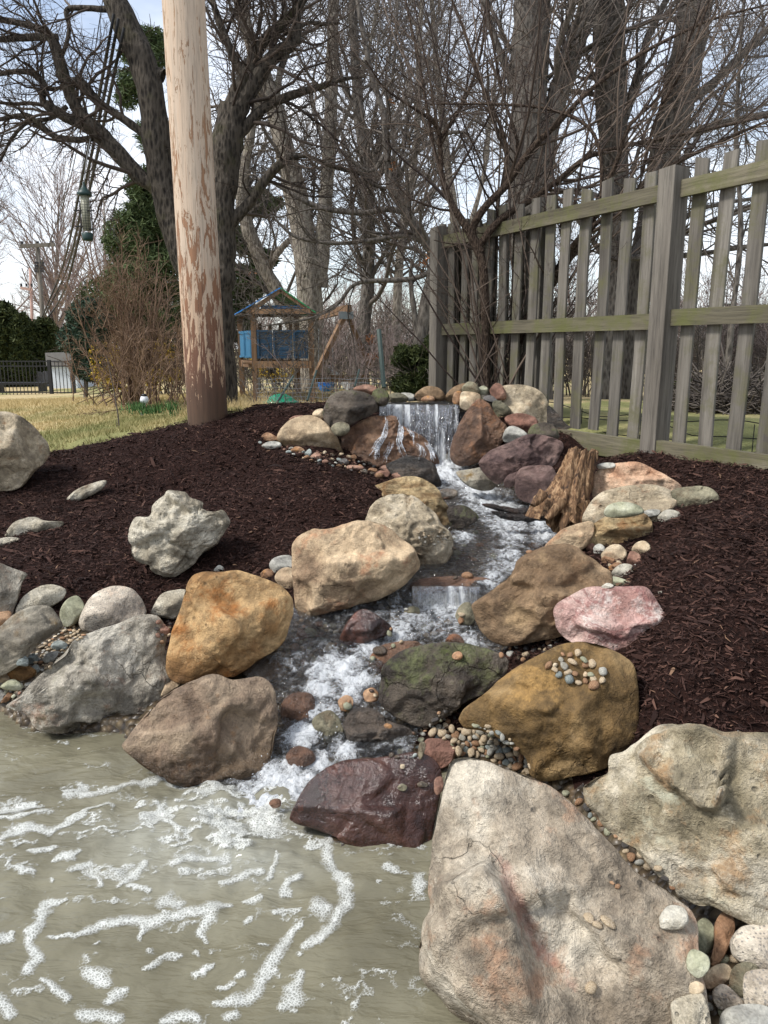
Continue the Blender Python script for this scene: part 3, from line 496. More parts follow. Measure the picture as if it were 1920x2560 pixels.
R_('large tan boulder with wet brown lower half left of the waterfall', 'F', [(253, 530), (290, 460), (350, 410), (430, 385), (510, 383), (590, 430), (640, 480), (680, 540), (705, 610), (720, 670), (600, 665), (480, 650), (380, 625), (300, 595), (262, 560)], 'tan_half_wet', .8, 5, 21, amp=.03, Y=6.0)
R_('dark mossy boulder perched at the upper left of the waterfall', 'F', [(568, 380), (580, 330), (620, 250), (680, 215), (780, 208), (870, 225), (930, 270), (955, 340), (900, 385), (820, 420), (760, 455), (700, 475), (640, 475), (590, 435)], 'mossy_dark', .9, 5, 22, amp=.04, Y=6.05, planes=[(0, .9, .7, .45), (-.6, -.2, .9, .6), (.5, -.4, .9, .55)])
R_('small grey green cobble tucked under the dark mossy boulder', 'F', [(628, 475), (650, 440), (700, 427), (752, 445), (757, 490), (720, 522), (660, 522)], 'olive_stone', .9, 4, 23, amp=.03, npl=3, Y=5.85, cat='stone', name='cobble')
R_('broken brown rock face directly left of the falling water', 'F', [(685, 560), (720, 500), (780, 450), (860, 410), (950, 385), (1080, 388), (1110, 440), (1180, 480), (1280, 540), (1335, 620), (1370, 720), (1200, 730), (1050, 740), (900, 735), (760, 690), (700, 645)], 'brown_face', .55, 6, 24, amp=.085, Y=6.05, planes=[(-.1, .9, .7, .4), (.35, -.3, .95, .35), (-.7, -.2, .8, .5)])
# top ring cobbles
ring = [([(780, 200), (850, 170), (920, 176), (950, 205), (920, 240), (850, 240)], 'cobble_red', 'pinkish brown cobble lying on top of the dark mossy boulder', 6.2),
 ([(913, 240), (930, 205), (980, 195), (1020, 220), (1034, 270), (1010, 315), (960, 322), (925, 290)], 'mossy_dark', 'upright dark grey cobble at the left end of the waterfall lip', 6.15),
 ([(1030, 240), (1080, 226), (1130, 235), (1165, 265), (1140, 292), (1040, 290)], 'olive_stone', 'low olive cobble on the rim just left of the middle of the waterfall', 6.45),
 ([(1110, 232), (1160, 226), (1200, 238), (1207, 272), (1165, 286)], 'cobble_grey', 'greyish pink flat cobble on the rim between olive and big round one', 6.5),
 ([(1205, 245), (1250, 200), (1300, 180), (1370, 190), (1412, 230), (1417, 278), (1330, 286), (1235, 284)], 'brown_stone', 'big round tan cobble on the rim above the middle of the waterfall', 6.45),
 ([(1252, 268), (1290, 246), (1338, 255), (1342, 282), (1258, 286)], 'cobble_brown', 'small peach cobble in front of the big round one on the rim', 6.33),
 ([(500, 380), (525, 345), (575, 338), (588, 390), (555, 412)], 'cobble_tan', 'small tan cobble squeezed between half wet boulder and mossy boulder', 6.1),
 ([(338, 412), (380, 384), (440, 384), (400, 412)], 'cobble_red', 'flat brown stone behind the top of the half wet boulder', 6.2)]
for k, (p, m, l, y) in enumerate(ring): R_(l, 'F', p, m, .85, 4, 30 + k, amp=.03, npl=3, Y=y, cat='stone', name='cobble')
ringE = [([(100, 775), (118, 730), (160, 700), (205, 693), (215, 750), (180, 785)], 'brown_stone', 'grey tan cobble behind the stacked stones right of the lip', 6.45),
 ([(183, 712), (215, 682), (255, 695), (270, 738), (230, 748), (188, 742)], 'olive_stone', 'topmost olive tan stone of the little stack right of the lip', 6.22),
 ([(172, 795), (178, 738), (215, 730), (270, 745), (267, 790), (215, 822), (178, 812)], 'cobble_tan', 'broad tan stone under the top stone of the stack by the lip', 6.15),
 ([(138, 785), (148, 735), (184, 733), (178, 792)], 'cobble_brown', 'orange tan block at the left of the stone stack by the lip', 6.2),
 ([(258, 718), (285, 702), (310, 718), (302, 744), (263, 742)], 'cobble_green', 'small green round stone right of the stack top', 6.25),
 ([(316, 722), (345, 690), (375, 700), (397, 740), (392, 770), (350, 772), (323, 748)], 'cobble_red', 'purplish tan oval cobble leaning on the rear tan boulder', 6.1),
 ([(283, 760), (320, 748), (358, 770), (352, 792), (300, 780)], 'cobble_dark', 'flat black stone below the purplish oval cobble', 6.1),
 ([(328, 795), (345, 773), (390, 788), (422, 825), (402, 850), (350, 838)], 'olive_stone', 'olive oval cobble on the shoulder of the brown wedge boulder', 6.0),
 ([(378, 955), (395, 910), (430, 896), (480, 918), (502, 948), (450, 972), (390, 975)], 'cobble_grey', 'blue grey cobble above the big purple boulder', 5.5),
 ([(498, 940), (520, 895), (580, 878), (630, 900), (652, 955), (600, 975), (520, 960)], 'mossy_dark', 'small rounded stone capped with yellow green moss', 5.5)]
for k, (p, m, l, y) in enumerate(ringE): R_(l, 'E', p, m, .85, 4, 50 + k, amp=.03, npl=3, Y=y, cat='stone', name='cobble')
R_('smooth tan boulder at the top right of the rock ring', 'E', [(368, 712), (440, 697), (510, 704), (570, 738), (603, 800), (600, 870), (560, 920), (480, 910), (410, 860), (385, 800)], 'sandstone_pale', .8, 5, 60, amp=.02, Y=6.1, planes=[(-.2, .85, .8, .5), (.7, .1, .8, .62)])
R_('pinkish grey stone under the smooth tan boulder', 'E', [(388, 865), (420, 840), (480, 836), (540, 860), (548, 905), (500, 940), (440, 925)], 'red_dry', .8, 5, 61, Y=5.75)
R_('dark flat stones half under mulch right of the smooth tan boulder', 'E', [(595, 800), (640, 830), (680, 880), (745, 932), (700, 975), (640, 968), (595, 890)], 'dark_wet', .5, 5, 62, Y=5.9, name='boulder')
R_('tall brown wedge boulder right of the falling water', 'E', [(128, 1010), (140, 960), (175, 870), (215, 810), (265, 763), (310, 790), (350, 850), (402, 900), (388, 960), (345, 1015), (270, 1068), (200, 1090), (150, 1080), (128, 1050)], 'brown_face', .85, 6, 63, amp=.045, Y=5.85, planes=[(-.75, .25, .75, .32), (.7, .35, .7, .42), (.1, -.8, .7, .5)])
R_('large dull purple boulder below the brown wedge', 'G', [(225, 268), (290, 200), (400, 150), (530, 104), (640, 120), (712, 160), (690, 240), (650, 290), (560, 300), (470, 310), (400, 345), (340, 395), (295, 375), (240, 312)], 'purple', .75, 6, 64, amp=.06, Y=5.1)
R_('rounded purple boulder behind the stump roots', 'G', [(428, 400), (440, 330), (480, 293), (570, 283), (650, 295), (680, 400), (620, 500), (500, 500), (440, 460)], 'purple', .8, 5, 65, amp=.03, Y=4.95)
R_('small purple brown stone between the two purple boulders', 'G', [(368, 372), (400, 335), (462, 320), (455, 375), (400, 415), (372, 402)], 'purple', .9, 4, 66, Y=5.0, cat='stone', name='cobble')
R_('olive brown rock sitting in the stream below the waterfall', 'G', [(92, 325), (150, 308), (240, 298), (300, 335), (322, 400), (285, 430), (200, 422), (130, 380)], 'mossy_grey', .7, 5, 67, Y=5.25, amp=.04)
R_('dark mossy rock under the stream surface left of the roots', 'G', [(40, 545), (100, 512), (170, 528), (224, 590), (150, 640), (65, 640)], 'mossy_dark', .7, 5, 68, Y=4.62, amp=.05)
R_('small wet brown cobble at the left stream margin', 'G', [(-5, 430), (50, 416), (97, 430), (97, 468), (30, 484), (-5, 465)], 'cobble_wet', .8, 4, 69, Y=5.05, npl=3, amp=.02, cat='stone', name='cobble')
# right bank
R_('peach and orange boulder right of the stump, farthest of the right row', 'G', [(885, 330), (950, 288), (1040, 268), (1140, 266), (1220, 298), (1320, 350), (1395, 412), (1340, 470), (1200, 490), (1000, 500), (900, 500), (870, 440)], 'peach', .7, 6, 70, amp=.05, Y=4.35, planes=[(-.1, .95, .7, .4), (.3, -.3, .95, .5), (-.7, .1, .8, .5)])
R_('tan boulder with dark holes in its top, right of the stump', 'G', [(818, 605), (850, 520), (900, 460), (960, 425), (1080, 400), (1230, 394), (1330, 430), (1368, 490), (1355, 560), (1250, 600), (1150, 640), (1000, 660), (880, 660)], 'sandstone_pale', .7, 6, 71, amp=.035, Y=4.1, planes=[(-.1, .95, .7, .38), (-.6, -.3, .9, .5)])
R_('rounded tan grey boulder at the far right end of the row', 'G', [(1333, 432), (1400, 410), (1530, 406), (1592, 440), (1612, 490), (1570, 520), (1450, 530), (1370, 535), (1340, 485)], 'olive_stone', .8, 5, 72, amp=.03, Y=4.0)
R_('flat grey green stone lying on the holed tan boulder', 'G', [(943, 570), (960, 520), (1020, 496), (1090, 497), (1150, 518), (1175, 558), (1080, 585), (980, 585)], 'cobble_green', .6, 4, 73, amp=.02, Y=3.8, npl=3)
R_('long tan boulder below the flat grey green stone', 'G', [(778, 722), (850, 650), (930, 590), (1020, 565), (1150, 558), (1212, 590), (1228, 640), (1218, 695), (1130, 735), (1050, 768), (950, 765), (850, 768)], 'sandstone_strata', .75, 6, 74, amp=.04, planes=[(-.1, .95, .75, .42), (.1, -.6, .8, .4), (-.7, .1, .8, .5)])
R_('low tan rock at the pool edge just below the stump', 'G', [(600, 755), (650, 700), (710, 650), (800, 618), (880, 610), (880, 700), (820, 770), (740, 785), (650, 785)], 'sandstone_tan', .6, 5, 75, Y=3.95, amp=.035)
R_('large warm brown boulder right of the small second fall', 'G', [(178, 1092), (240, 1040), (330, 970), (420, 890), (450, 830), (530, 780), (650, 745), (750, 738), (850, 788), (930, 850), (993, 912), (985, 990), (920, 1080), (800, 1200), (700, 1275), (560, 1305), (420, 1330), (330, 1318), (240, 1260), (200, 1190)], 'brown_stone', .8, 6, 76, amp=.06, planes=[(.2, .9, .75, .42), (-.65, .35, .8, .35), (.1, -.5, .9, .5), (-.3, -.8, .7, .5)])
R_('pink white veined boulder on the right bank against the mulch', 'G', [(652, 1130), (680, 1080), (760, 1030), (850, 990), (940, 976), (1060, 980), (1180, 983), (1230, 1030), (1280, 1110), (1340, 1180), (1358, 1280), (1348, 1380), (1300, 1460), (1200, 1500), (1080, 1500), (900, 1400), (740, 1300), (670, 1225)], 'pink', .85, 6, 77, amp=.05, Y=2.95, planes=[(-.1, .95, .7, .42), (.1, -.5, .9, .45), (-.8, .1, .8, .6), (.7, -.2, .8, .6)])
R_('big golden ochre boulder carrying a heap of pebbles', 'J', [(232, 445), (258, 390), (350, 320), (430, 250), (520, 190), (620, 130), (700, 90), (800, 73), (900, 88), (990, 130), (1052, 190), (1066, 300), (1072, 420), (1072, 530), (1000, 600), (930, 660), (850, 690), (740, 710), (640, 728), (565, 700), (540, 620), (470, 570), (400, 520), (330, 492), (258, 482)], 'golden_dark', .85, 6, 78, amp=.045, Y=2.55, planes=[(-.25, .9, .8, .40), (-.15, -.55, .85, .5), (.85, -.05, .5, .62), (-.8, -.2, .8, .6)])
R_('dark brown green mossy boulder in the middle of the cascade', 'I', [(818, 700), (830, 610), (850, 530), (900, 480), (980, 430), (1100, 405), (1250, 390), (1400, 408), (1520, 450), (1592, 500), (1575, 590), (1480, 680), (1350, 750), (1240, 820), (1150, 885), (1060, 900), (960, 865), (880, 815), (830, 760)], 'mossy_dark', .7, 6, 79, amp=.06, planes=[(.0, .9, .75, .38), (-.4, -.5, .8, .35), (.7, -.3, .8, .5)])
R_('dark glossy stream rock streaked black at the foot of the cascade', 'I', [(608, 900), (620, 840), (690, 780), (800, 788), (900, 860), (1000, 900), (1028, 960), (965, 1015), (850, 1045), (750, 1065), (680, 1030), (635, 965)], 'dark_wet', .7, 6, 80, amp=.05, planes=[(-.1, .95, .7, .35), (.2, -.6, .8, .4)], dY=-.02)
R_('wide wet dark red slab dropping into the pond', 'I', [(288, 1440), (330, 1340), (400, 1230), (480, 1160), (600, 1092), (750, 1075), (900, 1060), (1050, 1040), (1160, 1090), (1200, 1180), (1190, 1300), (1170, 1420), (1140, 1560), (1110, 1700), (1065, 1800), (980, 1770), (850, 1710), (760, 1650), (640, 1600), (560, 1550), (430, 1500), (330, 1470)], 'red_wet', .6, 6, 81, amp=.03, planes=[(.0, .9, .7, .30), (-.25, -.6, .8, .30), (.85, -.15, .6, .55)], Y=2.3)
R_('reddish brown block above the wet red slab by the gravel', 'I', [(1078, 1065), (1100, 970), (1180, 962), (1265, 968), (1275, 1065), (1215, 1135), (1100, 1145)], 'red_dry', .9, 5, 82, amp=.03, planes=[(0, .95, .7, .5), (.05, -.3, .95, .6)])
R_('small orange stone wedged beside the largest front boulder', 'I', [(1150, 1215), (1170, 1190), (1200, 1195), (1205, 1260), (1170, 1300), (1150, 1270)], 'cobble_red', .9, 4, 83, cat='stone', name='cobble', Y=2.25)
def ex46(x, y):   # raised cream bulge at the lower left of the boulder
    pl = [(-1.3, 0), (-.92, .07), (-.68, .23), (-.49, .36), (-.34, .2), (-.22, -.13), (-.01, -.33), (.29, -.55), (.6, -.6), (.6, -1.5), (-1.3, -1.5)]; j = .03 * fbm(np.stack([x * 4, y * 4, 0 * x], -1), 3, 5); d_ = sdist(pl, x + j, y + j); wd_ = np.where(x < -.3, .10, .10 + .35 * ss(-.35, -.05, x)); return .62 * ss(.03, 0, np.clip(d_ / wd_ * .1 + .02, 0, .03)) * ss(0, -1, d_ / wd_)
R_('largest front boulder, cream and grey with a red streak, at pond edge', 'J', [(35, 1500), (50, 1385), (90, 1300), (88, 1130), (108, 950), (140, 800), (165, 660), (210, 600), (330, 610), (450, 655), (560, 690), (680, 750), (760, 820), (870, 930), (1000, 1070), (1080, 1150), (1200, 1210), (1290, 1290), (1345, 1370), (1345, 1480), (1350, 1600), (1380, 1720), (1380, 1900), (1250, 2050), (900, 2100), (600, 2050), (330, 1880), (200, 1795), (100, 1690), (45, 1600)], 'front_slab', .6, 6, 84, amp=.065, planes=[(.3, .55, .85, .38), (-.75, .3, .7, .45), (.1, -.3, .95, .42), (-.4, -.6, .75, .42)], Y=1.66, extra=ex46, tint=[(-.49, .34), (-.38, .25), (-.33, .08), (-.25, -.1), (-.22, -.2), (-.1, -.3), (.02, -.33), (.1, -.44)])
def ex47(x, y):
    pl = [((a_ - 1399) / 601, (956 - b_) / 503) for a_, b_ in [(975, 570), (1100, 480), (1210, 400), (1340, 400), (1470, 470), (1445, 620), (1430, 850), (1330, 855), (1240, 810), (1100, 765), (1050, 690), (985, 630)]]; j = .025 * fbm(np.stack([x * 5, y * 5, 0 * x], -1), 3, 6)
    return .7 * ss(.01, -.06, sdist(pl, x + j, y + j)) - .2 * ss(0, .1, x - .08) * ss(-.1, .2, y)
R_('large lichen spotted tan boulder at the right edge, above the front boulder', 'J', [(798, 745), (850, 702), (910, 680), (922, 605), (990, 580), (1100, 500), (1210, 453), (1340, 473), (1450, 510), (1580, 515), (1750, 540), (1950, 650), (2000, 1000), (1950, 1400), (1800, 1460), (1700, 1420), (1550, 1365), (1420, 1315), (1330, 1305), (1250, 1255), (1180, 1185), (1080, 1075), (960, 992), (890, 922), (872, 880), (820, 835)], 'lichen_slab', .55, 6, 85, amp=.075, planes=[(-.1, .8, .8, .42), (-.1, -.4, .95, .4), (-.7, .0, .8, .55), (.1, -.9, .6, .5)], Y=1.82, extra=ex47)
# stream rocks
for k, (p, m, l, y, c) in enumerate([
 ([(588, 385), (620, 300), (680, 220), (740, 193), (810, 228), (892, 290), (902, 335), (840, 365), (760, 395), (700, 415), (640, 412)], 'red_wet', 'glossy orange brown wet rock in the pool below the tan pitted boulder', 3.42, 'boulder'),
 ([(238, 800), (260, 730), (330, 688), (420, 698), (445, 760), (410, 860), (370, 940), (300, 930), (250, 860)], 'brown_wet', 'reddish wet rock with water splitting over it above the pond', 2.95, 'boulder'),
 ([(755, 510), (820, 420), (930, 388), (1060, 388), (1080, 450), (980, 520), (880, 590), (790, 580)], 'brown_wet', 'pale orange rock awash behind the mossy cascade boulder', 3.28, 'boulder'),
 ([(1275, 235), (1310, 168), (1365, 158), (1405, 230), (1370, 290), (1305, 280)], 'olive_stone', 'small olive rock left of the warm brown boulder foot', 3.55, 'stone'),
 ([(425, 865), (480, 808), (545, 798), (605, 870), (625, 965), (560, 1000), (460, 950)], 'olive_stone', 'tan rock awash in the middle of the white cascade', 2.85, 'boulder'),
 ([(270, 1065), (330, 1008), (420, 1028), (450, 1085), (390, 1130), (295, 1120)], 'brown_wet', 'low reddish rock under the last white drop of the cascade', 2.68, 'stone'),
 ([(730, 690), (780, 660), (820, 690), (810, 740), (745, 745)], 'cobble_brown', 'small peach cobble awash left of the mossy cascade boulder', 2.97, 'stone'),
 ([(580, 740), (630, 705), (670, 730), (660, 790), (600, 800)], 'cobble_brown', 'small orange cobble in the white water of the cascade', 2.95, 'stone'),
 ([(170, 1345), (200, 1320), (240, 1325), (240, 1365), (195, 1375)], 'brown_wet', 'small dark red stone poking through the foam at the pond edge', 2.42, 'stone'),
 ([(1215, 385), (1250, 345), (1300, 350), (1330, 395), (1290, 420), (1230, 415)], 'brown_wet', 'small brown wet rock above the mossy cascade boulder', 3.35, 'stone'),
 ([(970, 215), (1010, 180), (1060, 190), (1060, 230), (1000, 245)], 'olive_stone', 'small olive rock under the drops of the second fall', 3.65, 'stone')]):
    R_(l, 'I', p, m, .8, 5 if c == 'boulder' else 4, 90 + k, amp=.05, Y=y, cat=c, name='boulder' if c == 'boulder' else 'cobble')
R_('flat brown ledge stone from which the second fall drops', 'I', [(958, 95), (985, 40), (1050, 5), (1200, -15), (1350, -15), (1480, 0), (1480, 60), (1300, 75), (1150, 80), (1120, 125), (1010, 140), (962, 122)], 'brown_wet', .9, 5, 102, amp=.035, Y=3.84, lift=-.015)
# cobbles: right bank, front right, left bank, under the half wet boulder
cob = [('G', [(838, 750), (865, 728), (892, 745), (887, 782), (848, 780)], 'cobble_red', 'small pinkish cobble at the left end of the right bank cobbles'),
 ('G', [(885, 755), (920, 735), (952, 762), (932, 805), (888, 800)], 'cobble_grey', 'small grey cobble next to the pinkish one on the right bank'),
 ('G', [(928, 795), (980, 745), (1040, 743), (1078, 790), (1062, 835), (1000, 848), (938, 838)], 'cobble_tan', 'large tan cobble under the long tan boulder'),
 ('G', [(928, 825), (960, 788), (1008, 800), (1002, 855), (938, 856)], 'cobble_brown', 'brownish cobble in front of the large tan cobble'),
 ('G', [(1103, 772), (1130, 730), (1180, 720), (1217, 760), (1202, 808), (1138, 808)], 'cobble_tan', 'round cream cobble highest against the right mulch'),
 ('G', [(1076, 825), (1100, 778), (1152, 800), (1164, 852), (1110, 870), (1078, 855)], 'cobble_red', 'rusty grey oval cobble below the round cream one'),
 ('G', [(968, 875), (1010, 843), (1052, 855), (1042, 895), (980, 898)], 'cobble_brown', 'small tan cobble behind the white angular stone'),
 ('G', [(988, 900), (1040, 853), (1107, 860), (1122, 918), (1072, 948), (1008, 930)], 'cobble_white', 'white angular stone above the pink boulder'),
 ('G', [(962, 942), (1000, 923), (1072, 945), (1128, 982), (1060, 992), (988, 970)], 'cobble_green', 'thin greenish white flat stone between white stone and pink boulder'),
 ('G', [(928, 985), (960, 962), (998, 972), (990, 990), (940, 995)], 'cobble_white', 'small whitish stone behind the top of the pink boulder'),
 ('G', [(1253, 582), (1300, 540), (1370, 548), (1388, 580), (1330, 606), (1268, 610)], 'cobble_white', 'white lumpy cobble at the mulch edge right of the long tan boulder'),
 ('G', [(1213, 582), (1240, 561), (1267, 590), (1257, 625), (1222, 625)], 'cobble_tan', 'cream oval cobble left of the white lumpy one'),
 ('G', [(1168, 555), (1210, 538), (1267, 543), (1252, 575), (1198, 580)], 'cobble_grey', 'grey cobble behind the end of the long tan boulder'),
 ('G', [(1255, 1015), (1262, 1006), (1278, 1008), (1275, 1024), (1262, 1026)], 'cobble_white', 'tiny white chip alone on the mulch by the pink boulder'),
 ('G', [(900, 285), (940, 270), (1005, 272), (1000, 300), (920, 305)], 'cobble_grey', 'flat grey stone behind the peach boulder'),
 ('J', [(1158, 1352), (1200, 1298), (1272, 1308), (1293, 1370), (1252, 1408), (1168, 1403)], 'cobble_white', 'white angular stone resting on the right shoulder of the front boulder'),
 ('J', [(1310, 1452), (1328, 1380), (1370, 1353), (1412, 1400), (1408, 1482), (1370, 1533), (1328, 1505)], 'cobble_green', 'smooth green grey egg shaped cobble at lower right'),
 ('J', [(1388, 1572), (1408, 1480), (1413, 1380), (1460, 1318), (1503, 1358), (1503, 1432), (1452, 1545), (1410, 1584)], 'cobble_brown', 'long upright brown stone between green egg cobble and granite stone'),
 ('J', [(1482, 1462), (1530, 1398), (1600, 1383), (1720, 1400), (1720, 1590), (1600, 1594), (1498, 1535)], 'granite', 'pink white granite stone at the right edge'),
 ('J', [(1283, 1542), (1310, 1498), (1382, 1530), (1388, 1592), (1340, 1633), (1288, 1594)], 'cobble_green', 'faceted grey green stone under the green egg cobble'),
 ('J', [(1337, 1664), (1390, 1588), (1460, 1563), (1498, 1600), (1482, 1643), (1400, 1684)], 'cobble_tan', 'sandy angular stone lying across the cobbles at lower right'),
 ('J', [(1478, 1650), (1500, 1580), (1560, 1556), (1620, 1590), (1600, 1710), (1500, 1715)], 'olive_stone', 'dark olive round cobble behind the black speckled stones'),
 ('J', [(1402, 1692), (1450, 1658), (1512, 1700), (1555, 1765), (1450, 1780), (1408, 1744)], 'granite', 'black and white speckled cobble near the lower right corner'),
 ('J', [(1542, 1660), (1570, 1598), (1700, 1608), (1700, 1770), (1560, 1765)], 'granite', 'speckled grey stone cut by the right edge near the corner'),
 ('J', [(1212, 1745), (1290, 1708), (1350, 1698), (1388, 1780), (1390, 1930), (1250, 1930), (1218, 1845)], 'limestone', 'rough white stone at the bottom edge beside the front boulder'),
 ('J', [(1438, 1805), (1500, 1758), (1650, 1758), (1740, 1850), (1700, 1920), (1450, 1900)], 'cobble_grey', 'smooth grey stone in the lower right corner'),
 ('J', [(1292, 1664), (1330, 1645), (1368, 1670), (1352, 1704), (1297, 1700)], 'cobble_tan', 'small tan stone above the rough white one'),
 ('H', [(36, 1142), (70, 1104), (130, 1096), (192, 1120), (192, 1152), (140, 1184), (70, 1184)], 'golden', 'ochre oval cobble on the left gravel slope'),
 ('H', [(3, 1212), (70, 1173), (132, 1215), (112, 1238), (30, 1234)], 'cobble_green', 'flat pointed grey stone under the ochre cobble'),
 ('H', [(-10, 1185), (20, 1138), (52, 1160), (42, 1205)], 'cobble_tan', 'tan cobble at the left edge beside the ochre one'),
 ('H', [(88, 1095), (120, 1048), (152, 1060), (152, 1104)], 'cobble_blue', 'blue grey stone behind the ochre cobble'),
 ('H', [(138, 1062), (180, 1033), (212, 1060), (192, 1098), (148, 1098)], 'cobble_blue', 'bluish cobble second behind the ochre one'),
 ('H', [(276, 994), (310, 962), (368, 980), (362, 1014), (300, 1018)], 'cobble_blue', 'long bluish stone high on the left gravel slope'),
 ('H', [(232, 1064), (270, 1028), (324, 1024), (292, 1080), (250, 1088)], 'cobble_grey', 'grey wedge stone in the middle of the left gravel slope'),
 ('H', [(168, 1112), (200, 1093), (220, 1120), (207, 1144), (173, 1138)], 'cobble_blue', 'small blue grey pebble right of the ochre cobble'),
 ('H', [(3, 1302), (50, 1243), (84, 1250), (42, 1296)], 'cobble_brown', 'thin brown stone low on the left at the water'),
 ('H', [(-20, 1290), (0, 1235), (30, 1250), (20, 1300)], 'cobble_grey', 'grey cobble on the left edge at the water'),
 ('H', [(1468, 552), (1500, 510), (1580, 498), (1615, 540), (1600, 575), (1500, 604)], 'cobble_grey', 'upper grey cobble of the trio left of the pitted tan boulder'),
 ('H', [(1498, 625), (1530, 573), (1590, 568), (1625, 620), (1600, 695), (1540, 680)], 'cobble_tan', 'lower round tan grey cobble of the trio left of the pitted tan boulder'),
 ('H', [(1423, 594), (1460, 571), (1498, 590), (1482, 630), (1428, 620)], 'cobble_brown', 'small tan brown cobble, leftmost of the trio by the pitted boulder'),
 ('H', [(1166, 578), (1195, 551), (1224, 570), (1212, 588), (1173, 588)], 'cobble_grey', 'single small grey pebble on the mulch above the golden boulder'),
 ('H', [(868, 905), (900, 883), (927, 900), (917, 928), (878, 928)], 'cobble_red', 'small pinkish cobble between grey boulder and golden boulder'),
 ('H', [(875, 1270), (900, 1200), (940, 1180), (985, 1200), (940, 1235), (900, 1262)], 'cobble_tan', 'sandy flat stone between grey boulder and damp brown boulder'),
 ('F', [(148, 525), (190, 500), (250, 528), (292, 560), (200, 568), (158, 548)], 'cobble_brown', 'peach oval cobble at the left tip of the stones by the half wet boulder'),
 ('F', [(148, 594), (200, 563), (272, 568), (284, 602), (200, 618)], 'cobble_grey', 'grey flat cobble below the peach oval cobble'),
 ('F', [(348, 624), (390, 596), (442, 615), (443, 648), (368, 654)], 'cobble_brown', 'brown wet cobble under the half wet boulder'),
 ('F', [(448, 644), (480, 613), (498, 640), (482, 674), (453, 668)], 'cobble_blue', 'pale blue green stone under the half wet boulder'),
 ('F', [(483, 669), (530, 638), (564, 660), (552, 694), (493, 694)], 'cobble_red', 'brick red angular cobble on the edge of the left mulch'),
 ('F', [(758, 669), (790, 653), (807, 675), (782, 703)], 'cobble_brown', 'small orange pebble at the foot of the broken brown rock'),
 ('F', [(928, 795), (970, 763), (1032, 780), (1022, 818), (960, 835)], 'cobble_red', 'red brown cobble left of the dark blocky boulder'),
 ('F', [(958, 754), (1000, 726), (1044, 745), (1012, 770)], 'cobble_red', 'rusty flat cobble just above the red brown one'),
 ('F', [(1048, 794), (1090, 778), (1124, 800), (1082, 822)], 'cobble_red', 'mauve oval cobble under the dark blocky boulder'),
 ('F', [(668, 704), (720, 678), (754, 700), (742, 724), (690, 730)], 'cobble_dark', 'grey flat cobble below the broken brown rock'),
 ('F', [(720, 750), (760, 725), (850, 735), (850, 758), (780, 765)], 'cobble_red', 'flat maroon slab stone on the mulch edge'),
 ('F', [(875, 770), (905, 745), (950, 755), (945, 780), (900, 785)], 'cobble_brown', 'orange brown stone between maroon slab and red brown cobble'),
 ('F', [(820, 775), (850, 752), (885, 768), (870, 798), (840, 795)], 'cobble_wet', 'dark maroon stone below the flat maroon slab'),
 ('I', [(1255, 478), (1270, 452), (1305, 448), (1320, 475), (1305, 496), (1270, 495)], 'cobble_brown', 'single peach pebble on top of the mossy cascade boulder'),
 ('I', [(852, 885), (870, 872), (900, 885), (893, 905), (862, 902)], 'cobble_brown', 'single peach pebble on the dark glossy stream rock'),
 ('I', [(930, 1035), (945, 1013), (985, 1013), (988, 1045), (960, 1058), (935, 1054)], 'cobble_green', 'olive pebble at the upper edge of the wet red slab'),
 ('I', [(948, 1130), (955, 1115), (975, 1118), (973, 1140), (955, 1142)], 'cobble_tan', 'tiny tan pebble on the wet red slab, upper of two'),
 ('I', [(933, 1250), (960, 1230), (990, 1245), (978, 1272), (945, 1270)], 'olive_stone', 'olive brown pebble in the middle of the wet red slab'),
 ('I', [(1048, 1232), (1080, 1215), (1115, 1235), (1100, 1252), (1060, 1250)], 'cobble_wet', 'flat dark pebble right of the olive brown one on the red slab'),
 ('I', [(1052, 1090), (1060, 1000), (1085, 980), (1100, 1005), (1080, 1080)], 'olive_stone', 'upright green grey stone left of the reddish block'),
 ('I', [(430, 405), (470, 362), (540, 380), (500, 412), (460, 418)], 'cobble_blue', 'pale blue wet stone in the gravel right of the golden boulder'),
 ('I', [(488, 450), (520, 398), (560, 400), (555, 430), (510, 460)], 'cobble_tan', 'sandy oblong stone in the gravel right of the golden boulder'),
 ('I', [(335, 370), (345, 310), (380, 320), (408, 380), (380, 392)], 'cobble_red', 'brown oval cobble right of the golden boulder'),
 ('I', [(380, 330), (400, 305), (450, 320), (455, 360), (410, 365)], 'cobble_green', 'grey green cobble beside the brown oval one'),
 ('I', [(885, 250), (905, 232), (945, 242), (935, 270), (905, 282)], 'cobble_tan', 'pointed sandy pebble below the ledge stone'),
 ('I', [(460, 485), (500, 462), (585, 468), (570, 495), (500, 500)], 'cobble_wet', 'long dark brown stone lying in the gravel shallows')]
rocks_tree = None
def build_bvh(extra=True):
    V = []; F = []; n = 0
    for v, f in BV: V.append(v); F.append(f + n); n += len(v)
    V = np.concatenate(V); F = np.concatenate(F)
    sel = quads[(cy < 8)]; t = np.concatenate([sel[:, [0, 1, 2]], sel[:, [0, 2, 3]]]) + n; V = np.concatenate([V, GV]); F = np.concatenate([F, t])
    return BVHTree.FromPolygons(V.tolist(), F.tolist())
bvh = build_bvh()
def cast(px, py):
    d = ray(px, py); d = d / np.linalg.norm(d); h = bvh.ray_cast(Vector((0, 0, E)), Vector(d)); return (np.array(h[0]), np.array(h[1])) if h[0] is not None else (None, None)
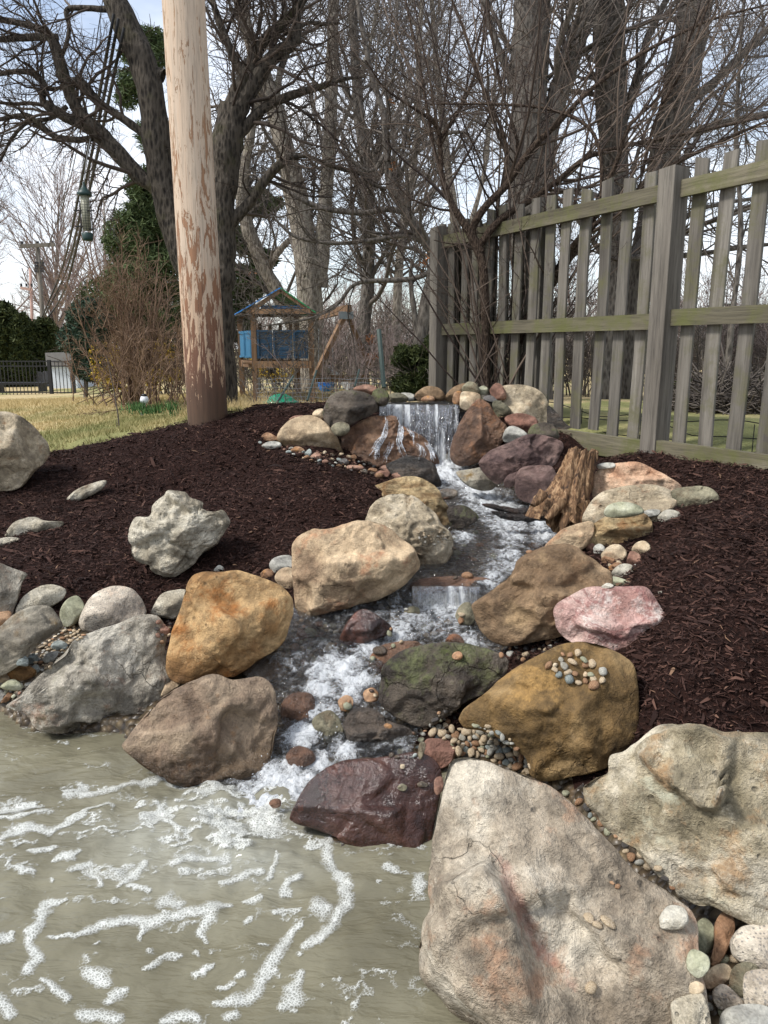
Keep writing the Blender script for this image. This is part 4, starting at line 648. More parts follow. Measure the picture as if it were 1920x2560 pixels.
for k, (f, p, m, l) in enumerate(cob):
    q = np.array([fr(f, *a) for a in p]); c = (q.min(0) + q.max(0)) / 2; h, n_ = cast(c[0], c[1] + .35 * (q[:, 1].max() - c[1])); sz = (q[:, 0].max() - q[:, 0].min()) / FPX * np.linalg.norm(h - np.array([0, 0, E]))
    R_(l, f, p, m, .8, 4, 120 + k, amp=.03, npl=6 if 'angular' in l or 'faceted' in l else 3, fac=1.6 if 'angular' in l or 'faceted' in l else .5, Y=h[1] - .1 * sz, cat='stone', name='cobble')
# ------------------------------------------------------------ stump and roots
b = NB('driftwood'); v = b.coord((1, 1, .12), rnd=False); g = b.noise(v, 42, 6, .7, .8); g2 = b.noise(b.coord(rnd=False), 9, 5, .6)
M_drift = b.set(color=b.mix(1, b.ramp(g, [(.36, hexc(44, 30, 20)), (.5, hexc(116, 86, 58)), (.64, hexc(170, 140, 106))]), b.ramp(g2, [(.3, .75), (.7, 1.15)]), 'MULTIPLY'), rough=.85, normal=b.bump(g, 1, .012))
M_root = rockmat('wet_root', hexc(16, 10, 8), hexc(34, 22, 16), hexc(58, 38, 26), s=8, bump=.8, gloss=.25)
def stump():
    Yb = 4.42; top = Wp(1258, 975, Yb + .02); bot = Wp(1208, 1126, Yb - .12); root = empty('tree_stump', tuple(bot), 'weathered hollow driftwood stump leaning over the pool', 'stump')
    n, K = 120, 60; ax = top - bot; L = np.linalg.norm(ax); a = ax / L; r_ = np.cross(a, (0, 1, 0)); r_ /= np.linalg.norm(r_); r_ = -r_ if r_[0] < 0 else r_; f_ = np.cross(a, r_)
    th = np.linspace(0, 2 * np.pi, n, endpoint=False); t = np.linspace(0, 1, K)
    TH, T_ = np.meshgrid(th, t); sc = 1.0 / FPX * Yb
    # flutes follow the axis with a slight twist
    ph = TH + T_ * .5; fl = fbm(np.stack([np.cos(ph) * 4.5, np.sin(ph) * 4.5, T_ * 1.2], -1), 3, 3, .65)
    lobes = .5 + .5 * np.cos(3 * TH + 2.4)
    w_ = sc * (31 + 24 * (1 - T_) ** 1.8 * (.3 + .9 * lobes) + 7 * (1 - T_)); R = w_ * (1 + .20 * fl)
    drop = (fbm(np.stack([np.cos(TH) * 3, np.sin(TH) * 3, TH * 0], -1), 3, 8) * .018 + .02 * np.cos(TH - .3)) * ss(.8, 1, T_)
    low = -.06 * (lobes * 1.3 - .5) * ss(.35, 0, T_)
    c = bot + a * ((T_ * L) + drop + low)[..., None]
    V = c + (r_ * (np.cos(TH) * R)[..., None]) + (f_ * (np.sin(TH) * R * .8)[..., None])
    # inner wall
    Vi = c + (r_ * (np.cos(TH) * R * .72)[..., None]) + (f_ * (np.sin(TH) * R * .8 * .72)[..., None]); Vi = Vi[::-1]
    A = np.concatenate([V, Vi[:K // 2]], 0); KK = len(A); i = np.arange(KK - 1)[:, None] * n + np.arange(n)[None]; j = np.arange(KK - 1)[:, None] * n + (np.arange(n)[None] + 1) % n
    F = np.stack([i, j, j + n, i + n], -1).reshape(-1, 4)
    me = mesh_np('trunk_shell', A.reshape(-1, 3), F, M_drift); part('trunk_shell', me, M_drift, root)
    for (pts, rr_) in [([(1215, 1080), (1195, 1105), (1180, 1122)], .03), ([(1228, 1110), (1220, 1130), (1214, 1152)], .032), ([(1175, 1065), (1160, 1082), (1150, 1092)], .028), ([(1260, 1085), (1268, 1105), (1262, 1125)], .03)]:
        P = smooth_path([Wp(x, y, Yb - .18 - .02 * k) for k, (x, y) in enumerate(pts)], 10); rad = np.linspace(rr_ * 1.2, rr_ * .5, 10)
        def jt(V, P_): d = V - P_; return P_ + d * (1 + .25 * fbm(V * 60, 2, 4))[..., None]
        V, F = tubes(P[None], rad[None], 16, jt); part('root', mesh_np('root', V, F, M_drift), M_drift, root)
stump()
for k, (pts, r, lab) in enumerate([([(1042, 1090), (1075, 1096), (1110, 1104), (1165, 1102), (1195, 1090)], .022, 'dark wet forked root lying across the stream towards the stump'), ([(1062, 1105), (1100, 1116), (1140, 1118), (1185, 1112)], .026, 'lower dark wet root touching the pool under the forked root')]):
    P = smooth_path([Wp(x, y, 4.5 + .02 * i) for i, (x, y) in enumerate(pts)], 22); rad = np.interp(np.linspace(0, 1, 22), [0, .15, .6, 1], [.2, .7, 1, 1.3]) * r
    def jt(V, P_): d = V - P_; return P_ + d * (1 + .35 * fbm(V * 40, 3, 4 + k))[..., None]
    V, F = tubes(P[None], rad[None], 16, jt); o = link('driftwood_root', mesh_np('driftwood_root', V, F, M_root)); tag(o, lab, 'driftwood')
#%%PART2
# ------------------------------------------------------------ wooden fence on the right
def warped_box(lx, ly, lz, seed, top=0.0):
    bm = bmesh.new(); bmesh.ops.create_cube(bm, size=1); 
    bmesh.ops.subdivide_edges(bm, edges=[e for e in bm.edges if abs(e.verts[0].co.z - e.verts[1].co.z) > .5], cuts=5)
    r = random.Random(seed); a, c, d = r.uniform(-.012, .012), r.uniform(-.01, .01), r.uniform(-.5, .5)
    for v in bm.verts:
        t = v.co.z + .5; k = 4 * t * (1 - t); v.co = Vector((v.co.x * lx + a * k + d * .01 * t, v.co.y * ly + c * k, t * lz))
        if t > .99: v.co.z += r.uniform(-.008, .008) + top * v.co.x / lx
    bmesh.ops.bevel(bm, geom=[e for e in bm.edges if abs(e.verts[0].co.z - e.verts[1].co.z) > .05], offset=.003, segments=1, affect='EDGES', clamp_overlap=True)
    me = bpy.data.meshes.new('board'); bm.to_mesh(me); bm.free(); return me
fence = empty('wooden_fence', (P0[0], P0[1], 0), 'weathered grey green picket fence with mossy rails at right', 'fence'); fence.rotation_euler = (0, 0, math.atan2(FD[1], FD[0]))
def fchild(name, me, mat, loc, rot=(0, 0, 0), label=None):
    if len(me.materials) == 0: me.materials.append(mat)
    o = bpy.data.objects.new(name, me); COL.objects.link(o); o.parent = fence; o.location = loc; o.rotation_euler = rot
    if label: o['label'] = label
    return o
LP = float(np.linalg.norm(P1 - P0)); pk = [warped_box(.100, .02, 1.72, k, random.uniform(-.02, .02)) for k in range(6)]
rf = random.Random(4)
for k in range(14):
    s_ = LP - (.244 + .195 * k); fchild('picket', pk[k % 6], W_picket, (s_, .035, 1.0 + rf.uniform(-.02, .02)), (rf.uniform(-.01, .01), rf.uniform(-.012, .012), rf.uniform(-.04, .04)))
for k in range(12):
    s_ = LP + (.155 + .205 * k); fchild('picket', pk[(k + 3) % 6], W_picket, (s_, .035, 1.0 + rf.uniform(-.02, .02)), (rf.uniform(-.01, .01), rf.uniform(-.012, .012), 0))
# second skin of boards on the far side of the rails (staggered)
for k in range(13):
    if k in (0, 1, 2, 4): continue
    s_ = LP - (.34 + .195 * k); fchild('picket', pk[(k + 1) % 6], W_picket, (s_, .125, .98 + rf.uniform(-.02, .02)), (0, rf.uniform(-.01, .01), 0))
for k in range(8):
    fchild('picket', pk[(k + 2) % 6], W_picket, (.12 + .165 * k, .15, .97 + rf.uniform(-.03, .03)), (0, rf.uniform(-.012, .012), 0))
for s_, zt in ((0, 2.68), (LP, 2.68), (LP * 2, 2.68)):
    me = warped_box(.13, .13, zt - .75, int(s_ * 9) + 1); fchild('post', me, W_post, (s_, -.02, .75))
fchild('picket', warped_box(.11, .02, 1.7, 40), W_dark, (.14, .06, .98), label='dark board beside the left post')  # single board in a darker wood colour
for (a, bb, z, h, nm) in ((.065, LP - .065, 2.50, .10, 0), (LP + .065, LP * 2 - .065, 2.50, .10, 1), (.065, LP - .065, 1.715, .10, 2), (LP + .065, LP * 2 - .065, 1.735, .10, 3), (.9, LP - .065, .85, .145, 4), (LP + .065, LP * 2 - .065, .85, .16, 5)):
    yy = -.005 if nm < 4 else -.045
    m = MB(); nseg = 10
    for q_ in range(1): m.box(((a + bb) / 2, yy, z + h / 2), (bb - a, .04 if nm < 4 else .05, h))
    me = m.mesh('rail'); fchild('rail' if nm < 4 else 'kick_board', me, W_rail, (0, 0, 0), (0, 0, 0))
# ------------------------------------------------------------ utility pole (foreground)
def polemat():
    b = NB('peeled_pole_wood'); v = b.coord((1, 1, .06), rnd=False); v3 = b.coord((1, 1, .16), rnd=False); z = b.sep(b.n.new('ShaderNodeTexCoord').outputs['Object'], 2)
    fine = b.noise(v, 45, 6, .65, .5); pat = b.noise(v3, 17, 7, .7, 1.3); pat2 = b.noise(v3, 30, 5, .6, 1.2)
    base = b.mix(b.noise(v, 7, 3), hexc(180, 156, 132), hexc(206, 188, 166))
    base = b.mix(b.ramp(fine, [(.52, 0), (.72, .5)]), base, hexc(160, 126, 96))
    base = b.mix(b.ramp(b.math('DIVIDE', z, 3.2, clamp=True), [(.05, .75), (.45, .0)]), base, hexc(178, 134, 92))
    # amount of inner bark left grows towards the ground
    kz = b.math('DIVIDE', z, 3.2, clamp=True); thr = b.ramp(kz, [(0, .22), (.06, .38), (.12, .44), (.2, .48), (.5, .515), (1, .56)])
    d = b.math('SUBTRACT', b.math('ADD', b.math('MULTIPLY', pat, .75), b.math('MULTIPLY', pat2, .25)), thr)
    barkc = b.ramp(kz, [(0, hexc(28, 14, 11)), (.09, hexc(48, 21, 14)), (.18, hexc(84, 40, 22)), (.38, hexc(132, 84, 48)), (1, hexc(150, 114, 78))])
    edge = b.ramp(b.math('ABSOLUTE', d), [(0, .8), (.012, 0)])
    c = b.mix(b.ramp(d, [(-.05, 0), (-.005, .3), (.015, .85)]), base, barkc); c = b.mix(b.math('MULTIPLY', edge, .45), c, hexc(226, 206, 180)); c = b.mix(1, c, b.ramp(fine, [(.3, .66), (.5, .98), (.65, 1.12)]), 'MULTIPLY')
    cr_ = b.noise(b.coord((1, 1, .02), rnd=False), 26, 3, .5, .2); c = b.mix(b.ramp(b.math('ABSOLUTE', b.math('SUBTRACT', cr_, .5)), [(0, .75), (.006, 0)]), c, hexc(70, 48, 34))
    vo = b.voro(b.coord((1, 1, .8), rnd=False), 5.5); c = b.mix(b.ramp(vo, [(.03, .8), (.06, 0)]), c, hexc(60, 40, 28))
    h = b.math('ADD', b.math('MULTIPLY', fine, .4), b.ramp(d, [(0, 0), (.02, .5)]))
    return b.set(color=c, rough=.75, normal=b.bump(h, .8, .006))
M_pole = polemat()
pb = Wp(450, 925, 6.5); pt = Wp(395, -20, 6.5); ax = (pt - pb); ax = ax / ax[2]
root = empty('utility_pole', tuple(pb), 'thick new utility pole with peeled streaky bark, standing in the mulch', 'utility pole')
K = 160; zz = np.linspace(-.15, 5.2, K); P = np.stack([zz * ax[0], zz * ax[1], zz], -1); R = .166 - .002 * zz
def jt(V, P_): d = V - P_; an = np.arctan2(d[..., 1], d[..., 0]); return P_ + d * (1 + .012 * fbm(np.stack([np.cos(an) * 5, np.sin(an) * 5, V[..., 2] * .8], -1), 3, 2) + .01 * fbm(np.stack([np.cos(an) * 1.2, np.sin(an) * 1.2, V[..., 2] * .7], -1), 2, 6))[..., None]
V, F = tubes(P[None], R[None], 64, jt); me = mesh_np('shaft', V, F, M_pole); o = bpy.data.objects.new('shaft', me); COL.objects.link(o); o.parent = root
# ------------------------------------------------------------ branching generator
def unit(v): return v / (np.linalg.norm(v, axis=-1, keepdims=True) + 1e-9)
def spawn(P, R, n, L, ang, K=5, up=.05, wig=.12, rr=.5, tmin=.15, rmin=.0016, taper=.35, rs=None):
    rs = rs or rng; lens = np.linalg.norm(np.diff(P, axis=1), axis=2).sum(1); i = rs.choice(len(P), n, p=lens / lens.sum()); Kp = P.shape[1]
    t = rs.uniform(tmin, 1, n) * (Kp - 1 - 1e-6); k = t.astype(int); f = (t - k)[:, None]; p = P[i, k] * (1 - f) + P[i, k + 1] * f; tg = unit(P[i, k + 1] - P[i, k]); r0 = R[i, k] * (1 - f[:, 0]) + R[i, k + 1] * f[:, 0]
    per = rs.normal(size=(n, 3)); per -= tg * (per * tg).sum(1, keepdims=True); per = unit(per); a = np.radians(rs.uniform(ang[0], ang[1], n))[:, None]; d = unit(tg * np.cos(a) + per * np.sin(a))
    ln = rs.uniform(L[0], L[1], n)[:, None] * (1.15 - .5 * (t / (Kp - 1)))[:, None]; out = [p]; 
    for q in range(K - 1):
        p = p + d * ln / (K - 1); out.append(p); d = unit(d + rs.normal(size=(n, 3)) * wig + np.array([0, 0, up]))
    r = np.minimum(r0 * rr, ln[:, 0] * .02 + .002); r = np.maximum(r, rmin); return np.stack(out, 1), r[:, None] * np.linspace(1, taper, K)[None]
def cull(P, R, m=140, keep=None):
    mid = P[:, P.shape[1] // 2]; x, y, d = project(mid); k = (x > -m) & (x < 1659 + m) & (y > -m - 60) & (d > .3); return P[k], R[k]
def multi(name, lst, mat, root=None, kind=None, m=140):
    Vs = []; Fs = []; n = 0
    for P, R, sd_ in lst:
        P, R = cull(P, R, m)
        if len(P) == 0: continue
        V, F = tubes(P, R, sd_); Vs.append(V); Fs.append(F + n); n += len(V)
    if not Vs: return None
    me = mesh_np(name, np.concatenate(Vs), np.concatenate(Fs), mat); 
    o = part(name, me, mat, root) if root else link(name, me, mat)
    if kind: o['kind'] = kind
    return o
def pxlimb(pts, Y, K=24, dY=0, jit=.004):
    """pts (x,y,w[,dYlocal]) in photo pixels -> path and radii"""
    Q = np.array([Wp(p[0], p[1], Y + (p[3] if len(p) > 3 else 0)) for p in pts]); dep = project(Q)[2]; rad = np.array([p[2] for p in pts]) / 2 * dep / FPX
    S_ = smooth_path(np.concatenate([Q, rad[:, None]], 1), K); return S_[None, :, :3], np.maximum(S_[None, :, 3], .001)
def bark_jit(s, a, sd=1):
    def f(V, P): d = V - P; return P + d * (1 + a * fbm(V * s, 3, sd))[..., None]
    return f
def treething(name, label, Y, trunks, limbs, mat, tmat, levels, cat='tree', group=None, base=None, sides=12, K=28, jit=(7, .18), extra=None):
    P0_, _ = pxlimb(trunks[0], Y, K); root = empty(name, tuple(P0_[0, 0]), label, cat, group)
    Vs = []; Fs = []; n = 0; allp = []
    for t in trunks:
        P, R = pxlimb(t, Y, K); V, F = tubes(P, R, sides * 2, bark_jit(*jit)); Vs.append(V); Fs.append(F + n); n += len(V); allp.append((P, R))
    part('trunk', mesh_np('trunk', np.concatenate(Vs), np.concatenate(Fs), mat), mat, root)
    for t in limbs:
        P, R = pxlimb(t, Y, K); V, F = tubes(P, R, sides, bark_jit(14, .14)); part('branch', mesh_np('branch', V, F, mat), mat, root); allp.append((P, R))
    cur = (np.concatenate([a for a, _ in allp]), np.concatenate([b for _, b in allp])); lst = []
    for lv in levels:
        lv = dict(lv); sd_ = lv.pop('sides', 3); frm = lv.pop('frm', None)
        if frm == 'limbs' and len(allp) > len(trunks): cur = (np.concatenate([a for a, _ in allp[len(trunks):]]), np.concatenate([b for _, b in allp[len(trunks):]]))
        P, R = spawn(*cur, **lv); P, R = cull(P, R, 260); lst.append((P, R, sd_))
        if P.shape[1] != cur[0].shape[1]: cur = (P, R)
        else: cur = (P, R)
    multi('crown', lst, tmat, root); return root
# big dark tree behind the pole
treething('old_tree', 'big dark furrowed tree forking behind the utility pole', 8.2,
 [[(478, 885, 84), (468, 800, 80), (455, 700, 86), (440, 610, 92), (405, 560, 66), (375, 480, 60), (352, 400, 58), (340, 320, 56), (330, 230, 58), (305, 130, 60), (270, 50, 56), (235, -40, 52)],
  [(478, 885, 70), (472, 760, 66), (470, 640, 70), (480, 540, 60), (478, 450, 58), (485, 380, 60), (492, 300, 62), (505, 230, 56)]],
 [[(362, 430, 40), (330, 400, 34), (300, 380, 34), (250, 325, 36), (210, 285, 34), (170, 240, 26), (145, 185, 26), (122, 110, 24), (100, 70, 18), (50, 52, 13), (0, 42, 12), (-60, 30, 9)],
  [(325, 298, 18), (265, 256, 17), (215, 222, 17), (172, 177, 20), (150, 190, 9), (110, 190, 6)],
  [(200, 298, 13), (165, 302, 13), (120, 295, 12), (85, 270, 15), (50, 250, 12), (0, 258, 9), (-50, 270, 6)],
  [(215, 290, 18), (155, 260, 20), (108, 232, 22), (92, 215, 14), (95, 182, 14), (70, 158, 13), (30, 155, 11), (-40, 168, 9)],
  [(250, 22, 14), (190, 18, 12), (145, 22, 12), (150, 62, 10), (138, 112, 8), (130, 140, 4)],
  [(145, 230, 10), (110, 255, 9), (60, 265, 8), (25, 300, 7), (0, 350, 5)], [(125, 80, 14), (90, 80, 16), (40, 82, 14), (-40, 88, 10)],
  [(352, 165, 30), (330, 155, 22), (306, 148, 20)],
  [(480, 420, 42), (488, 330, 40), (500, 240, 40), (530, 170, 36), (560, 105, 28), (590, 70, 24), (620, 40, 22), (645, 15, 20), (670, -30, 16)],
  [(488, 330, 36), (520, 230, 38), (560, 160, 34), (600, 115, 30), (635, 90, 26), (640, 50, 20), (640, -30, 18)],
  [(492, 310, 34), (525, 280, 24), (552, 250, 22), (588, 222, 19), (640, 203, 17), (700, 185, 13), (735, 172, 10), (790, 165, 5)],
  [(478, 560, 22), (482, 520, 24), (505, 475, 24), (545, 430, 22), (575, 385, 20), (605, 355, 18), (628, 340, 16)],
  [(628, 340, 8), (665, 338, 9), (700, 352, 9), (740, 365, 10), (775, 372, 11), (800, 395, 9), (835, 410, 6)],
  [(605, 150, 14), (650, 58, 9), (700, 52, 8), (735, 50, 5)], [(530, 180, 22), (490, 90, 18), (465, 20, 14), (450, -40, 10)]],
 B_dark, TW_dark, [dict(n=150, L=(.4, 1.1), ang=(25, 75), K=8, wig=.22, up=.03, rr=.45, sides=5, frm='limbs'), dict(n=900, L=(.2, .7), ang=(25, 75), K=6, wig=.22, up=.03, rr=.55, sides=3), dict(n=5200, L=(.08, .32), ang=(25, 80), K=4, wig=.25, up=.02, rr=.6, sides=3, rmin=.0022)], cat='tree', K=44)
# mid distance trees
def midtree(label, Y, trunks, limbs, mat=B_pale, n=(50, 420, 1500), rmin=.006, tm=TW_mid, L=1.0, **k):
    return treething('bare_tree', label, Y, trunks, limbs, mat, tm, [dict(n=n[0], L=(1.0 * L, 3.0 * L), ang=(25, 65), K=9, wig=.16, up=.06, rr=.4, sides=5, tmin=.25), dict(n=n[1], L=(.5 * L, 1.6 * L), ang=(25, 70), K=6, wig=.17, up=.04, rr=.5, rmin=rmin * 1.3), dict(n=n[2], L=(.2 * L, .8 * L), ang=(25, 75), K=4, wig=.2, up=.03, rr=.6, rmin=rmin)], group='bare trees beyond the garden', **k)
midtree('tall pale grey forked tree directly behind the swing set', 17, [[(678, 880, 66), (676, 780, 58), (674, 700, 55), (662, 560, 52), (640, 430, 50), (620, 350, 44), (592, 230, 36), (545, 100, 30), (505, -40, 26)], [(690, 620, 34), (698, 500, 32), (709, 350, 30), (716, 200, 27), (722, -40, 22)]], [[(640, 430, 20), (610, 300, 16), (600, 180, 14), (640, 60, 10), (650, -40, 8)], [(712, 330, 12), (760, 220, 10), (800, 90, 8), (820, -20, 6)]])
midtree('slanting pale tree leaning left above the playhouse roof', 19, [[(665, 880, 40), (640, 720, 34), (605, 645, 32), (562, 560, 30), (532, 480, 30), (522, 400, 26), (540, 300, 20), (560, 180, 16)]], [[(575, 590, 16), (605, 540, 14), (650, 500, 10), (700, 490, 6)]], n=(25, 260, 1200))
midtree('slim dark upright tree right of the swing set frame', 14, [[(774, 870, 42), (782, 760, 36), (788, 680, 30), (796, 600, 28), (796, 480, 26), (790, 350, 26), (776, 250, 24), (766, 100, 20), (760, -40, 18)]], [[(792, 380, 10), (830, 280, 9), (850, 150, 7), (860, 0, 5)], [(780, 260, 10), (740, 170, 8), (720, 60, 6)], [(790, 350, 14), (840, 300, 10), (880, 200, 8)]], mat=B_mid)
midtree('crooked brown tree left of the fence end with a long low branch', 11.5, [[(893, 870, 36), (904, 750, 30), (925, 650, 32), (942, 560, 28), (918, 520, 24), (875, 455, 22), (846, 400, 24), (835, 330, 16), (830, 250, 14), (800, 150, 12), (775, 20, 10), (770, -40, 8)]],
 [[(948, 582, 12), (890, 602, 11), (835, 606, 11), (784, 609, 9), (756, 622, 8), (734, 652, 7), (700, 676, 6), (660, 690, 5), (600, 700, 4), (560, 706, 2)], [(880, 460, 14), (840, 452, 12), (780, 460, 12), (700, 450, 11), (640, 425, 10), (590, 395, 7), (540, 385, 4)], [(940, 540, 12), (880, 510, 10), (800, 520, 9), (720, 525, 8), (640, 512, 7), (590, 470, 5)], [(905, 740, 14), (888, 620, 10), (890, 560, 7)], [(846, 400, 14), (900, 330, 10), (960, 290, 9), (1010, 285, 7)], [(835, 330, 12), (800, 370, 9), (740, 330, 8), (720, 300, 5)]], mat=B_mid, n=(60, 560, 1900), rmin=.0035, L=.7)
midtree('massive grey trunk behind the picket fence, nearest to the leafless bush', 13, [[(1150, 880, 88), (1150, 700, 84), (1143, 560, 80), (1140, 400, 78), (1142, 200, 76), (1150, 60, 78), (1155, -60, 80)], [(1165, 400, 50), (1190, 260, 46), (1235, 120, 44), (1270, 20, 40), (1290, -60, 36)]], [[(1140, 260, 24), (1100, 160, 18), (1060, 60, 14), (1040, -30, 12)]], mat=B_mid, n=(36, 330, 1200), rmin=.004)
midtree('upright grey trunk second behind the picket fence', 13.5, [[(1300, 900, 50), (1302, 760, 48), (1330, 600, 50), (1330, 400, 58), (1322, 250, 62), (1318, 100, 68), (1312, -60, 70)]], [[(1330, 300, 26), (1370, 190, 20), (1400, 80, 16), (1450, -20, 12)], [(1310, 560, 16), (1400, 556, 14), (1512, 548, 11), (1600, 535, 9), (1690, 525, 7)]], mat=B_mid, n=(36, 330, 1200), rmin=.004)
midtree('leaning grey trunk third behind the picket fence beside the tall post', 14, [[(1362, 900, 50), (1362, 760, 44), (1385, 600, 52), (1420, 400, 62), (1450, 280, 66), (1480, 140, 68), (1505, 0, 70), (1515, -60, 70)]], [[(1430, 312, 24), (1530, 276, 18), (1659, 245, 12), (1760, 230, 8)], [(1450, 240, 24), (1540, 180, 20), (1620, 100, 16), (1700, 20, 12)], [(1400, 560, 16), (1480, 470, 12), (1560, 440, 9), (1700, 420, 6)]], mat=B_mid, n=(40, 400, 1500), rmin=.004)
midtree('thin bare tree right of the tall fence post, seen past the pickets', 11, [[(1560, 900, 14), (1580, 700, 12), (1600, 500, 11), (1590, 300, 9), (1600, 100, 7), (1610, -40, 5)]], [], mat=B_mid, n=(26, 300, 1500), rmin=.0035, L=.6)
midtree('light grey bare tree between dark slim tree and crooked brown tree', 26, [[(1010, 900, 26), (1000, 700, 22), (985, 500, 20), (960, 300, 16), (940, 100, 12), (930, -40, 9)]], [[(990, 560, 12), (1040, 400, 10), (1060, 250, 8), (1080, 100, 6)], [(970, 350, 10), (900, 230, 8), (860, 120, 6)]], n=(46, 420, 1500), rmin=.007, L=1.4)
midtree('high bare tree filling the sky above the crooked branch', 22, [[(860, 860, 22), (856, 700, 20), (870, 500, 18), (900, 300, 15), (905, 100, 12), (915, -40, 9)]], [], n=(46, 380, 1300), rmin=.0065, L=1.3)
# far trees
def fartree(label, px, base, top, Y, w, n, spread=1.0, mat=TW_far, name='bare_tree'):
    H = Wp(px, top, Y)[2] - Wp(px, base, Y)[2]; trunks = [[(px, base, w), (px + random.uniform(-8, 8), (base * .6 + top * .4), w * .6), (px + random.uniform(-14, 14), top, w * .1)]]
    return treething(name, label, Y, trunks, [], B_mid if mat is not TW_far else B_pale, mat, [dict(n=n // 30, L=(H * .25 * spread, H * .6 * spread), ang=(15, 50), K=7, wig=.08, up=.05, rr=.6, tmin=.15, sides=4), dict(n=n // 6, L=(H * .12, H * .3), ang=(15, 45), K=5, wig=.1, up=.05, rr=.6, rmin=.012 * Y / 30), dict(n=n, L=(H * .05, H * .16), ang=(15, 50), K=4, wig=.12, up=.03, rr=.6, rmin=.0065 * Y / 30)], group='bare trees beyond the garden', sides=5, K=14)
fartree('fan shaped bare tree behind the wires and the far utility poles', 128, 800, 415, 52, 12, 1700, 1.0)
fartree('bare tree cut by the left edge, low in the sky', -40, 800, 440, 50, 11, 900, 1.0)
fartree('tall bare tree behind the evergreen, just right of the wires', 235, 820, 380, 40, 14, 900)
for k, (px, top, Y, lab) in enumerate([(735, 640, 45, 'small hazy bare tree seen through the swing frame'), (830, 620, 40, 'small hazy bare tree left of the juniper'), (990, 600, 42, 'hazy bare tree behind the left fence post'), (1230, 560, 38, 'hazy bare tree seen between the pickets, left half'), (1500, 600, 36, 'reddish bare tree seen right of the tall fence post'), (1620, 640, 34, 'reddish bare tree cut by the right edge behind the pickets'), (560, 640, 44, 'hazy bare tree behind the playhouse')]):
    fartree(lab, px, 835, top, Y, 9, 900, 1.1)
# distant woods as one mass
def woods():
    n = 420; x = rng.uniform(-42, 45, n); y = rng.uniform(55, 80, n); h = rng.uniform(3, 6.5, n); base = np.stack([x, y, x * 0 - .3], -1); P = np.stack([base, base + np.stack([rng.normal(0, .3, n), x * 0, h * .5], -1), base + np.stack([rng.normal(0, .6, n), x * 0, h], -1)], 1); R = np.outer(rng.uniform(.05, .12, n), [1, .6, .2])
    c1 = spawn(P, R, 2600, (1.2, 3), (15, 60), 4, rmin=.03); c2 = spawn(*c1, 9000, (.5, 1.6), (15, 60), 3, rmin=.02)
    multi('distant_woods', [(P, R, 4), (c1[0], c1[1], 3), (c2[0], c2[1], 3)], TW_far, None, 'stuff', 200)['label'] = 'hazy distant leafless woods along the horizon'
woods()
def brushline():
    n = 260; x = rng.uniform(-1, 22, n); y = rng.uniform(24, 40, n); h = rng.uniform(1.5, 3.6, n) * y / 34; base = np.stack([x, y, x * 0 + .2], -1); P = np.stack([base, base + np.stack([rng.normal(0, .25, n), x * 0, h * .5], -1), base + np.stack([rng.normal(0, .5, n), x * 0, h], -1)], 1); R = np.outer(rng.uniform(.02, .05, n), [1, .6, .2]); c1 = spawn(P, R, 2600, (.6, 1.8), (15, 70), 4, rmin=.014); c2 = spawn(*c1, 9000, (.3, 1.0), (15, 70), 3, rmin=.011)
    multi('hedgerow_brush', [(P, R, 4), (c1[0], c1[1], 3), (c2[0], c2[1], 3)], TW_mid, None, 'stuff', 200)['label'] = 'tangled leafless hedgerow far beyond the picket fence'

brushline()
def hedge(label, xr, yr, hr, n, m1, m2, mat):
    x = rng.uniform(*xr, n); y = rng.uniform(*yr, n); h = rng.uniform(*hr, n); base = np.stack([x, y, G(x, y)], -1); P = np.stack([base, base + np.stack([rng.normal(0, .15, n), x * 0, h * .5], -1), base + np.stack([rng.normal(0, .35, n), x * 0, h], -1)], 1); R = np.outer(rng.uniform(.008, .02, n), [1, .6, .2]); c1 = spawn(P, R, m1, (.3, 1.0), (15, 80), 4, rmin=.007); c2 = spawn(*c1, m2, (.15, .6), (15, 70), 3, rmin=.0055)
    multi('hedgerow_brush', [(P, R, 4), (c1[0], c1[1], 3), (c2[0], c2[1], 3)], mat, None, 'stuff', 200)['label'] = label
hedge('dense leafless hedge just beyond the grass behind the pickets', (2, 14), (14.5, 18), (.6, 1.7), 300, 3200, 12000, TW_mid)
hedge('low leafless brush behind the playset and swing', (-7, 2.2), (19, 23), (.6, 1.6), 200, 2200, 8000, TW_mid)
# --------------------------------------------------------- leaves
def leaves(C, size, asp=.3, dirs=None, droop=0):
    n = len(C); d = unit(rng.normal(size=(n, 3)) + (dirs if dirs is not None else 0)); d[:, 2] -= droop; d = unit(d); u = unit(np.cross(d, rng.normal(size=(n, 3)))); s = size * rng.uniform(.6, 1.4, (n, 1)) if np.isscalar(size) else size[:, None]
    a = C - d * s / 2; b_ = C + d * s / 2; w_ = u * s * asp / 2; V = np.stack([a - w_ * .5, a + w_ * .5, b_ + w_ * .6, b_ - w_ * .6], 1).reshape(-1, 3); return V, np.arange(n * 4).reshape(-1, 4)
def crownpts(blobs, Y, n, thr=-.1, fs=2.0, shell=.55, dY=0):
    out = []; tot = sum(b_[2] * b_[3] for b_ in blobs)
    for (px, py, wx, hy) in blobs:
        c = Wp(px, py, Y); dep = project(c)[2]; rx, rz = wx / 2 * dep / FPX, hy / 2 * dep / FPX; m = int(n * wx * hy / tot * 2.2); d = unit(rng.normal(size=(m, 3))); r = rng.uniform(shell ** 3, 1.15, m) ** (1 / 3); p = c + d * r[:, None] * np.array([rx, (rx + rz) / 2, rz]); k = fbm(p * fs / (rx + rz) * 2.2, 3, int(px) % 50) > thr + (r - .8) * .9; out.append(p[k])
    return np.concatenate(out)
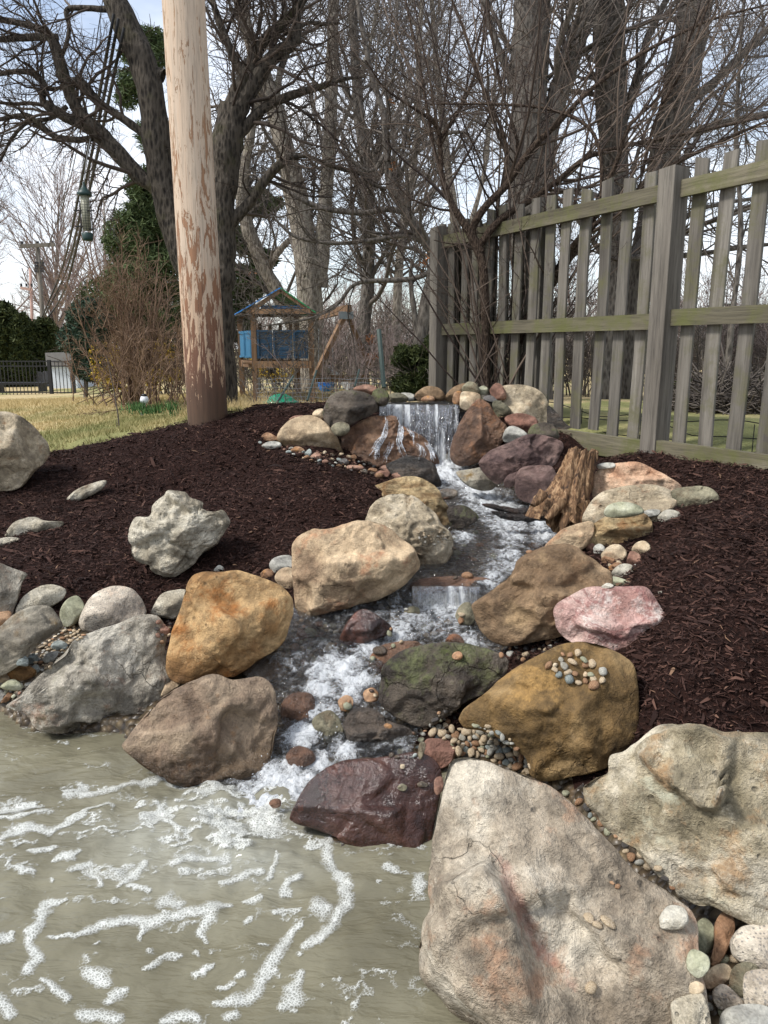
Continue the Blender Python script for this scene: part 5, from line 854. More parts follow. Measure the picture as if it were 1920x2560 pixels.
def evergreen(name, label, Y, blobs, n, mat, size, asp=.3, trunk=None, cat='tree', thr=-.1, group=None, droop=.2, stems=True, shell=.55):
    C = crownpts(blobs, Y, n, thr, shell=shell); base = trunk[0] if trunk else (blobs[-1][0], blobs[-1][1] + blobs[-1][3] / 2, 10); root = empty(name, tuple(Wp(base[0], base[1], Y)), label, cat, group)
    P, R = pxlimb(trunk or [base, (blobs[0][0], blobs[0][1], 3)], Y, 16); V, F = tubes(P, R, 8); part('trunk', mesh_np('trunk', V, F, B_mid), B_mid, root)
    bp, br = spawn(P, R, 90, (.2, 1.0), (50, 90), 5, up=-.02, rmin=.01); Vb, Fb = tubes(bp, br, 3); part('branches', mesh_np('branches', Vb, Fb, B_mid), B_mid, root, 'stuff')
    V, F = leaves(C, size, asp, droop=droop); part('foliage', mesh_np('foliage', V, F, mat, False), mat, root); return root
evergreen('pine_tree', 'tall dark pine rising behind the pole and the furrowed tree', 20, [(318, 110, 120, 90), (285, 190, 100, 80), (340, 300, 90, 90), (305, 400, 70, 80), (310, 480, 130, 90), (325, 430, 110, 130), (310, 520, 170, 130), (330, 590, 190, 130), (290, 650, 230, 150), (350, 710, 180, 130), (240, 700, 150, 110)], 46000, L_pine, .15, .22, [(330, 860, 14), (330, 500, 12), (325, 60, 8)], thr=.02, shell=.1)
evergreen('pine_tree', 'dark pine boughs behind the playhouse roof right of the pole', 21, [(555, 440, 110, 60), (520, 520, 70, 60), (530, 610, 120, 70), (510, 690, 80, 90), (570, 560, 60, 40)], 12000, L_pine, .16, .28, [(560, 860, 12), (545, 650, 11), (540, 400, 6)], thr=-.05)
for l, bl, y_ in (('rounded arborvitae at the left edge beyond the iron fence', [(12, 720, 60, 130), (10, 785, 70, 110)], 33), ('arborvitae second from the left edge beyond the iron fence', [(52, 735, 46, 110), (52, 790, 54, 100)], 33), ('arborvitae right behind the far utility pole', [(100, 745, 58, 115), (102, 800, 60, 70)], 34)):
    evergreen('arborvitae', l, y_, bl, 7000, L_arb, .22, .35, cat='evergreen shrub', group='arborvitae row beyond the iron fence', thr=-.6)
evergreen('spruce_tree', 'blue green spruce left of the brown bush, beyond the lawn', 19, [(195, 690, 90, 80), (180, 735, 100, 70), (195, 790, 70, 60)], 14000, L_spr, .15, .3, [(185, 860, 10), (190, 640, 4)], thr=-.25)
evergreen('juniper_bush', 'dark green juniper bush left of the fence end', 11, [(905, 800, 70, 110), (870, 770, 50, 50), (935, 770, 50, 90), (885, 830, 80, 60)], 9000, L_arb, .07, .3, cat='bush', thr=-.2)
evergreen('forsythia_bush', 'round bush with yellow blossom at its left side beyond the lawn', 15, [(225, 790, 70, 100), (290, 760, 160, 60), (350, 790, 90, 120), (280, 820, 150, 80)], 6500, L_yel, .04, .6, cat='bush', thr=.18)
evergreen('forsythia_bush', 'yellow blossomed bush seen under the playhouse deck', 19, [(600, 800, 110, 50), (560, 780, 50, 60)], 900, L_yel, .06, .6, cat='bush', thr=0)
evergreen('dark_conifer', 'dark conifer seen beyond the pickets right of the tall post', 34, [(1572, 690, 30, 60), (1570, 730, 56, 70), (1572, 780, 70, 70)], 5000, L_spr, .25, .3, thr=-.3)
def bush(name, label, base, Y, n, Hh, spread, tm, rmin, levels=(400, 2400), cat='bush', w=.25, bias=0, lean=0):
    c = Wp(base[0], base[1], Y); root = empty(name, tuple(c), label, cat); m = n; a = rng.uniform(0, 2 * np.pi, m); el = np.abs(rng.normal(0, spread, m)); d = np.stack([np.cos(a) * np.sin(el) + lean, np.sin(a) * np.sin(el), np.cos(el)], -1); p = c + np.stack([rng.normal(0, w, m), rng.normal(0, w, m), -.05 + 0 * a], -1); L = Hh * rng.uniform(.6, 1.05, (m, 1)); out = [p]; K_ = 9
    for q in range(K_ - 1): p = p + d * L / (K_ - 1); out.append(p); d = unit(d + rng.normal(size=d.shape) * .07 + np.array([0, 0, .02]))
    P = np.stack(out, 1); R = np.linspace(1, .3, K_)[None] * rng.uniform(.5, 1.2, (m, 1)) * Hh * .008; c1 = spawn(P, R, levels[0], (Hh * .15, Hh * .4), (15, 50), 6, wig=.14, rmin=rmin * 1.2, tmin=.2); c2 = spawn(*c1, levels[1], (Hh * .06, Hh * .2), (20, 65), 4, wig=.2, rmin=rmin)
    Vs, Fs = tubes(P, R, 5); part('stems', mesh_np('stems', Vs, Fs, tm), tm, root, 'stuff'); multi('twigs', [(c1[0], c1[1], 3), (c2[0], c2[1], 3)], tm, root, 'stuff'); return root
bush('leafless_shrub', 'tall brown leafless shrub beyond the lawn, left of the pole', (285, 868), 14, 30, 2.6, .27, TW_brown, .0045, (260, 1500), w=.15)
bush('leafless_shrub', 'low dense leafless brown shrub under the forsythia blossom', (330, 862), 13.5, 70, 1.35, .6, TW_brown, .004, (400, 1900), w=.5)
bush('leafless_shrub', 'tangled low brown shrub in front of the playhouse legs', (620, 868), 11.5, 34, .75, .9, TW_mid, .004, (160, 500), w=.5)
bush('leafless_shrub', 'reddish brown brush right of the swing set', (800, 850), 13, 50, 1.3, .5, TW_far, .004, (300, 1500), w=.6)
bush('leafless_shrub', 'reddish leafless shrub behind the pickets at the right edge', (1620, 900), 16, 60, 2.6, .45, TW_far, .006, (400, 2600), w=.9)
# ------------------------------------------------------------ large leafless bush in front of the fence
def bigbush():
    Yb = 6.75; root = empty('multi_stem_bush', tuple(Wp(1075, 835, Yb)), 'large many stemmed leafless bush spreading in front of the fence', 'bush')
    main = [[(1050, 838, 19), (1049, 740, 18), (1046, 620, 19), (1040, 560, 22), (1014, 500, 20), (975, 440, 14), (955, 380, 12), (950, 300, 11), (938, 265, 9, -.1), (880, 225, 6, -.2), (830, 190, 4, -.3), (790, 130, 3, -.4)],
     [(1040, 545, 22), (1020, 500, 17), (1046, 450, 16, -.1), (1094, 400, 15, -.2), (1149, 320, 14, -.3), (1204, 268, 12, -.4), (1269, 200, 10, -.5), (1379, 120, 8, -.6), (1529, 45, 6, -.7), (1660, 10, 4, -.8)],
     [(1036, 530, 18), (1080, 475, 16, -.1), (1150, 430, 14, -.1), (1205, 390, 12, -.2), (1260, 345, 10, -.2), (1330, 320, 9, -.3), (1480, 290, 7, -.3), (1665, 250, 5, -.3)],
     [(1094, 835, 18), (1120, 742, 18, -.1), (1158, 653, 20, -.2), (1203, 599, 18, -.3), (1252, 518, 17, -.4), (1283, 470, 15, -.5), (1303, 420, 12, -.6), (1334, 345, 10, -.7), (1360, 270, 8, -.8), (1430, 200, 6, -.8), (1520, 20, 4, -.9)],
     [(1112, 835, 12), (1158, 690, 11, -.2), (1225, 545, 12, -.4), (1330, 450, 11, -.6), (1430, 370, 10, -.7), (1530, 318, 8, -.8), (1659, 262, 6, -.9), (1800, 220, 4, -1)],
     [(1072, 835, 10), (1076, 700, 9), (1090, 560, 9, .1), (1075, 430, 9, .1), (1120, 330, 8), (1085, 200, 6), (1060, 60, 5), (1050, -60, 4)],
     [(1300, 425, 9, -.6), (1296, 330, 8, -.6), (1265, 270, 7, -.5), (1180, 235, 6, -.4), (1060, 225, 5, -.3), (930, 225, 3, -.2)],
     [(950, 300, 9), (985, 250, 8), (1015, 190, 7), (1040, 110, 6), (1052, 0, 5), (1060, -50, 4)],
     [(985, 460, 12), (945, 350, 7), (925, 250, 7), (905, 130, 6), (880, 20, 5), (870, -50, 4)],
     [(1150, 680, 8), (1200, 650, 6), (1260, 560, 5), (1310, 520, 3)], [(1094, 400, 9, -.2), (1090, 300, 8, -.2), (1040, 180, 7, -.2), (1000, 60, 6, -.2), (960, -40, 4, -.2)], [(1385, 380, 8, -.7), (1420, 250, 7, -.7), (1480, 140, 6, -.8), (1540, -20, 5, -.8)]]
    lim = []
    for k, t in enumerate(main):
        P, R = pxlimb(t, Yb, 26); V, F = tubes(P, R, 9, bark_jit(25, .12)); part('stem', mesh_np('stem', V, F, TW_stem), TW_stem, root); lim.append((P, R))
    # straight whips rising from the base and from the limbs
    n = 40; c = Wp(1080, 835, Yb); a = rng.normal(0.12, .42, n); bdep = rng.normal(0, .22, n); d = unit(np.stack([np.sin(a), bdep, np.cos(a)], -1)); p = c + np.stack([rng.normal(0, .13, n), rng.normal(0, .1, n), -.05 + 0 * a], -1); out = [p]; L = rng.uniform(1.2, 3.4, (n, 1))
    for q in range(25): p = p + d * L / 25; out.append(p); d = unit(d + rng.normal(size=d.shape) * .035)
    WP = np.stack(out, 1); WR = np.linspace(1, .3, 26)[None] * rng.uniform(.004, .010, (n, 1))
    lp = np.concatenate([a_ for a_, _ in lim]); lr = np.concatenate([b_ for _, b_ in lim])
    wh = spawn(lp, lr, 130, (.7, 2.0), (12, 55), 9, up=.10, wig=.06, rr=.5, rmin=.0035, tmin=.2)
    allP = np.concatenate([lp, WP]); allR = np.concatenate([lr, WR])
    c1 = spawn(allP, allR, 480, (.25, .8), (25, 70), 6, wig=.14, up=.02, rmin=.0026, tmin=.2); c1b = spawn(*wh, 700, (.15, .6), (25, 70), 6, wig=.15, rmin=.0024)
    c2 = spawn(np.concatenate([c1[0], c1b[0]]), np.concatenate([c1[1], c1b[1]]), 5000, (.06, .28), (25, 75), 4, wig=.2, rmin=.0015)
    multi('whips', [(WP, WR, 5), (wh[0], wh[1], 4)], TW_red, root, 'stuff'); multi('twigs', [(c1[0], c1[1], 3), (c1b[0], c1b[1], 3), (c2[0], c2[1], 3)], TW_red, root, 'stuff')
TW_stem = barkmat('bush_stem_bark', hexc(40, 32, 26), hexc(66, 54, 46), hexc(92, 78, 66), s=30); bigbush()
# dry leaves caught in the twigs (few)
C = np.concatenate([Wp(*q)[None] + rng.normal(0, .04, (k, 3)) for q, k in [((855, 360, 11), 10), ((600, 412, 15), 8), ((915, 565, 10.5), 16), ((800, 735, 13), 60), ((806, 770, 13), 60), ((845, 215, 11), 5), ((545, 590, 15), 6)]])
V, F = leaves(C, .06, .5); tag(link('dead_leaves', mesh_np('dead_leaves', V, F, L_dry, False)), 'few curled rusty dead leaves hanging in the bare branches', kind='stuff')
# ------------------------------------------------------------ playset
def playset():
    root = empty('wooden_playset', tuple(Wp(600, 862, 14.5)), 'wooden play tower with blue wall panels and gable roof', 'playset'); pr = lambda n, m, mat, k=None, sm=False: part(n, m.mesh(n, mat, sm), mat, root, k)
    Pf = lambda x, y, Y=14.0: Wp(*fr('D', x, y), Y); Yf, Yr = 14.0, 15.3
    fl, fr_, rl, rr_ = Pf(222, 1000), Pf(612, 1000), Pf(130, 1000, Yr), Pf(515, 1000, Yr)
    zt = Pf(215, 385)[2]; zd = Pf(240, 750)[2]; zp1, zp0 = Pf(300, 512)[2], Pf(300, 708)[2]
    posts = [fl, fr_, rl, rr_]
    for p in posts: pr('post', MB().beam((p[0], p[1], .4), (p[0], p[1], zt + (.0)), .09, .09, (1, 0, 0)), W_play)
    def along(a, b_, z, h, w_, nm, mat=W_play, in_=.0): pr(nm, MB().beam((a[0], a[1] - in_, z), (b_[0], b_[1] - in_, z), w_ * .8, h * .72), mat)
    along(fl, fr_, zd, .17, .06, 'floor_beam', in_=.1); along(fl, rl, zd, .17, .05, 'floor_beam'); along(rl, rr_, zd, .17, .05, 'floor_beam'); along(fr_, rr_, zd, .17, .05, 'floor_beam')
    along(fl, fr_, zt, .12, .06, 'roof_beam', in_=.1); along(rl, rr_, zt, .12, .06, 'roof_beam')
    c = (fl + rr_) / 2; m = MB(); m.box((c[0], (Yf + Yr) / 2, zd + .02), (fr_[0] - fl[0] + .05, Yr - Yf - .1, .03)); pr('deck', m, W_play)
    xs_ = [Pf(236, 0)[0] * 0 + fl[0] + .05, 0, 0, fr_[0] - .05]; wtot = xs_[3] - xs_[0]; xs_[1] = xs_[0] + wtot * .31; xs_[2] = xs_[0] + wtot * .70
    for k in range(3):
        a, b_ = xs_[k] + .01, xs_[k + 1] - .01; cxx, ww, hh = (a + b_) / 2, b_ - a, zp1 - zp0; m = MB(); yy = Yf - .02
        m.box((cxx, yy, (zp0 + zp1) / 2), (ww, .05, hh)); t = .04
        for (ox, oz, sx_, sz_) in ((0, hh / 2 - t / 2, ww, t), (0, -hh / 2 + t / 2, ww, t), (-ww / 2 + t / 2, 0, t, hh - 2 * t), (ww / 2 - t / 2, 0, t, hh - 2 * t)): m.box((cxx + ox, yy - .04, (zp0 + zp1) / 2 + oz), (sx_, .03, sz_))
        for q in range(4): m.box((cxx, yy - .03, zp0 + t + (q + .5) * (hh - 2 * t) / 4), (ww - 2.4 * t, .012, (hh - 2 * t) / 4 * .86))
        pr('wall_panel', m, M_bluep)
    for k in range(2):
        a_ = fl + (rl - fl) * (.08 + .46 * k); b_ = fl + (rl - fl) * (.52 + .46 * k); m = MB(); zc = (zp0 + zp1) / 2; m.beam((a_[0], a_[1], zc), (b_[0], b_[1], zc), .04, zp1 - zp0); m.beam((a_[0] - .03, a_[1], zp1 - .04), (b_[0] - .03, b_[1], zp1 - .02), .02, .04); m.beam((a_[0] - .03, a_[1], zp0 + .04), (b_[0] - .03, b_[1], zp0 + .02), .02, .04); m.beam((a_[0] - .03, a_[1], zp0), (a_[0] - .03, a_[1], zp1), .03, .04, (0, 1, 0)); pr('wall_panel', m, flat('lighter_blue_plastic_%d' % k, hexc(58, 122, 160), .5))
    za = Pf(408, 238)[2]; xm = (fl[0] + fr_[0]) / 2; el, er = fl[0] - .2, fr_[0] + .05; ze = zt - .03
    for yy, dx in ((Yf - .07, 0), (Yr + .1, -.35)):
        pr('rafter', MB().beam((el + .1 + dx, yy, ze), (xm + dx, yy, za), .04, .07), W_play); pr('rafter', MB().beam((er + dx, yy, ze), (xm + dx, yy, za), .04, .07), W_play)
    def slope(x0, z0, x1, z1, mat, nm, k0=0, k1=1, dz=.07):
        V = []; y0, y1 = Yf - .12, Yr + .12
        for yy, dx in ((y0, 0), (y1, -.4)):
            for t in (k0, k1): V.append((x0 + (x1 - x0) * t + dx, yy, z0 + (z1 - z0) * t + dz))
        V = np.array(V); V2 = V - np.array([0, 0, .025]); m = MB(); m.add(np.concatenate([V, V2]), [(0, 1, 3, 2), (4, 6, 7, 5), (0, 4, 5, 1), (2, 3, 7, 6), (0, 2, 6, 4), (1, 5, 7, 3)]); pr(nm, m, mat)
    slope(el - .05, ze - .03, xm, za, M_tarpb, 'roof_tarp', dz=.05); slope(er + .05, ze - .03, xm, za, M_tarpg, 'roof_tarp', 0, .97, dz=.05); 
    pr('gable_infill', MB().beam((xm - .4, Yf + .2, zt + .08), (xm + .4, Yf + .2, zt + .08), .02, .08), M_tarpb)
    for q in range(4): p = rl + (rr_ - rl) * (.35 + .18 * q); pr('railing_slat', MB().beam((p[0], p[1], zd), (p[0], p[1], zp1 + .15), .03, .06, (0, 1, 0)), W_play)
    # swing beam
    b0 = Pf(600, 432, 14.2); b1 = Pf(868, 362, 12.9); pr('swing_beam', MB().beam(b0, b1, .08, .12), W_play)
    ap = Pf(845, 385, 13.0)
    for (x, y, Y2) in ((628, 835, 12.6), (1010, 770, 13.2)): q = Pf(x, y, Y2); pr('swing_leg', MB().beam(ap, q, .07, .075), W_play)
    pr('cross_bar', MB().beam(Pf(632, 846, 12.75), Pf(1000, 846, 13.2), .04, .11), W_play)
    pr('bracket', MB().beam(ap + np.array([-.12, -.08, -.06]), ap + np.array([.12, -.08, -.06]), .03, .12), flat('grey_bracket', hexc(110, 118, 120), .5, .4))
    # ladder leaning on the side
    for q in range(2): pr('slide_rail', MB().beam(Pf(705 + 20 * q, 770, 14.6), Pf(870 + 20 * q, 925, 14.0), .04, .09), flat('slide_grey_%d' % q, hexc(150, 150, 146), .6))
    # blue bucket swing
    sw = empty('bucket_swing', tuple(Pf(705, 925, 13.2)), 'bright blue toddler bucket swing hanging under the cross bar', 'swing'); c = Pf(705, 900, 13.2); m = MB(); m.lathe((c[0], c[1], c[2]), [(.0, -.09), (.09, -.085), (.125, -.02), (.135, .05), (.145, .065), (.13, .065), (.115, .0), (.08, -.06), (0, -.065)], 20); part('seat', m.mesh('seat', M_bright, True), M_bright, sw)
    m = MB(); m.beam(c + np.array([-.09, -.15, .02]), c + np.array([.09, -.15, .02]), .02, .03); part('grab_bar', m.mesh('grab_bar', M_bright), M_bright, sw)
    for dx in (-.38, .38): m = MB(); m.tube([c + np.array([dx * .33, 0, .06]), c + np.array([dx * .3, .1, .95])], .006, 5); part('rope', m.mesh('rope', M_wire), M_wire, sw)
playset()
c = Wp(*fr('D', 392, 1018), 12.2); tr = empty('sandbox', tuple(c), 'green domed plastic sandbox lid in the grass before the playhouse', 'sandbox'); m = MB(); dep = project(c)[2]; rr0 = 118 * .3125 * dep / FPX
m.lathe(tuple(c), [(0, rr0 * .56), (rr0 * .35, rr0 * .52), (rr0 * .65, rr0 * .38), (rr0 * .9, rr0 * .15), (rr0 * 1.05, .03), (rr0 * 1.08, 0), (rr0, -.03)], 28); part('lid', m.mesh('lid', M_green, True), M_green, tr)
m = MB(); m.lathe(tuple(c - np.array([0, 0, .12])), [(rr0 * .95, -.1), (rr0 * 1.0, .1)], 24); part('tub', m.mesh('tub', M_green, True), M_green, tr)
# ------------------------------------------------------------ feeder, cables, far poles, iron fence, shed
fd = empty('bird_feeder', tuple(Wp(190, 522, 7.6)), 'slim green tube bird feeder in a wire cage hanging from a branch', 'bird feeder'); c = Wp(190, 520, 7.6); tp = Wp(184, 398, 7.6); h = tp[2] - c[2]; s_ = 7.3 / FPX; c = tuple(c)
part('base', MB().lathe(c, [(0, 0), (10 * s_, 0), (11 * s_, .02), (12 * s_, .06), (10 * s_, .07)], 20).mesh('base', M_feed, True), M_feed, fd)
part('seed_tube', MB().lathe(c, [(9 * s_, .09), (9 * s_, h - .09)], 16).mesh('seed_tube', M_seed, True), M_seed, fd)
cap = part('cap', MB().lathe(c, [(11 * s_, h - .10), (15 * s_, h - .10), (15 * s_, h - .075), (9 * s_, h - .05), (3 * s_, h - .01), (1.5 * s_, h + .02)], 20).mesh('cap', M_feed, True), M_feed, fd)
m = MB()
for k in range(14): a = k / 14 * 2 * math.pi; x, y = c[0] + 12 * s_ * math.cos(a), c[1] + 12 * s_ * math.sin(a); m.tube([(x, y, c[2] + .08), (x, y, c[2] + h - .14)], .0016, 4, False)
for k in range(11): z = c[2] + .1 + k * (h - .26) / 10; m.tube([(c[0] + 12 * s_ * math.cos(a), c[1] + 12 * s_ * math.sin(a), z) for a in np.linspace(0, 2 * np.pi, 17)], .0014, 4, False)
part('wire_cage', m.mesh('wire_cage', M_black, True), M_black, fd)
for q, (dx, zz_) in enumerate(((.05, .10), (-.05, .26), (.05, .26), (-.05, .12))): part('perch', MB().tube([(c[0], c[1] - .02, c[2] + zz_), (c[0] + dx * 1.9, c[1] - .04, c[2] + zz_)], .006, 6).mesh('perch', M_black), M_black, fd)
part('hanger', MB().tube([(c[0], c[1], c[2] + h), tuple(Wp(186, 350, 7.7)), tuple(Wp(195, 300, 7.9))], .004, 5).mesh('hanger', M_wire), M_wire, fd)
def cable(label, a, b_, mids, r0, r1):
    A = Wp(*a); B = Wp(*b_); t = np.linspace(0, 1, 40); 
    Yt = A[1] + (B[1] - A[1]) * t ** 2.2; pts = []
    ctrl_ = smooth_path([(a[0], a[1], 0)] + [(x, y, 0) for x, y in mids] + [(b_[0], b_[1], 0)], 40)
    for k in range(40): pts.append(Wp(ctrl_[k, 0], ctrl_[k, 1], Yt[k]))
    P = np.array(pts)[None]; R = np.linspace(r0, r1, 40)[None]; V, F = tubes(P, R, 6); tag(link('power_cable', mesh_np('power_cable', V, F, M_cable)), label, 'cable', 'cables running from the top to the far poles')
for k, (a, b_, mids) in enumerate([((246, 30, 8), (90, 688, 38), [(215, 200), (178, 380), (140, 560)]), ((256, 40, 8), (92, 692, 38), [(228, 190), (188, 380), (150, 565)]), ((268, 60, 8), (95, 696, 38), [(238, 200), (200, 380), (155, 575), (128, 650)])]):
    cable(['left', 'middle', 'right'][k] + 'most thick black cable of the bundle running down to the far pole', a, b_, mids, .014, .035)
cable('thin wire left of the thick cable bundle in the branches', (222, 0, 8), (60, 640, 40), [(190, 200), (140, 430)], .004, .012); cable('thin faint wire farther left crossing the bare fan tree', (205, 60, 8), (40, 660, 60), [(165, 300), (110, 520)], .003, .012)
def farpole(label, x, top, bot, Y, w_, xarm, ya, slope=0, col=None):
    root = empty('utility_pole', tuple(Wp(x[1], bot, Y)), label, 'utility pole', 'far utility poles at left'); mt = col or W_post
    part('shaft', MB().tube([Wp(x[1], bot, Y), Wp(x[0], top, Y)], [w_ / 2 * Y / FPX, w_ / 2 * .75 * Y / FPX], 10).mesh('shaft', mt, True), mt, root)
    part('cross_arm', MB().beam(Wp(xarm[0], ya, Y - .25), Wp(xarm[1], ya + slope, Y - .25), .12, .16).mesh('cross_arm', mt), mt, root)
    for k in range(3): p = Wp(xarm[0] + (xarm[1] - xarm[0]) * (.05 + .45 * k), ya - 3, Y - .25); part('insulator', MB().tube([p, p + np.array([0, 0, .16])], .06, 6).mesh('insulator', M_black), M_black, root)
    return root
fp = farpole('grey utility pole with a cross arm beyond the iron fence at left', (80, 105), 522, 855, 38, 11, (44, 118), 532, -4)
for q in range(4):
    for sx_ in (-6, 6): p = Wp(85 + sx_, 568 + 6 * q, 37.8); part('insulator', MB().box(p, (.14, .14, .1)).mesh('insulator', M_black), M_black, fp)
part('lamp_head', MB().box(Wp(97, 742, 37.5), (.35, .3, .4)).mesh('lamp_head', M_black), M_black, fp)
farpole('farther pinkish utility pole just left of the grey one', (65, 74), 580, 800, 48, 7, (45, 70), 622, 4, flat('pinkish_wood', hexc(170, 140, 128), .8))
part('guy_guard', MB().beam(Wp(104, 800, 36), Wp(108, 855, 36), .12, .12, (1, 0, 0)).mesh('guy_guard', M_white), M_white, fp)
irf = empty('iron_fence', tuple(Wp(80, 855, 27)), 'black metal bar fence at the far side of the lawn', 'fence')
zb, zt_ = Wp(80, 853, 27)[2], Wp(80, 779, 27)[2]; x0, x1 = Wp(-120, 850, 27)[0], Wp(163, 850, 27)[0]; bar = MB().box((0, 0, (zt_ - zb) / 2), (.02, .02, zt_ - zb)).mesh('bar', M_black)
nb = int((x1 - x0) / .125)
for k in range(nb + 1):
    o = bpy.data.objects.new('bar', bar); COL.objects.link(o); o.parent = irf; o.location = Vector((x0 + k * (x1 - x0) / nb, 27, zb)) - irf.location
for zf_ in (.02, .16, .93): part('rail', MB().box(((x0 + x1) / 2, 27, zt_ - (zt_ - zb) * zf_), (x1 - x0, .035, .035)).mesh('rail', M_black), M_black, irf)
for px_ in (161, -60, 112): x = Wp(px_, 850, 27)[0]; part('post', MB().box((x, 27, (zb + zt_) / 2), (.1, .1, zt_ - zb + .05)).mesh('post', M_black), M_black, irf)
sh = empty('garden_shed', tuple(Wp(140, 852, 31)), 'pale grey shed with a grey roof behind the iron fence', 'shed'); m = MB(); a, b_ = Wp(117, 852, 31), Wp(164, 790, 31); m.box(((a[0] + b_[0]) / 2, 32, (a[2] + b_[2]) / 2), (b_[0] - a[0], 2, b_[2] - a[2])); part('wall', m.mesh('wall', M_shed), M_shed, sh); m = MB(); m.box(((a[0] + b_[0]) / 2, 32, b_[2] + .25), (b_[0] - a[0] + .3, 2.3, .5)); part('roof', m.mesh('roof', M_roof), M_roof, sh)
bf = empty('board_fence', tuple(Wp(50, 852, 33)), 'low grey board fence behind the iron fence', 'fence'); bd = MB().box((0, 0, .5), (.19, .03, 1.0)).mesh('board', M_gfence)
for k in range(26): o = bpy.data.objects.new('board', bd); COL.objects.link(o); o.parent = bf; p = Wp(-4 + k * 5.1, 855, 33); o.location = Vector((p[0], 33, p[2] + rf.uniform(-.03, .03))) - bf.location
wb = empty('brick_house', tuple(Wp(60, 850, 40)), 'brown brick building low behind the iron fence at left', 'house'); m = MB(); a, b_ = Wp(20, 850, 40), Wp(105, 772, 40); m.box(((a[0] + b_[0]) / 2, 43, (a[2] + b_[2]) / 2), (b_[0] - a[0], 5, b_[2] - a[2])); part('wall', m.mesh('wall', M_brick), M_brick, wb); m = MB(); m.box(((a[0] + b_[0]) / 2, 43, b_[2] + .2), (b_[0] - a[0] + .6, 5.6, .35)); part('roof', m.mesh('roof', M_roof), M_roof, wb)
tb = empty('patio_table', tuple(Wp(50, 852, 29)), 'dark patio bench behind the bars of the iron fence', 'table'); p = Wp(45, 828, 29); m = MB(); m.box(p, (1.9, .7, .07)); part('top', m.mesh('top', M_black), M_black, tb)
for dx in (-.8, .8): part('leg', MB().box(p + np.array([dx, 0, -.25]), (.07, .6, .5)).mesh('leg', M_black), M_black, tb)
# brick house beyond the pickets
hb = empty('brick_house', tuple(Wp(1270, 880, 45)), 'orange brick house corner glimpsed between pickets', 'house'); m = MB(); a, b_ = Wp(1246, 885, 45), Wp(1420, 868, 45); m.box(((a[0] + b_[0]) / 2, 48, (a[2] + Wp(1250, 868, 45)[2]) / 2 - .6), (b_[0] - a[0], 6, 3.0)); part('wall', m.mesh('wall', M_brick), M_brick, hb)
z1 = Wp(1250, 850, 45)[2] + .3; m = MB(); m.box(((a[0] + b_[0]) / 2, 48, z1), (b_[0] - a[0] + .8, 7, .25)); part('roof', m.mesh('roof', M_roof), M_roof, hb)
# brush pile beyond the fence
def brush(label, blobs, Y, n, L):
    root = empty('brush_pile', tuple(Wp(blobs[0][0], blobs[0][1] + 40, Y)), label, 'brush pile'); C = crownpts(blobs, Y, n, -2, shell=0); n = len(C); d = unit(rng.normal(size=(n, 3)) * np.array([1, .6, .45])); ln = rng.uniform(L[0], L[1], (n, 1)); out = [C - d * ln / 2]
    for q in range(4): out.append(out[-1] + d * ln / 4); d = unit(d + rng.normal(size=d.shape) * .16)
    P = np.stack(out, 1); R = np.linspace(1, .5, 5)[None] * rng.uniform(.003, .012, (n, 1)); V, F = tubes(P, R, 4); part('sticks', mesh_np('sticks', V, F, TW_mid), TW_mid, root, 'stuff')
brush('heap of cut branches on the grass behind the right pickets', [(1560, 880, 200, 110), (1640, 900, 160, 110)], 9.0, 1100, (.3, 1.1))
evergreen('leafy_shrub', 'dark shrub behind the brush pile at the right edge', 12, [(1640, 860, 90, 70), (1480, 850, 60, 60)], 3500, L_arb, .09, .4, cat='shrub', thr=-.2)
# garden wire fence with stakes left of the fence end
for k, (x0_, y0_, x1_, y1_, r) in enumerate([(*fr('D', 1070, 510), *fr('D', 1105, 910), .03), (*fr('D', 935, 785), *fr('D', 905, 900), .012), (*fr('D', 480, 830), *fr('D', 350, 1040), .014), (*fr('D', 640, 790), *fr('D', 575, 1000), .014)]):
    tag(link('garden_stake', MB().tube([Wp(x0_, y0_, 9.6), Wp(x1_, y1_, 9.3)], r, 6).mesh('garden_stake', M_stake)), ['dark upright metal stake left of the juniper', 'thin leaning stake under the swing beam', 'dark stick leaning across the green sandbox lid', 'thin pale stake leaning on the swing frame post'][k], 'stake')
m = MB(); 
for k in range(30): x = 560 + k * 9; m.tube([Wp(x, 815 + 4 * math.sin(k), 9.4), Wp(x + 1, 870, 9.4)], .0022, 3, False)
for k in range(6): m.tube([Wp(555 + q * 28, 818 + k * 10 + 2 * math.sin(q * 2 + k), 9.4) for q in range(11)], .0022, 3, False)
tag(link('wire_mesh_fence', m.mesh('wire_mesh_fence', M_wire)), 'low sagging wire mesh fence in front of the playset', 'fence')
m = MB()
for k, z_ in enumerate((.97, 1.06, 1.13)): m.tube([np.array([*(P1 + FD * (t - 1.2) + FN * -.16), z_ + .015 * math.sin(t * 7 + k) + .03 * fbm(np.array([[t * 2., k, 0]]), 2)[0]]) for t in np.linspace(-.6, 3.2, 40)], .0035, 4, False)
for t in np.linspace(-.3, 3, 12): m.tube([np.array([*(P1 + FD * (t - 1.2) + FN * -.16), z_]) for z_ in (.9, 1.02, 1.15)], .0035, 4, False)
tag(link('wire_edging', m.mesh('wire_edging', M_black)), 'black wire edging running behind the foot of the pickets', 'wire fence')
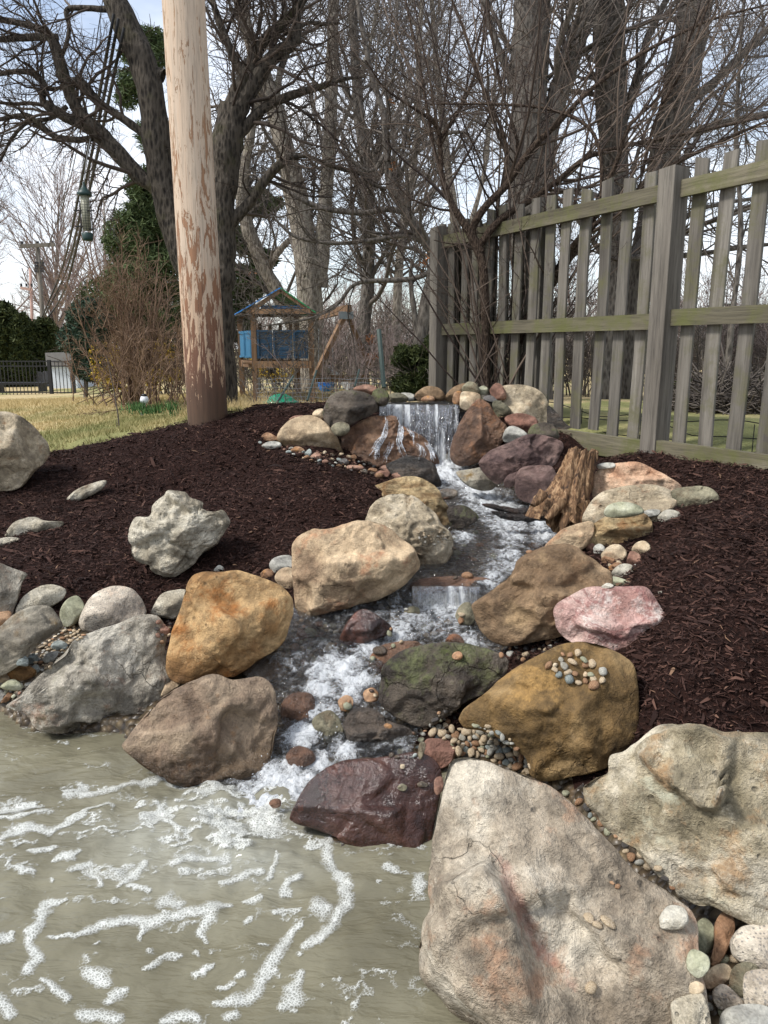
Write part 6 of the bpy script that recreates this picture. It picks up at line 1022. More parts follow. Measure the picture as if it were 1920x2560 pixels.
# solar lamp, bulbs, sapling, corrugated pipe
sl_ = empty('garden_lamp', tuple(Wp(*fr('C', 920, 1395), 11.5)), 'small white solar lamp with a round top on the lawn', 'lamp'); p0, p1 = Wp(*fr('C', 920, 1395), 11.5), Wp(*fr('C', 937, 1315), 11.5); part('stake', MB().tube([p0, p1], .02, 8).mesh('stake', M_white, True), M_white, sl_)
part('globe', MB().lathe(tuple(p1), [(.01, -.02), (.05, 0), (.065, .04), (.05, .09), (.01, .12)], 16).mesh('globe', M_white, True), M_white, sl_); part('cap', MB().lathe(tuple(p1 + np.array([0, 0, .1])), [(.045, 0), (.03, .03), (.005, .035)], 14).mesh('cap', M_black, True), M_black, sl_)
for k, (x, y, wd, nn) in enumerate([(885, 1365, .16, 50), (1000, 1385, .38, 80), (1175, 1415, .16, 40), (1100, 1360, .15, 30)]):
    c = Wp(*fr('C', x, y), 11.4); base = c + np.stack([rng.normal(0, wd / 2, nn), rng.normal(0, .08, nn), np.zeros(nn)], -1); d = unit(rng.normal(size=(nn, 3)) * .3 + np.array([0, 0, 1])); P = np.stack([base, base + d * .07, base + d * .15], 1); V, F = tubes(P, np.tile([[.006, .007, .001]], (nn, 1)), 3)
    tag(link('daffodil_clump', mesh_np('daffodil_clump', V, F, L_grn)), ['spring bulb clump just left of the solar lamp', 'widest green bulb clump right of the solar lamp', 'small bulb clump nearest to the utility pole', 'sparse bulb leaves behind the widest clump'][k], 'plant')
for k, pts in enumerate([[(775, 1535), (765, 1400), (740, 1250), (715, 1120), (690, 1010)], [(765, 1530), (757, 1470), (758, 1420)]]):
    P = smooth_path([Wp(*fr('C', x, y), 7.2) for x, y in pts], 14)[None]; V, F = tubes(P, np.linspace(.008, .003, 14)[None] * (1 - .3 * k), 5); tag(link('sapling', mesh_np('sapling', V, F, TW_mid)), ['thin leafless sapling at the edge of lawn and mulch', 'short twig beside the foot of the thin sapling'][k], 'sapling')
tag(link('drain_pipe', MB().tube([Wp(975, 856, 6.75), Wp(930, 858, 6.75), Wp(880, 859, 6.8), (Wp(820, 862, 6.9))], .03, 12).mesh('drain_pipe', M_liner, True)), 'black pipe lying behind the rim stones of the waterfall', 'pipe')
# ------------------------------------------------------------ grass
def grass():
    n = 150000; x = rng.uniform(-11, 0, n); y = 6.2 + rng.uniform(0, 1, n) ** 1.8 * 14; k = ~inpoly(mul_poly, x, y) & (fbm(np.stack([x * 5, y * 5, 0 * x], -1), 2, 3) > -.5); x, y = x[k], y[k]; z = G(x, y); px, py, _ = project(np.stack([x, y, z], -1)); k = (px > -30) & (px < 760); x, y, z = x[k][:90000], y[k][:90000], z[k][:90000]
    n = len(x); h = rng.uniform(.015, .045, n) * (1 + y / 20); w_ = .0035 + y * .0003; a = rng.uniform(0, 6.28, n); dx = np.cos(a) * w_; t = rng.normal(0, .02, (n, 2)); B = np.stack([x, y, z - .004], -1); V = np.stack([B - np.stack([dx, dx * 0, dx * 0], -1), B + np.stack([dx, dx * 0, dx * 0], -1), B + np.stack([t[:, 0], t[:, 1], h], -1)], 1).reshape(-1, 3)
    tag(link('grass', mesh_np('grass', V, np.arange(n * 3).reshape(-1, 3), M_grass, False)), 'short half dry grass blades of the lawn', kind='stuff')
    n = 1500; px = rng.uniform(500, 590, n); c = np.array([hit(540 + 1. * q, 885) for q in (0,)])[0]; x = rng.uniform(-1.9, -1.1, n); y = rng.uniform(7.0, 8.2, n); z = G(x, y); h = rng.uniform(.06, .17, n); B = np.stack([x, y, z], -1); d = unit(rng.normal(size=(n, 3)) * .5 + np.array([0, 0, 1])); P = np.stack([B, B + d * h[:, None] * .6, B + d * h[:, None]], 1); V, F = tubes(P, np.tile([[.002, .0016, .0006]], (n, 1)), 3)
    tag(link('dry_grass_tuft', mesh_np('dry_grass_tuft', V, F, flat('straw', hexc(190, 170, 124), .9))), 'straw coloured dry grass behind the mulch crest right of the pole', kind='stuff')
grass()
# ------------------------------------------------------------ mulch shreds
def mulch():
    N = 620000; x = rng.uniform(-4.4, 3.9, N); y = rng.uniform(1.3, 7.4, N); d = np.hypot(x, y); k = rng.uniform(0, 1, N) < np.clip((2.6 / d) ** 1.1, 0, 1); x, y = x[k], y[k]; z = gz(x, y); px, py, _ = project(np.stack([x, y, z], -1)); k = (px > -260) & (px < 2050) & (py > 820) & (py < 2300); x, y, z = x[k], y[k], z[k]
    k = inpoly(mul_poly, x, y) & ~((x < 0) & (y < 4) & (z < .18)); x, y, z = x[k], y[k], z[k]; dd = np.minimum.reduce([sdist(p_, x, y) for p_ in (up_poly, lo_poly, pond, rocky, slopes)]); k = (dd > .10) | ((dd > .04) & (rng.uniform(0, 1, len(x)) < .4)); x, y, z = x[k], y[k], z[k]
    n = min(len(x), 175000); i = rng.permutation(len(x))[:n]; x, y, z = x[i], y[i], z[i]; dist = np.hypot(x, y); L = np.exp(rng.normal(math.log(.018), .5, n)); big = rng.uniform(0, 1, n) < .003; L = np.clip(L, .006, .085) * (1 + dist * .05); L = np.where(big, rng.uniform(.03, .07, n), L); W_ = L * rng.uniform(.05, .24, n) + .0013; W_ = np.where(big, rng.uniform(.008, .018, n), W_)
    a = rng.uniform(0, np.pi * 2, n); tilt = rng.normal(0, .28, n); D = np.stack([np.cos(a) * np.cos(tilt), np.sin(a) * np.cos(tilt), np.sin(tilt)], -1); Sd = unit(np.cross(D, unit(rng.normal(size=(n, 3)) * .55 + np.array([0, 0, 1])))); C = np.stack([x, y, z + rng.uniform(.0, .018, n)], -1)
    bend = rng.normal(0, .12, n)[:, None] * L[:, None]; U = np.cross(Sd, D); A = C - D * L[:, None] / 2; M_ = C + U * bend; B_ = C + D * L[:, None] / 2; w2 = Sd * W_[:, None] / 2
    V = np.stack([A - w2 * .4, A + w2 * .6, M_ - w2, M_ + w2, B_ - w2 * .5, B_ + w2 * .3], 1).reshape(-1, 3); o = np.arange(n)[:, None] * 6; F = np.concatenate([o + np.array([[0, 1, 3, 2]]), o + np.array([[2, 3, 5, 4]])], 1).reshape(-1, 4)
    tag(link('mulch_shreds', mesh_np('mulch_shreds', V, F, M_shred, False)), 'dark reddish brown bark shreds of the mulch bed', kind='stuff'); print('shreds', n, len(i))
mulch()
# ------------------------------------------------------------ pebbles
PM = [RM[k] for k in ('cobble_tan', 'cobble_grey', 'cobble_green', 'cobble_white', 'cobble_brown', 'cobble_red', 'cobble_blue', 'cobble_wet', 'cobble_dark')]
pebm = []; unit0 = lambda v: v / np.linalg.norm(v)
for k in range(10):
    V, F = ico(2); r = np.random.default_rng(k); V = V * (1 + .2 * fbm(V * 1.3 + k * 9, 3, k))[:, None]
    for j in range(3 + k % 3): nv_ = unit0(r.normal(size=3)); dd = V @ nv_; V = V - np.outer(np.maximum(dd - r.uniform(.6, .85), 0) * .8, nv_)
    V = V * np.array([1, r.uniform(.6, .95), r.uniform(.4, .72)]); me = mesh_np('pebble', V, F, PM[0]); pebm.append(me)
stuffV = []; cnt = [0]
def pebbles(frame, poly, n, size, mats, label, group, dz=.25, ind=True, spread=1.0, flatk=1.0):
    q = np.array([fr(frame, *p) for p in poly]); lo, hi = q.min(0), q.max(0); k = 0; placed = []; tries = 0
    while k < n and tries < n * 30:
        tries += 1; x, y = rng.uniform(lo[0], hi[0]), rng.uniform(lo[1], hi[1])
        if not inpoly(q, np.array([x]), np.array([y]))[0]: continue
        s = rng.uniform(*size) * (1 if rng.uniform() > .12 else 1.5)
        if any((x - a) ** 2 + ((y - b_) * 1.35) ** 2 < ((s + c_) * .40) ** 2 for a, b_, c_ in placed): continue
        h, nn = cast(x, y)
        if h is None: continue
        placed.append((x, y, s)); dep = project(h)[2]; R = s / 2 * dep / FPX; k += 1
        o = bpy.data.objects.new('pebble', pebm[rng.integers(10)]); COL.objects.link(o); nv = Vector(nn) if nn[2] > 0 else Vector((0, 0, 1)); nv = (nv + Vector((0, 0, .6))).normalized()
        o.location = Vector(h) + nv * R * dz; o.scale = (R, R, R); o.rotation_euler = (nv.to_track_quat('Z', 'Y') @ Matrix.Rotation(rng.uniform(0, 6.3), 4, 'Z').to_quaternion() @ Matrix.Rotation(rng.normal(0, .3), 4, 'X').to_quaternion()).to_euler()
        m_ = PM[mats[rng.integers(len(mats))]]; o.material_slots[0].link = 'OBJECT'; o.material_slots[0].material = m_; allpeb.append((s, o, label, group))
allpeb = []
T, Gr, Gn, Wh, Br, Rd, Bl, We, Dk = range(9)
J2 = [(100, 500), (170, 470), (250, 490), (330, 472), (400, 490), (480, 540), (560, 640), (560, 690), (440, 650), (330, 605), (215, 600), (200, 540), (120, 525)]
for rep in range(2): pebbles('J', J2, 75 if rep == 0 else 45, (9, 19) if rep == 0 else (14, 26), [T, T, Gr, Gn, Wh, Br, Bl, T], 'rounded pebble in the heap between golden ochre boulder and front boulder', 'pebbles heaped above the front boulder', .2 + .5 * rep)
pebbles('J', [(640, 200), (700, 130), (790, 130), (840, 180), (905, 210), (900, 265), (850, 300), (730, 260), (660, 235)], 24, (12, 24), [T, Gr, Gn, Wh, T, Br, Bl], 'pebble lying on top of the golden ochre boulder', 'pebbles on top of the ochre boulder', .35)
pebbles('H', [(200, 1020), (300, 940), (400, 880), (475, 930), (430, 960), (350, 1020), (280, 1110), (190, 1150), (190, 1060)], 70, (6, 12), [T, T, T, Br, Gr, T], 'small tan pebble on the left gravel slope above the big grey boulder', 'tan gravel between the left boulders', .3)
pebbles('H', [(0, 1190), (60, 1230), (140, 1160), (200, 1180), (120, 1250), (50, 1300), (0, 1320)], 12, (7, 13), [Gr, Gn, Rd, Dk, T], 'small pebble at the left edge below the ochre cobble', 'pebbles below the ochre cobble')
pebbles('I', [(240, 440), (300, 300), (340, 250), (500, 268), (600, 330), (590, 400), (700, 430), (580, 490), (300, 530)], 62, (9, 22), [We, Gr, Gn, Rd, We, Bl, T, Dk], 'wet pebble in the shallows right of the golden brown boulder', 'wet pebbles beside the golden boulder', .3)
pebbles('I', [(780, 200), (860, 160), (980, 140), (1080, 160), (980, 220), (900, 300), (820, 230)], 22, (9, 18), [We, T, Gn, We, Gr], 'wet pebble in the pool under the ledge stone', 'wet pebbles under the ledge stone')
pebbles('J', [(400, 115), (470, 105), (620, 110), (640, 70), (700, 70), (690, 105), (600, 140), (520, 175), (440, 160)], 24, (8, 17), [Dk, We, Gr, Wh, Br, T], 'pebble between mossy cascade boulder and the warm brown boulder', 'pebbles above the ochre boulder')
pebbles('I', [(1020, 900), (1120, 880), (1200, 790), (1290, 800), (1280, 870), (1180, 910), (1140, 950), (1060, 990), (1030, 960)], 26, (8, 18), [We, We, Dk, Gn, Br, Gr], 'dark wet pebble between glossy rock and mossy boulder', 'dark wet pebbles by the glossy rock')
pebbles('I', [(830, 1060), (900, 1030), (1000, 1040), (1080, 1000), (1090, 1080), (960, 1090), (850, 1090)], 10, (7, 15), [We, Bl, Dk], 'small wet pebble on the upper rim of the red slab', 'wet pebbles on the rim of the red slab')
pebbles('J', [(690, 750), (780, 830), (850, 900), (960, 1000), (1010, 1080), (1100, 1140), (1230, 1230), (1200, 1160), (1060, 1060), (960, 970), (880, 900), (800, 820), (740, 770)], 30, (11, 24), [Gr, Gn, Bl, T, Dk, Br], 'cobble deep in the gap between the two largest boulders', 'cobbles in the gap at lower right', .2)
pebbles('F', [(110, 570), (160, 600), (300, 620), (360, 660), (480, 700), (560, 730), (700, 750), (860, 790), (1020, 830), (1060, 790), (900, 720), (800, 690), (700, 660), (560, 640), (440, 640), (330, 600), (240, 580)], 75, (7, 16), [Rd, Rd, Br, Gr, Dk, We, Bl, T], 'angular reddish or grey stone along the mulch below the half wet boulder', 'stones edging the mulch below the waterfall', .35)
pebbles('J', [(920, 1200), (980, 1180), (985, 1215), (930, 1235)], 2, (12, 16), [Br, T], 'tiny brown pebble in a hollow of the front boulder', 'two pebbles in a hollow of the front boulder')
pebbles('J', [(825, 1340), (940, 1340), (945, 1400), (870, 1410)], 3, (20, 26), [T], 'sandy disc shaped pebble in the middle of the front boulder', 'three pebbles on the front boulder')
pebbles('J', [(820, 1660), (880, 1660), (880, 1690), (830, 1690)], 1, (24, 28), [T], 'single tan pebble low on the front boulder near its lower crack', 'lone pebble on the front boulder')
pebbles('F', [(1210, 1195), (1290, 1190), (1420, 1180), (1430, 1270), (1330, 1290), (1220, 1230)], 22, (4, 10), [T, Wh, T], 'tiny pale stone on the cratered tan boulder', 'tiny stones on the cratered boulder')
pebbles('J', [(1300, 1640), (1400, 1590), (1500, 1480), (1659, 1560), (1659, 1840), (1380, 1840), (1360, 1720)], 26, (14, 30), [Gr, Dk, T, Br, Gn], 'small filler stone between the cobbles in the lower right corner', 'filler stones at lower right', .1)
pebbles('H', [(850, 870), (900, 850), (935, 870), (940, 960), (870, 980), (850, 930)], 12, (8, 14), [Rd, Br, Dk, T], 'small pebble between big grey boulder and golden brown boulder', 'pebbles left of the golden boulder')
pebbles('G', [(830, 740), (950, 740), (1160, 800), (1180, 860), (1110, 900), (980, 870), (900, 800)], 10, (8, 16), [T, Gr, Br], 'small stone among the cobbles of the right bank', 'small stones in the right bank cobbles', .1)
pebbles('I', [(420, 700), (560, 640), (800, 400), (900, 300), (1300, 200), (1380, 330), (1000, 400), (800, 480), (820, 700), (600, 820)], 70, (10, 24), [We, T, Br, Gn, We], 'stone under the running water of the cascade', 'stones under the cascade', .1)
pebbles('G', [(60, 700), (400, 620), (660, 620), (560, 780), (300, 960), (60, 960)], 26, (12, 26), [We, Gn, Br], 'stone on the floor of the stream pool', 'stones under the stream pool', .1)
allpeb.sort(key=lambda a: -a[0]); Vs = []; rest = allpeb[290:]
WD = {'cobble_tan': 'tan', 'cobble_grey': 'light grey', 'cobble_green': 'olive', 'cobble_white': 'whitish', 'cobble_brown': 'brown', 'cobble_red': 'reddish', 'cobble_blue': 'blue grey', 'cobble_wet': 'dark wet', 'cobble_dark': 'blackish'}
import re
for s, o, l, g in allpeb[:290]:
    w_ = WD[o.material_slots[0].material.name]; l2 = re.sub(r'\b(dark wet|wet|tan|pale|sandy|brown)\b ?', '', l, count=1) if any(t in l.split()[:3] for t in ('wet', 'tan', 'pale', 'sandy', 'brown', 'dark')) else l; tag(o, w_ + ' ' + l2, 'pebble', w_ + ' ' + g)
if rest:
    bym = {}
    for s, o, l, g in rest: bym.setdefault(o.material_slots[0].material, []).append(o)
    Vs = []; Fs = []; mi = []; n = 0; mats = list(bym)
    for k, m_ in enumerate(mats):
        for o in bym[m_]:
            me = o.data; a = np.empty(len(me.vertices) * 3, np.float32); me.vertices.foreach_get('co', a); Mx = Matrix.LocRotScale(o.location, o.rotation_euler, o.scale); A = np.array(Mx); v = a.reshape(-1, 3) @ A[:3, :3].T + A[:3, 3]; Vs.append(v); Fs.append(ico(2)[1] + n); n += len(v); mi += [k] * len(ico(2)[1])
            bpy.data.objects.remove(o)
    me = mesh_np('gravel', np.concatenate(Vs), np.concatenate(Fs), mats[0])
    for m_ in mats[1:]: me.materials.append(m_)
    me.polygons.foreach_set('material_index', mi); tag(link('gravel', me), 'smallest loose pebbles between the boulders and in the stream', kind='stuff')
# ------------------------------------------------------------ pond
def pondmat():
    b = NB('murky_pond_water'); v = b.coord(rnd=False); n = b.noise(v, 3, 4, .5, .6); c = b.ramp(n, [(.35, hexc(100, 96, 79)), (.65, hexc(119, 115, 96))]); f = b.attr('milky'); c = b.mix(f, c, hexc(146, 146, 134))
    w1 = b.noise(b.coord((1, 2.4, 1), rnd=False), 7, 3, .5, .8); w2 = b.noise(b.coord((1, 3, 1), rnd=False), 22, 3, .5, .6); h = b.math('ADD', w1, b.math('MULTIPLY', w2, .22)); return b.set(color=c, rough=.05, ior=1.33, spec=.5, normal=b.bump(h, .45, .03))
def foammat():
    b = NB('bubble_foam'); v = b.coord(rnd=False); cell = b.voro(v, 120, 'DISTANCE_TO_EDGE'); cell2 = b.voro(v, 230, 'DISTANCE_TO_EDGE'); k = b.ramp(cell, [(.0, 1), (.22, 0)]); k2 = b.ramp(cell2, [(.0, .8), (.2, 0)]); k = b.math('MAXIMUM', k, b.math('MULTIPLY', k2, .6))
    c = b.mix(k, hexc(186, 188, 180), hexc(216, 218, 213)); a = b.attr('foam'); al = b.ramp(b.math('ADD', a, b.math('MULTIPLY', k, .25)), [(.28, 0), (.95, 1)]); al = b.math('MULTIPLY', al, b.math('ADD', .48, b.math('MULTIPLY', k, .4)))
    b.set(color=c, rough=.3, alpha=al, normal=b.bump(b.math('ADD', cell, b.math('MULTIPLY', cell2, .3)), .5, .006)); return b.m
def waves(x, y):
    c = Wp(560, 1740, 2.4); r = np.hypot(x - c[0], y - c[1]); src = WZ(560, 1740, 0); r = np.hypot(x - src[0], y - src[1]); amp_ = np.exp(-r / .5)
    p = np.stack([x, y, 0 * x], -1); z = .0035 * fbm(np.stack([x * 5, y * 11, 0 * x], -1), 3, 1) + .02 * amp_ * fbm(p * 14, 3, 2) + .009 * fbm(np.stack([x * 3 + y * 2, y * 16 - x * 5, 0 * x], -1), 2, 12) * ss(-.2, -1.1, x) * ss(1.6, 2.6, y) + .0035 * np.sin(r * 34 + 3 * vn(p * 3, 4)) * np.exp(-np.abs(r - .7) / .5); return z + .001
st = .0065; gx = np.arange(-2.6, 1.3, st * 1.6); gy = np.arange(.95, 3.75, st * 1.6); GX, GY = np.meshgrid(gx, gy); px, py, _ = project(np.stack([GX, GY, 0 * GX], -1))
pz = waves(GX, GY); kx, ky = px / .573, (py - 1520.8) / .573
spray = np.exp(-(((kx - 800) / 420) ** 2 + ((ky - 500) / 210) ** 2)) ; dwp = fbm(np.stack([GX * 6, GY * 6, 0 * GX], -1), 3, 44)
milky = np.clip(spray * (.75 + .5 * dwp), 0, 1) * .9
ii = np.arange(GX.size).reshape(GX.shape); q = np.stack([ii[:-1, :-1], ii[:-1, 1:], ii[1:, 1:], ii[1:, :-1]], -1).reshape(-1, 4)
tag(link('pond_water', mesh_np('pond_water', np.stack([GX, GY, pz], -1).reshape(-1, 3), q, pondmat(), attrs={'milky': milky})), 'murky green brown pond water', kind='structure')
FO = [[(245, 350, 18), (330, 335, 26), (430, 325, 24), (520, 305, 18), (620, 288, 28), (700, 305, 18), (790, 298, 14), (860, 305, 8)], [(-20, 408, 26), (70, 400, 32), (140, 383, 14)], [(0, 440, 14), (60, 435, 20), (110, 425, 10)], [(130, 425, 14), (175, 408, 24), (185, 400, 10)], [(0, 520, 16), (40, 490, 26), (110, 470, 22), (180, 480, 24), (250, 455, 20), (290, 430, 22), (330, 400, 16), (420, 380, 14)],
 [(240, 735, 16), (170, 760, 36), (150, 830, 48), (110, 890, 36), (140, 960, 50), (105, 1010, 42)], [(165, 1045, 18), (205, 1065, 34), (245, 1110, 32)], [(190, 880, 10), (280, 880, 22), (370, 840, 34), (480, 812, 36), (560, 830, 54), (640, 815, 36), (710, 795, 40), (800, 778, 56), (865, 765, 18)], [(540, 850, 40), (535, 885, 16)], [(790, 810, 50), (760, 860, 36), (775, 905, 14)],
 [(1265, 485, 16), (1250, 510, 30), (1235, 560, 44), (1250, 620, 40), (1305, 680, 54), (1305, 740, 50), (1260, 820, 44), (1205, 885, 42), (1150, 922, 24)], [(1208, 775, 66), (1215, 780, 60)], [(1140, 835, 14), (1075, 900, 44), (1020, 985, 46), (975, 1060, 44), (930, 1110, 56), (860, 1135, 30), (810, 1142, 16)], [(1130, 1020, 30), (1105, 1070, 60), (1120, 1110, 60), (1055, 1140, 34)], [(330, 1000, 40), (380, 1025, 68), (400, 1050, 40)], [(400, 1115, 24), (440, 1095, 44), (475, 1085, 26)], [(0, 1130, 60), (25, 1170, 50)], [(310, 1180, 40), (370, 1170, 40), (440, 1190, 50)], [(620, 1200, 40), (690, 1180, 60), (740, 1200, 40)], [(860, 1190, 30), (890, 1180, 40)], [(-10, 895, 36), (40, 885, 30), (50, 865, 16)], [(600, 755, 40), (640, 745, 56), (680, 765, 40)], [(600, 965, 14), (660, 948, 28), (680, 945, 14)], [(550, 1005, 16), (590, 980, 20)], [(735, 1030, 20), (765, 1010, 24), (790, 998, 10)], [(830, 1065, 22), (870, 1055, 30)], [(890, 1025, 16), (915, 1015, 18)], [(925, 830, 22), (935, 820, 20)], [(930, 750, 14), (970, 747, 20)], [(1120, 650, 30), (1085, 670, 24), (1060, 720, 28), (1090, 718, 16)], [(985, 908, 14), (1010, 910, 14)], [(1450, 612, 18), (1490, 625, 24), (1510, 632, 10)], [(1575, 650, 40), (1580, 690, 44), (1590, 715, 26)], [(1555, 662, 20), (1600, 690, 30)], [(80, 625, 26), (130, 632, 24)], [(200, 590, 14), (270, 575, 28), (300, 560, 16)], [(270, 625, 20), (340, 600, 28)], [(350, 640, 20), (375, 690, 26)], [(450, 690, 16), (500, 655, 30), (550, 600, 20)], [(500, 690, 24), (550, 710, 20)], [(590, 420, 20), (640, 440, 24), (670, 480, 16)], [(1010, 660, 20), (1040, 610, 26), (1045, 560, 14)], [(820, 690, 16), (900, 665, 20), (980, 640, 24)], [(640, 600, 24), (740, 585, 32), (850, 580, 26)], [(455, 620, 12), (490, 612, 12)], [(30, 600, 20), (20, 610, 14)], [(1100, 1160, 14), (1115, 1162, 14)], [(1130, 948, 16), (1132, 946, 12)], [(800, 935, 12), (803, 936, 12)], [(730, 945, 16), (735, 955, 16)], [(190, 660, 12), (200, 662, 10)], [(1425, 675, 10), (1430, 676, 8)], [(100, 560, 12), (170, 555, 14), (200, 535, 16)], [(360, 905, 12), (375, 900, 14)], [(560, 930, 12), (575, 930, 12)]]
gx = np.arange(-2.3, .75, .0052); gy = np.arange(1.25, 3.1, .0052); FX, FY = np.meshgrid(gx, gy); px, py, _ = project(np.stack([FX, FY, 0 * FX], -1)); kx, ky = px / .573, (py - 1520.8) / .573
j1 = fbm(np.stack([FX * 24, FY * 24, 0 * FX], -1), 4, 61, .6); j2 = fbm(np.stack([FX * 24, FY * 24, 0 * FX + 9], -1), 4, 71, .6); kx2, ky2 = kx + j1 * 13, ky + j2 * 9; fm = np.zeros_like(FX)
for pl in FO:
    for a, b_ in zip(pl[:-1], pl[1:]):
        d, t = segdist(kx2, ky2 * 1.0, a[0], a[1], b_[0], b_[1]); w_ = (a[2] * (1 - t) + b_[2] * t) * .5; fm = np.maximum(fm, np.clip(1 - d / (w_ * 1.3 + 3), 0, 1) ** .8)
spray = np.exp(-(((kx - 820) / 430) ** 2 + ((ky - 480) / 170) ** 2)); sw = fbm(np.stack([FX * 10 + j1 * .6, FY * 22 + j2 * .6, 0 * FX], -1), 4, 81, .62)
core = np.exp(-(((kx - 900) / 170) ** 2 + ((ky - 450) / 110) ** 2)); fm = np.maximum(fm, np.clip((sw * 1.0 + spray * 1.0 + core * .9 - .62) * 1.1, 0, .85))
wide = ss(1150, 500, kx) * ss(880, 650, ky) * ss(300, 420, ky); fm = np.maximum(fm, np.clip((sw + wide * .5 - .84) * 1.2, 0, .6)); fm = np.where((kx > 1120) & (ky < 470), 0, fm)
fz = waves(FX, FY) + .002 + .003 * np.clip(fm, 0, 1) ** .7 + core * .012 * np.clip(j1 + .4, 0, 1)
ii = np.arange(FX.size).reshape(FX.shape); q = np.stack([ii[:-1, :-1], ii[:-1, 1:], ii[1:, 1:], ii[1:, :-1]], -1).reshape(-1, 4); k = fm.ravel()[q].max(1) > .2; q = q[k]; u, inv = np.unique(q, return_inverse=True)
M_foam = foammat(); tag(link('foam', mesh_np('foam', np.stack([FX, FY, fz], -1).reshape(-1, 3)[u], inv.reshape(-1, 4), M_foam, attrs={'foam': fm.ravel()[u]})), 'white bubbly foam drifting on the pond', kind='stuff')
# ------------------------------------------------------------ running water
def watermat(name, streak=False):
    b = NB(name); nt = b.n; v = b.coord(rnd=False); f = b.attr('white')
    vb = b.coord((1, 1, .08), rnd=False) if streak else v
    n = b.noise(vb, 60 if streak else 30, 5, .7, 1.2); n2 = b.noise(vb, 150 if streak else 85, 4, .65, .8); h = b.math('ADD', n, b.math('MULTIPLY', n2, .6)); rd_ = b.math('MULTIPLY', b.math('ABSOLUTE', b.math('SUBTRACT', n2, .5)), 2.2); h2 = b.math('SUBTRACT', h, b.math('MULTIPLY', rd_, .6)); nr = b.bump(h, 1, .022)
    tr = nt.new('ShaderNodeBsdfTransparent'); tr.inputs[0].default_value = (.88, .86, .81, 1); gl = nt.new('ShaderNodeBsdfGlossy'); gl.inputs['Roughness'].default_value = .08; gl.inputs['Color'].default_value = (.95, .97, 1, 1); b.link(nr, gl.inputs['Normal'])
    fr_ = nt.new('ShaderNodeFresnel'); fr_.inputs[0].default_value = 1.36 if streak else 1.42; b.link(nr, fr_.inputs['Normal']); m1 = nt.new('ShaderNodeMixShader'); b.link(b.math('ADD', fr_.outputs[0], .0 if streak else .04, clamp=True), m1.inputs[0]); b.link(tr.outputs[0], m1.inputs[1]); b.link(gl.outputs[0], m1.inputs[2])
    wh = b.b; b.inp(wh, 'Base Color', (.82, .85, .87)); b.inp(wh, 'Roughness', .25); b.link(nr, wh.inputs['Normal'])
    k = b.ramp(b.math('ADD', b.math('MULTIPLY', f, .40), b.math('MULTIPLY', h2, .60)), [(.53 if not streak else .55, 0), (.78, .88)]); m2 = nt.new('ShaderNodeMixShader'); b.link(k, m2.inputs[0]); b.link(m1.outputs[0], m2.inputs[1]); b.link(wh.outputs[0], m2.inputs[2]); b.link(m2.outputs[0], b.out.inputs['Surface']); return b.m
M_water = watermat('stream_water'); M_fall = watermat('falling_water', True)
WH = [((*fr('F', 1420, 740), 60), 1), ((*fr('F', 1400, 690), 26), 1), ((1010, 1040, 34), .9), ((1030, 1065, 40), .9), ((1060, 1085, 40), .9), ((1090, 1085, 30), .8), ((1000, 1105, 30), .7), ((1100, 1125, 50), .8), ((1170, 1120, 40), .95), ((1180, 1150, 36), .9), ((1100, 1160, 40), .6), ((1100, 1210, 50), .62), ((1060, 1250, 30), .6), ((1000, 1160, 30), .5),
 ((940, 1302, 30), 1), ((985, 1300, 26), .9), ((900, 1330, 60), .5), ((960, 1330, 60), .45), ((860, 1375, 40), .75), ((800, 1400, 30), .8), ((740, 1440, 36), .95), ((700, 1450, 30), .9), ((770, 1470, 30), .8), ((690, 1490, 26), .95), ((680, 1530, 30), .9), ((720, 1540, 24), .7), ((760, 1500, 24), .7), ((650, 1590, 30), 1), ((690, 1640, 30), 1), ((740, 1625, 26), .9), ((640, 1650, 34), 1), ((590, 1690, 44), 1), ((640, 1700, 44), 1), ((560, 1720, 44), 1), ((600, 1740, 44), 1), ((530, 1760, 50), .9), ((1010, 1390, 30), .6), ((800, 1330, 30), .4)]
def stream(poly, label, step=.0085, grow=.12):
    pl = np.array(poly); lo, hi = pl.min(0) - grow, pl.max(0) + grow; x, y = np.meshgrid(np.arange(lo[0], hi[0], step), np.arange(lo[1], hi[1], step)); d = sdist(poly, x, y); z = WT(x, y); px, py, _ = project(np.stack([x, y, z], -1)); w_ = np.zeros_like(x)
    for (cx_, cy_, r), a in WH: rb = r * (1.3 if cy_ > 1280 else 1.0); w_ = np.maximum(w_, a * np.exp(-((px - cx_) ** 2 + ((py - cy_) * 1.3) ** 2) / rb ** 2))
    w_ = np.maximum(w_, .26 * (py > 1290) * ss(560, 640, px) * (.6 + .4 * vn(np.stack([x * 9, y * 9, x * 0], -1), 5)))
    p = np.stack([x, y, z], -1); tb_ = fbm(p * 16, 3, 91, .6); r3 = fbm(p * 45, 2, 95, .6); ridge = 1 - np.abs(fbm(p * 20, 3, 97, .6)) * 1.6
    z = z + .003 * tb_ + w_ * (.017 * tb_ + .013 * r3 + .014 * ridge) ; ii = np.arange(x.size).reshape(x.shape); q = np.stack([ii[:-1, :-1], ii[:-1, 1:], ii[1:, 1:], ii[1:, :-1]], -1).reshape(-1, 4); k = d.ravel()[q].mean(1) < grow * .7; q = q[k]; u, inv = np.unique(q, return_inverse=True)
    tag(link('stream_water', mesh_np('stream_water', np.stack([x, y, z], -1).reshape(-1, 3)[u], inv.reshape(-1, 4), M_water, attrs={'white': np.clip(w_ * 1.0 + (.30 * tb_ + .25 * r3) * (.3 + w_), 0, 1.2).ravel()[u]})), label, kind='structure')
stream(up_poly, 'upper stream pool between waterfall and ledge stone'); stream(lo_poly, 'lower cascade running between boulders into the pond', grow=.10)
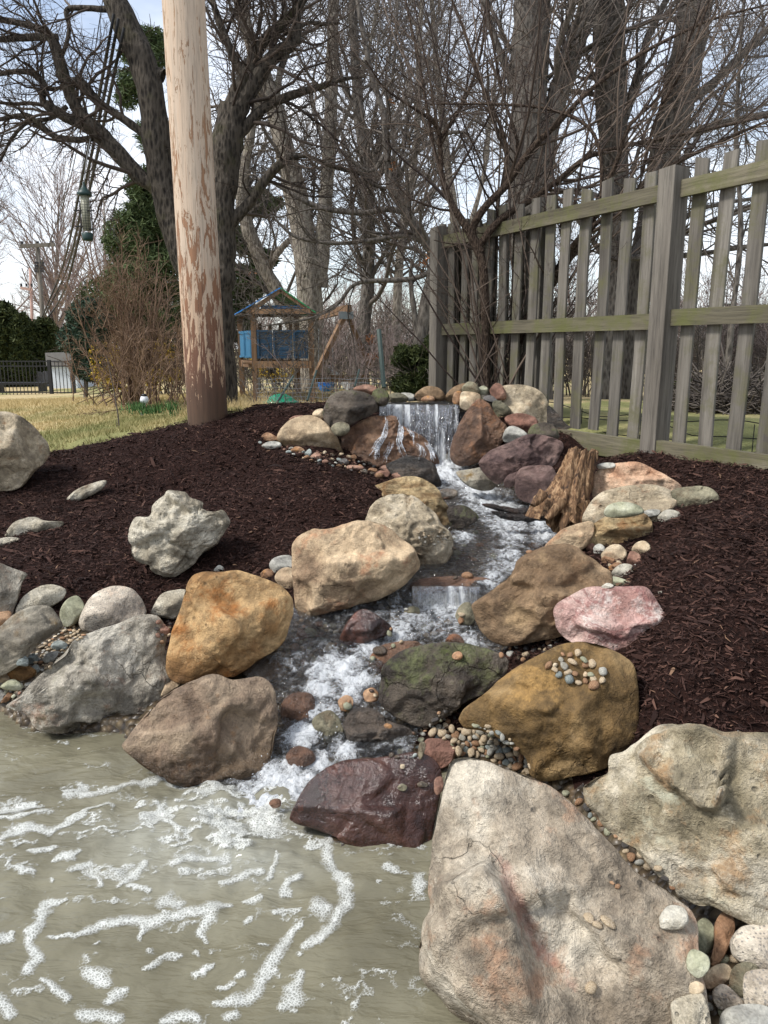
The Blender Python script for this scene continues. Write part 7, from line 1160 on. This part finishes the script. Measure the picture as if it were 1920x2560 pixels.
# waterfall: liner wall, ledge, sheet, strands
lx0, lx1 = Wp(812, 880, 6.3)[0], Wp(1000, 880, 6.3)[0]; zl = 1.15
tag(link('waterfall_liner', MB().box(((lx0 + lx1) / 2 + .04, 6.42, .85), (lx1 - lx0 - .02, .06, .56)).mesh('waterfall_liner', flat('liner_blue_black', hexc(50, 58, 70), .35))), 'dark liner wall behind the falling water', 'liner')
bm = MB().box(((lx0 + lx1) / 2, 6.50, zl - .035), (lx1 - lx0 + .06, .42, .05)); tag(link('lip_stone', bm.mesh('lip_stone', RM['dark_wet'])), 'flat wet stone slab forming the waterfall lip', 'stone slab')
x, y = np.meshgrid(np.linspace(lx0 - .02, lx1 + .03, 90), np.linspace(6.27, 6.95, 60)); z = zl + .006 * fbm(np.stack([x * 14, y * 9, 0 * x], -1), 3, 7); ii = np.arange(x.size).reshape(x.shape); q = np.stack([ii[:-1, :-1], ii[:-1, 1:], ii[1:, 1:], ii[1:, :-1]], -1).reshape(-1, 4)
tag(link('upper_pool_water', mesh_np('upper_pool_water', np.stack([x, y, z], -1).reshape(-1, 3), q, M_water, attrs={'white': .2 * ss(6.45, 6.3, y)})), 'thin water sheet above the waterfall lip', kind='structure')
def sheet(xa, xb, seed, ylip, reach, z0, z1, wh, label, nx=170, nz=90):
    u, v_ = np.meshgrid(np.linspace(0, 1, nx), np.linspace(0, 1, nz)); x = xa + (xb - xa) * u; z = z0 + (z1 - z0) * v_ ** 1.15; n = fbm(np.stack([x * 26, z * 1.8, 0 * x + seed], -1), 4, seed, .6); n2 = fbm(np.stack([x * 60, z * 14, 0 * x], -1), 2, seed + 4); y = ylip - reach * np.sqrt(v_) + .016 * n * v_ ** .5 + .005 * n2
    wv = np.clip(wh + .95 * n + .15 * (v_ - .3), 0, 1) * ss(0, .05, u) * ss(1, .95, u); ii = np.arange(x.size).reshape(x.shape); q = np.stack([ii[:-1, :-1], ii[:-1, 1:], ii[1:, 1:], ii[1:, :-1]], -1).reshape(-1, 4)
    return np.stack([x, y, z], -1).reshape(-1, 3), q, wv.ravel()
V, q, w_ = sheet(Wp(*fr('F', 1120, 340), 6.28)[0], Wp(*fr('F', 1515, 340), 6.28)[0] - .01, 3, 6.28, .13, zl + .003, .69, .12, ''); tag(link('waterfall', mesh_np('waterfall', V, q, M_fall, attrs={'white': w_})), 'clear curtain of water falling from the upper rim into the stream', 'waterfall')
V, q, w_ = sheet(Wp(*fr('F', 965, 340), 6.28)[0], Wp(*fr('F', 1130, 340), 6.28)[0], 8, 6.28, .07, zl + .003, .98, .02, '', 90, 50); tag(link('waterfall', mesh_np('waterfall', V, q, M_fall, attrs={'white': w_})), 'thin left part of the upper fall spilling on the broken brown rock', 'waterfall')
V, q, w_ = sheet(Wp(*fr('F', 1190, 1570), 3.74)[0], Wp(*fr('F', 1660, 1570), 3.74)[0], 5, 3.735, .035, .425, .33, .18, '', 120, 30); tag(link('waterfall', mesh_np('waterfall', V, q, M_fall, attrs={'white': w_})), 'low little fall dropping off the brown ledge stone', 'waterfall')
bvh = build_bvh()
def splash():
    Vs = []; Fs = []; n = 0; I0, F0 = ico(1); I1, F1 = ico(2)
    def blob(p, r, st=(1, 1, 1)):
        nonlocal n; V = I0 * r * np.array(st) * (1 + .25 * rng.normal(size=(len(I0), 1))); Vs.append(V + p); Fs.append(F0 + n); n += len(V)
    # runs of water over the broken rock left of the fall
    strands = [([(1070, 370), (1100, 420), (1108, 480), (1095, 560), (1110, 620), (1135, 690)], .013), ([(1010, 400), (1005, 470), (985, 540), (950, 590), (920, 640), (895, 690)], .010), ([(990, 540), (960, 610), (940, 690)], .014), ([(1150, 380), (1165, 450), (1200, 520), (1190, 590)], .008), ([(1290, 560), (1330, 620), (1345, 700)], .016), ([(1060, 560), (1030, 640), (1000, 700)], .006), ([(1220, 570), (1260, 620), (1250, 680)], .007)]
    def tubeadd(P, R, sd_=7):
        nonlocal n; V, F = tubes(np.array(P)[None], np.array(R)[None], sd_); Vt.append(V); Ft.append(F + nt_[0]); nt_[0] += len(V)
    Vt, Ft, nt_ = [], [], [0]
    for pts, r in strands:
        for m_ in range(9):
            path = smooth_path([(*fr('F', *p), 0) for p in pts], 40); j = rng.normal(0, 3.0, 2); jj = np.cumsum(rng.normal(0, .55, 40)); P = []
            for k in range(rng.integers(0, 12), rng.integers(26, 40)):
                h, nn = cast(path[k, 0] + j[0] + jj[k], path[k, 1] + j[1])
                if h is None or h[1] < 5 or h[1] > 6.6: continue
                P.append(h - ray(path[k, 0], path[k, 1]) * .008)
            if len(P) > 5:
                P = smooth_path(P, 50); R = r * rng.uniform(.14, .42) * (1 + .5 * fbm(np.stack([np.arange(50) * .5, np.full(50, m_), np.zeros(50)], -1), 3, m_)) * np.sin(np.linspace(.15, 3.0, 50)) ** .5; tubeadd(P, np.maximum(R, .0005))
    for (cx_, cy_, r), a in WH:
        if a < .6: continue
        for m_ in range(int(8 * a)):
            x_, y_ = cx_ + rng.normal(0, r * .4), cy_ + rng.normal(0, r * .3); h, nn = cast(x_, y_)
            if h is None: continue
            z_ = float(WT(np.array([h[0]]), np.array([h[1]]))[0])
            if h[2] > z_ + .05: continue
            e = .03; gx_ = float(WT(np.array([h[0] + e]), np.array([h[1]]))[0]) - z_; gy_ = float(WT(np.array([h[0]]), np.array([h[1] + e]))[0]) - z_; d = unit(np.array([-gx_, -gy_ - .004, 0.]) + rng.normal(0, .006, 3) * np.array([1, 1, 0])); L = rng.uniform(.02, .06); up_ = abs(rng.normal(0, .006)) ; t = np.linspace(0, 1, 9)[:, None]; b0 = np.array([h[0], h[1], max(z_, 0) + .006])
            pass
            blob(b0 + np.array([0, 0, up_ * 2.0]), rng.uniform(.0012, .0032), (1, 1, rng.uniform(.6, 1.8)))
    # drops in the air under the lip
    for m_ in range(160):
        x_ = rng.uniform(lx0 + .05, lx1 - .02); z_ = rng.uniform(.72, 1.14); blob(np.array([x_, 6.28 - .15 * math.sqrt((1.15 - z_) / .45) - rng.uniform(0, .05), z_]), rng.uniform(.002, .0055), (.7, .7, rng.uniform(1, 2.6)))
    b = NB('white_water_drops'); b.set(color=(.85, .88, .9), rough=.08, trans=.35, ior=1.33, spec=.8); tag(link('water_splash', mesh_np('water_splash', np.concatenate(Vs), np.concatenate(Fs), b.m)), 'splashing drops in the air at cascade and waterfall', kind='stuff')
    b = NB('white_water_strands'); v = b.coord(rnd=False); b.set(color=(.86, .89, .92), rough=.12, spec=1.0, alpha=b.ramp(b.noise(v, 90, 3, .6), [(.35, .15), (.65, .75)]), normal=b.bump(b.noise(v, 160, 3), .6, .004)); tag(link('white_water', mesh_np('white_water', np.concatenate(Vt), np.concatenate(Ft), b.m)), 'white ropes of water running down cascade and broken rock', kind='stuff')
splash()
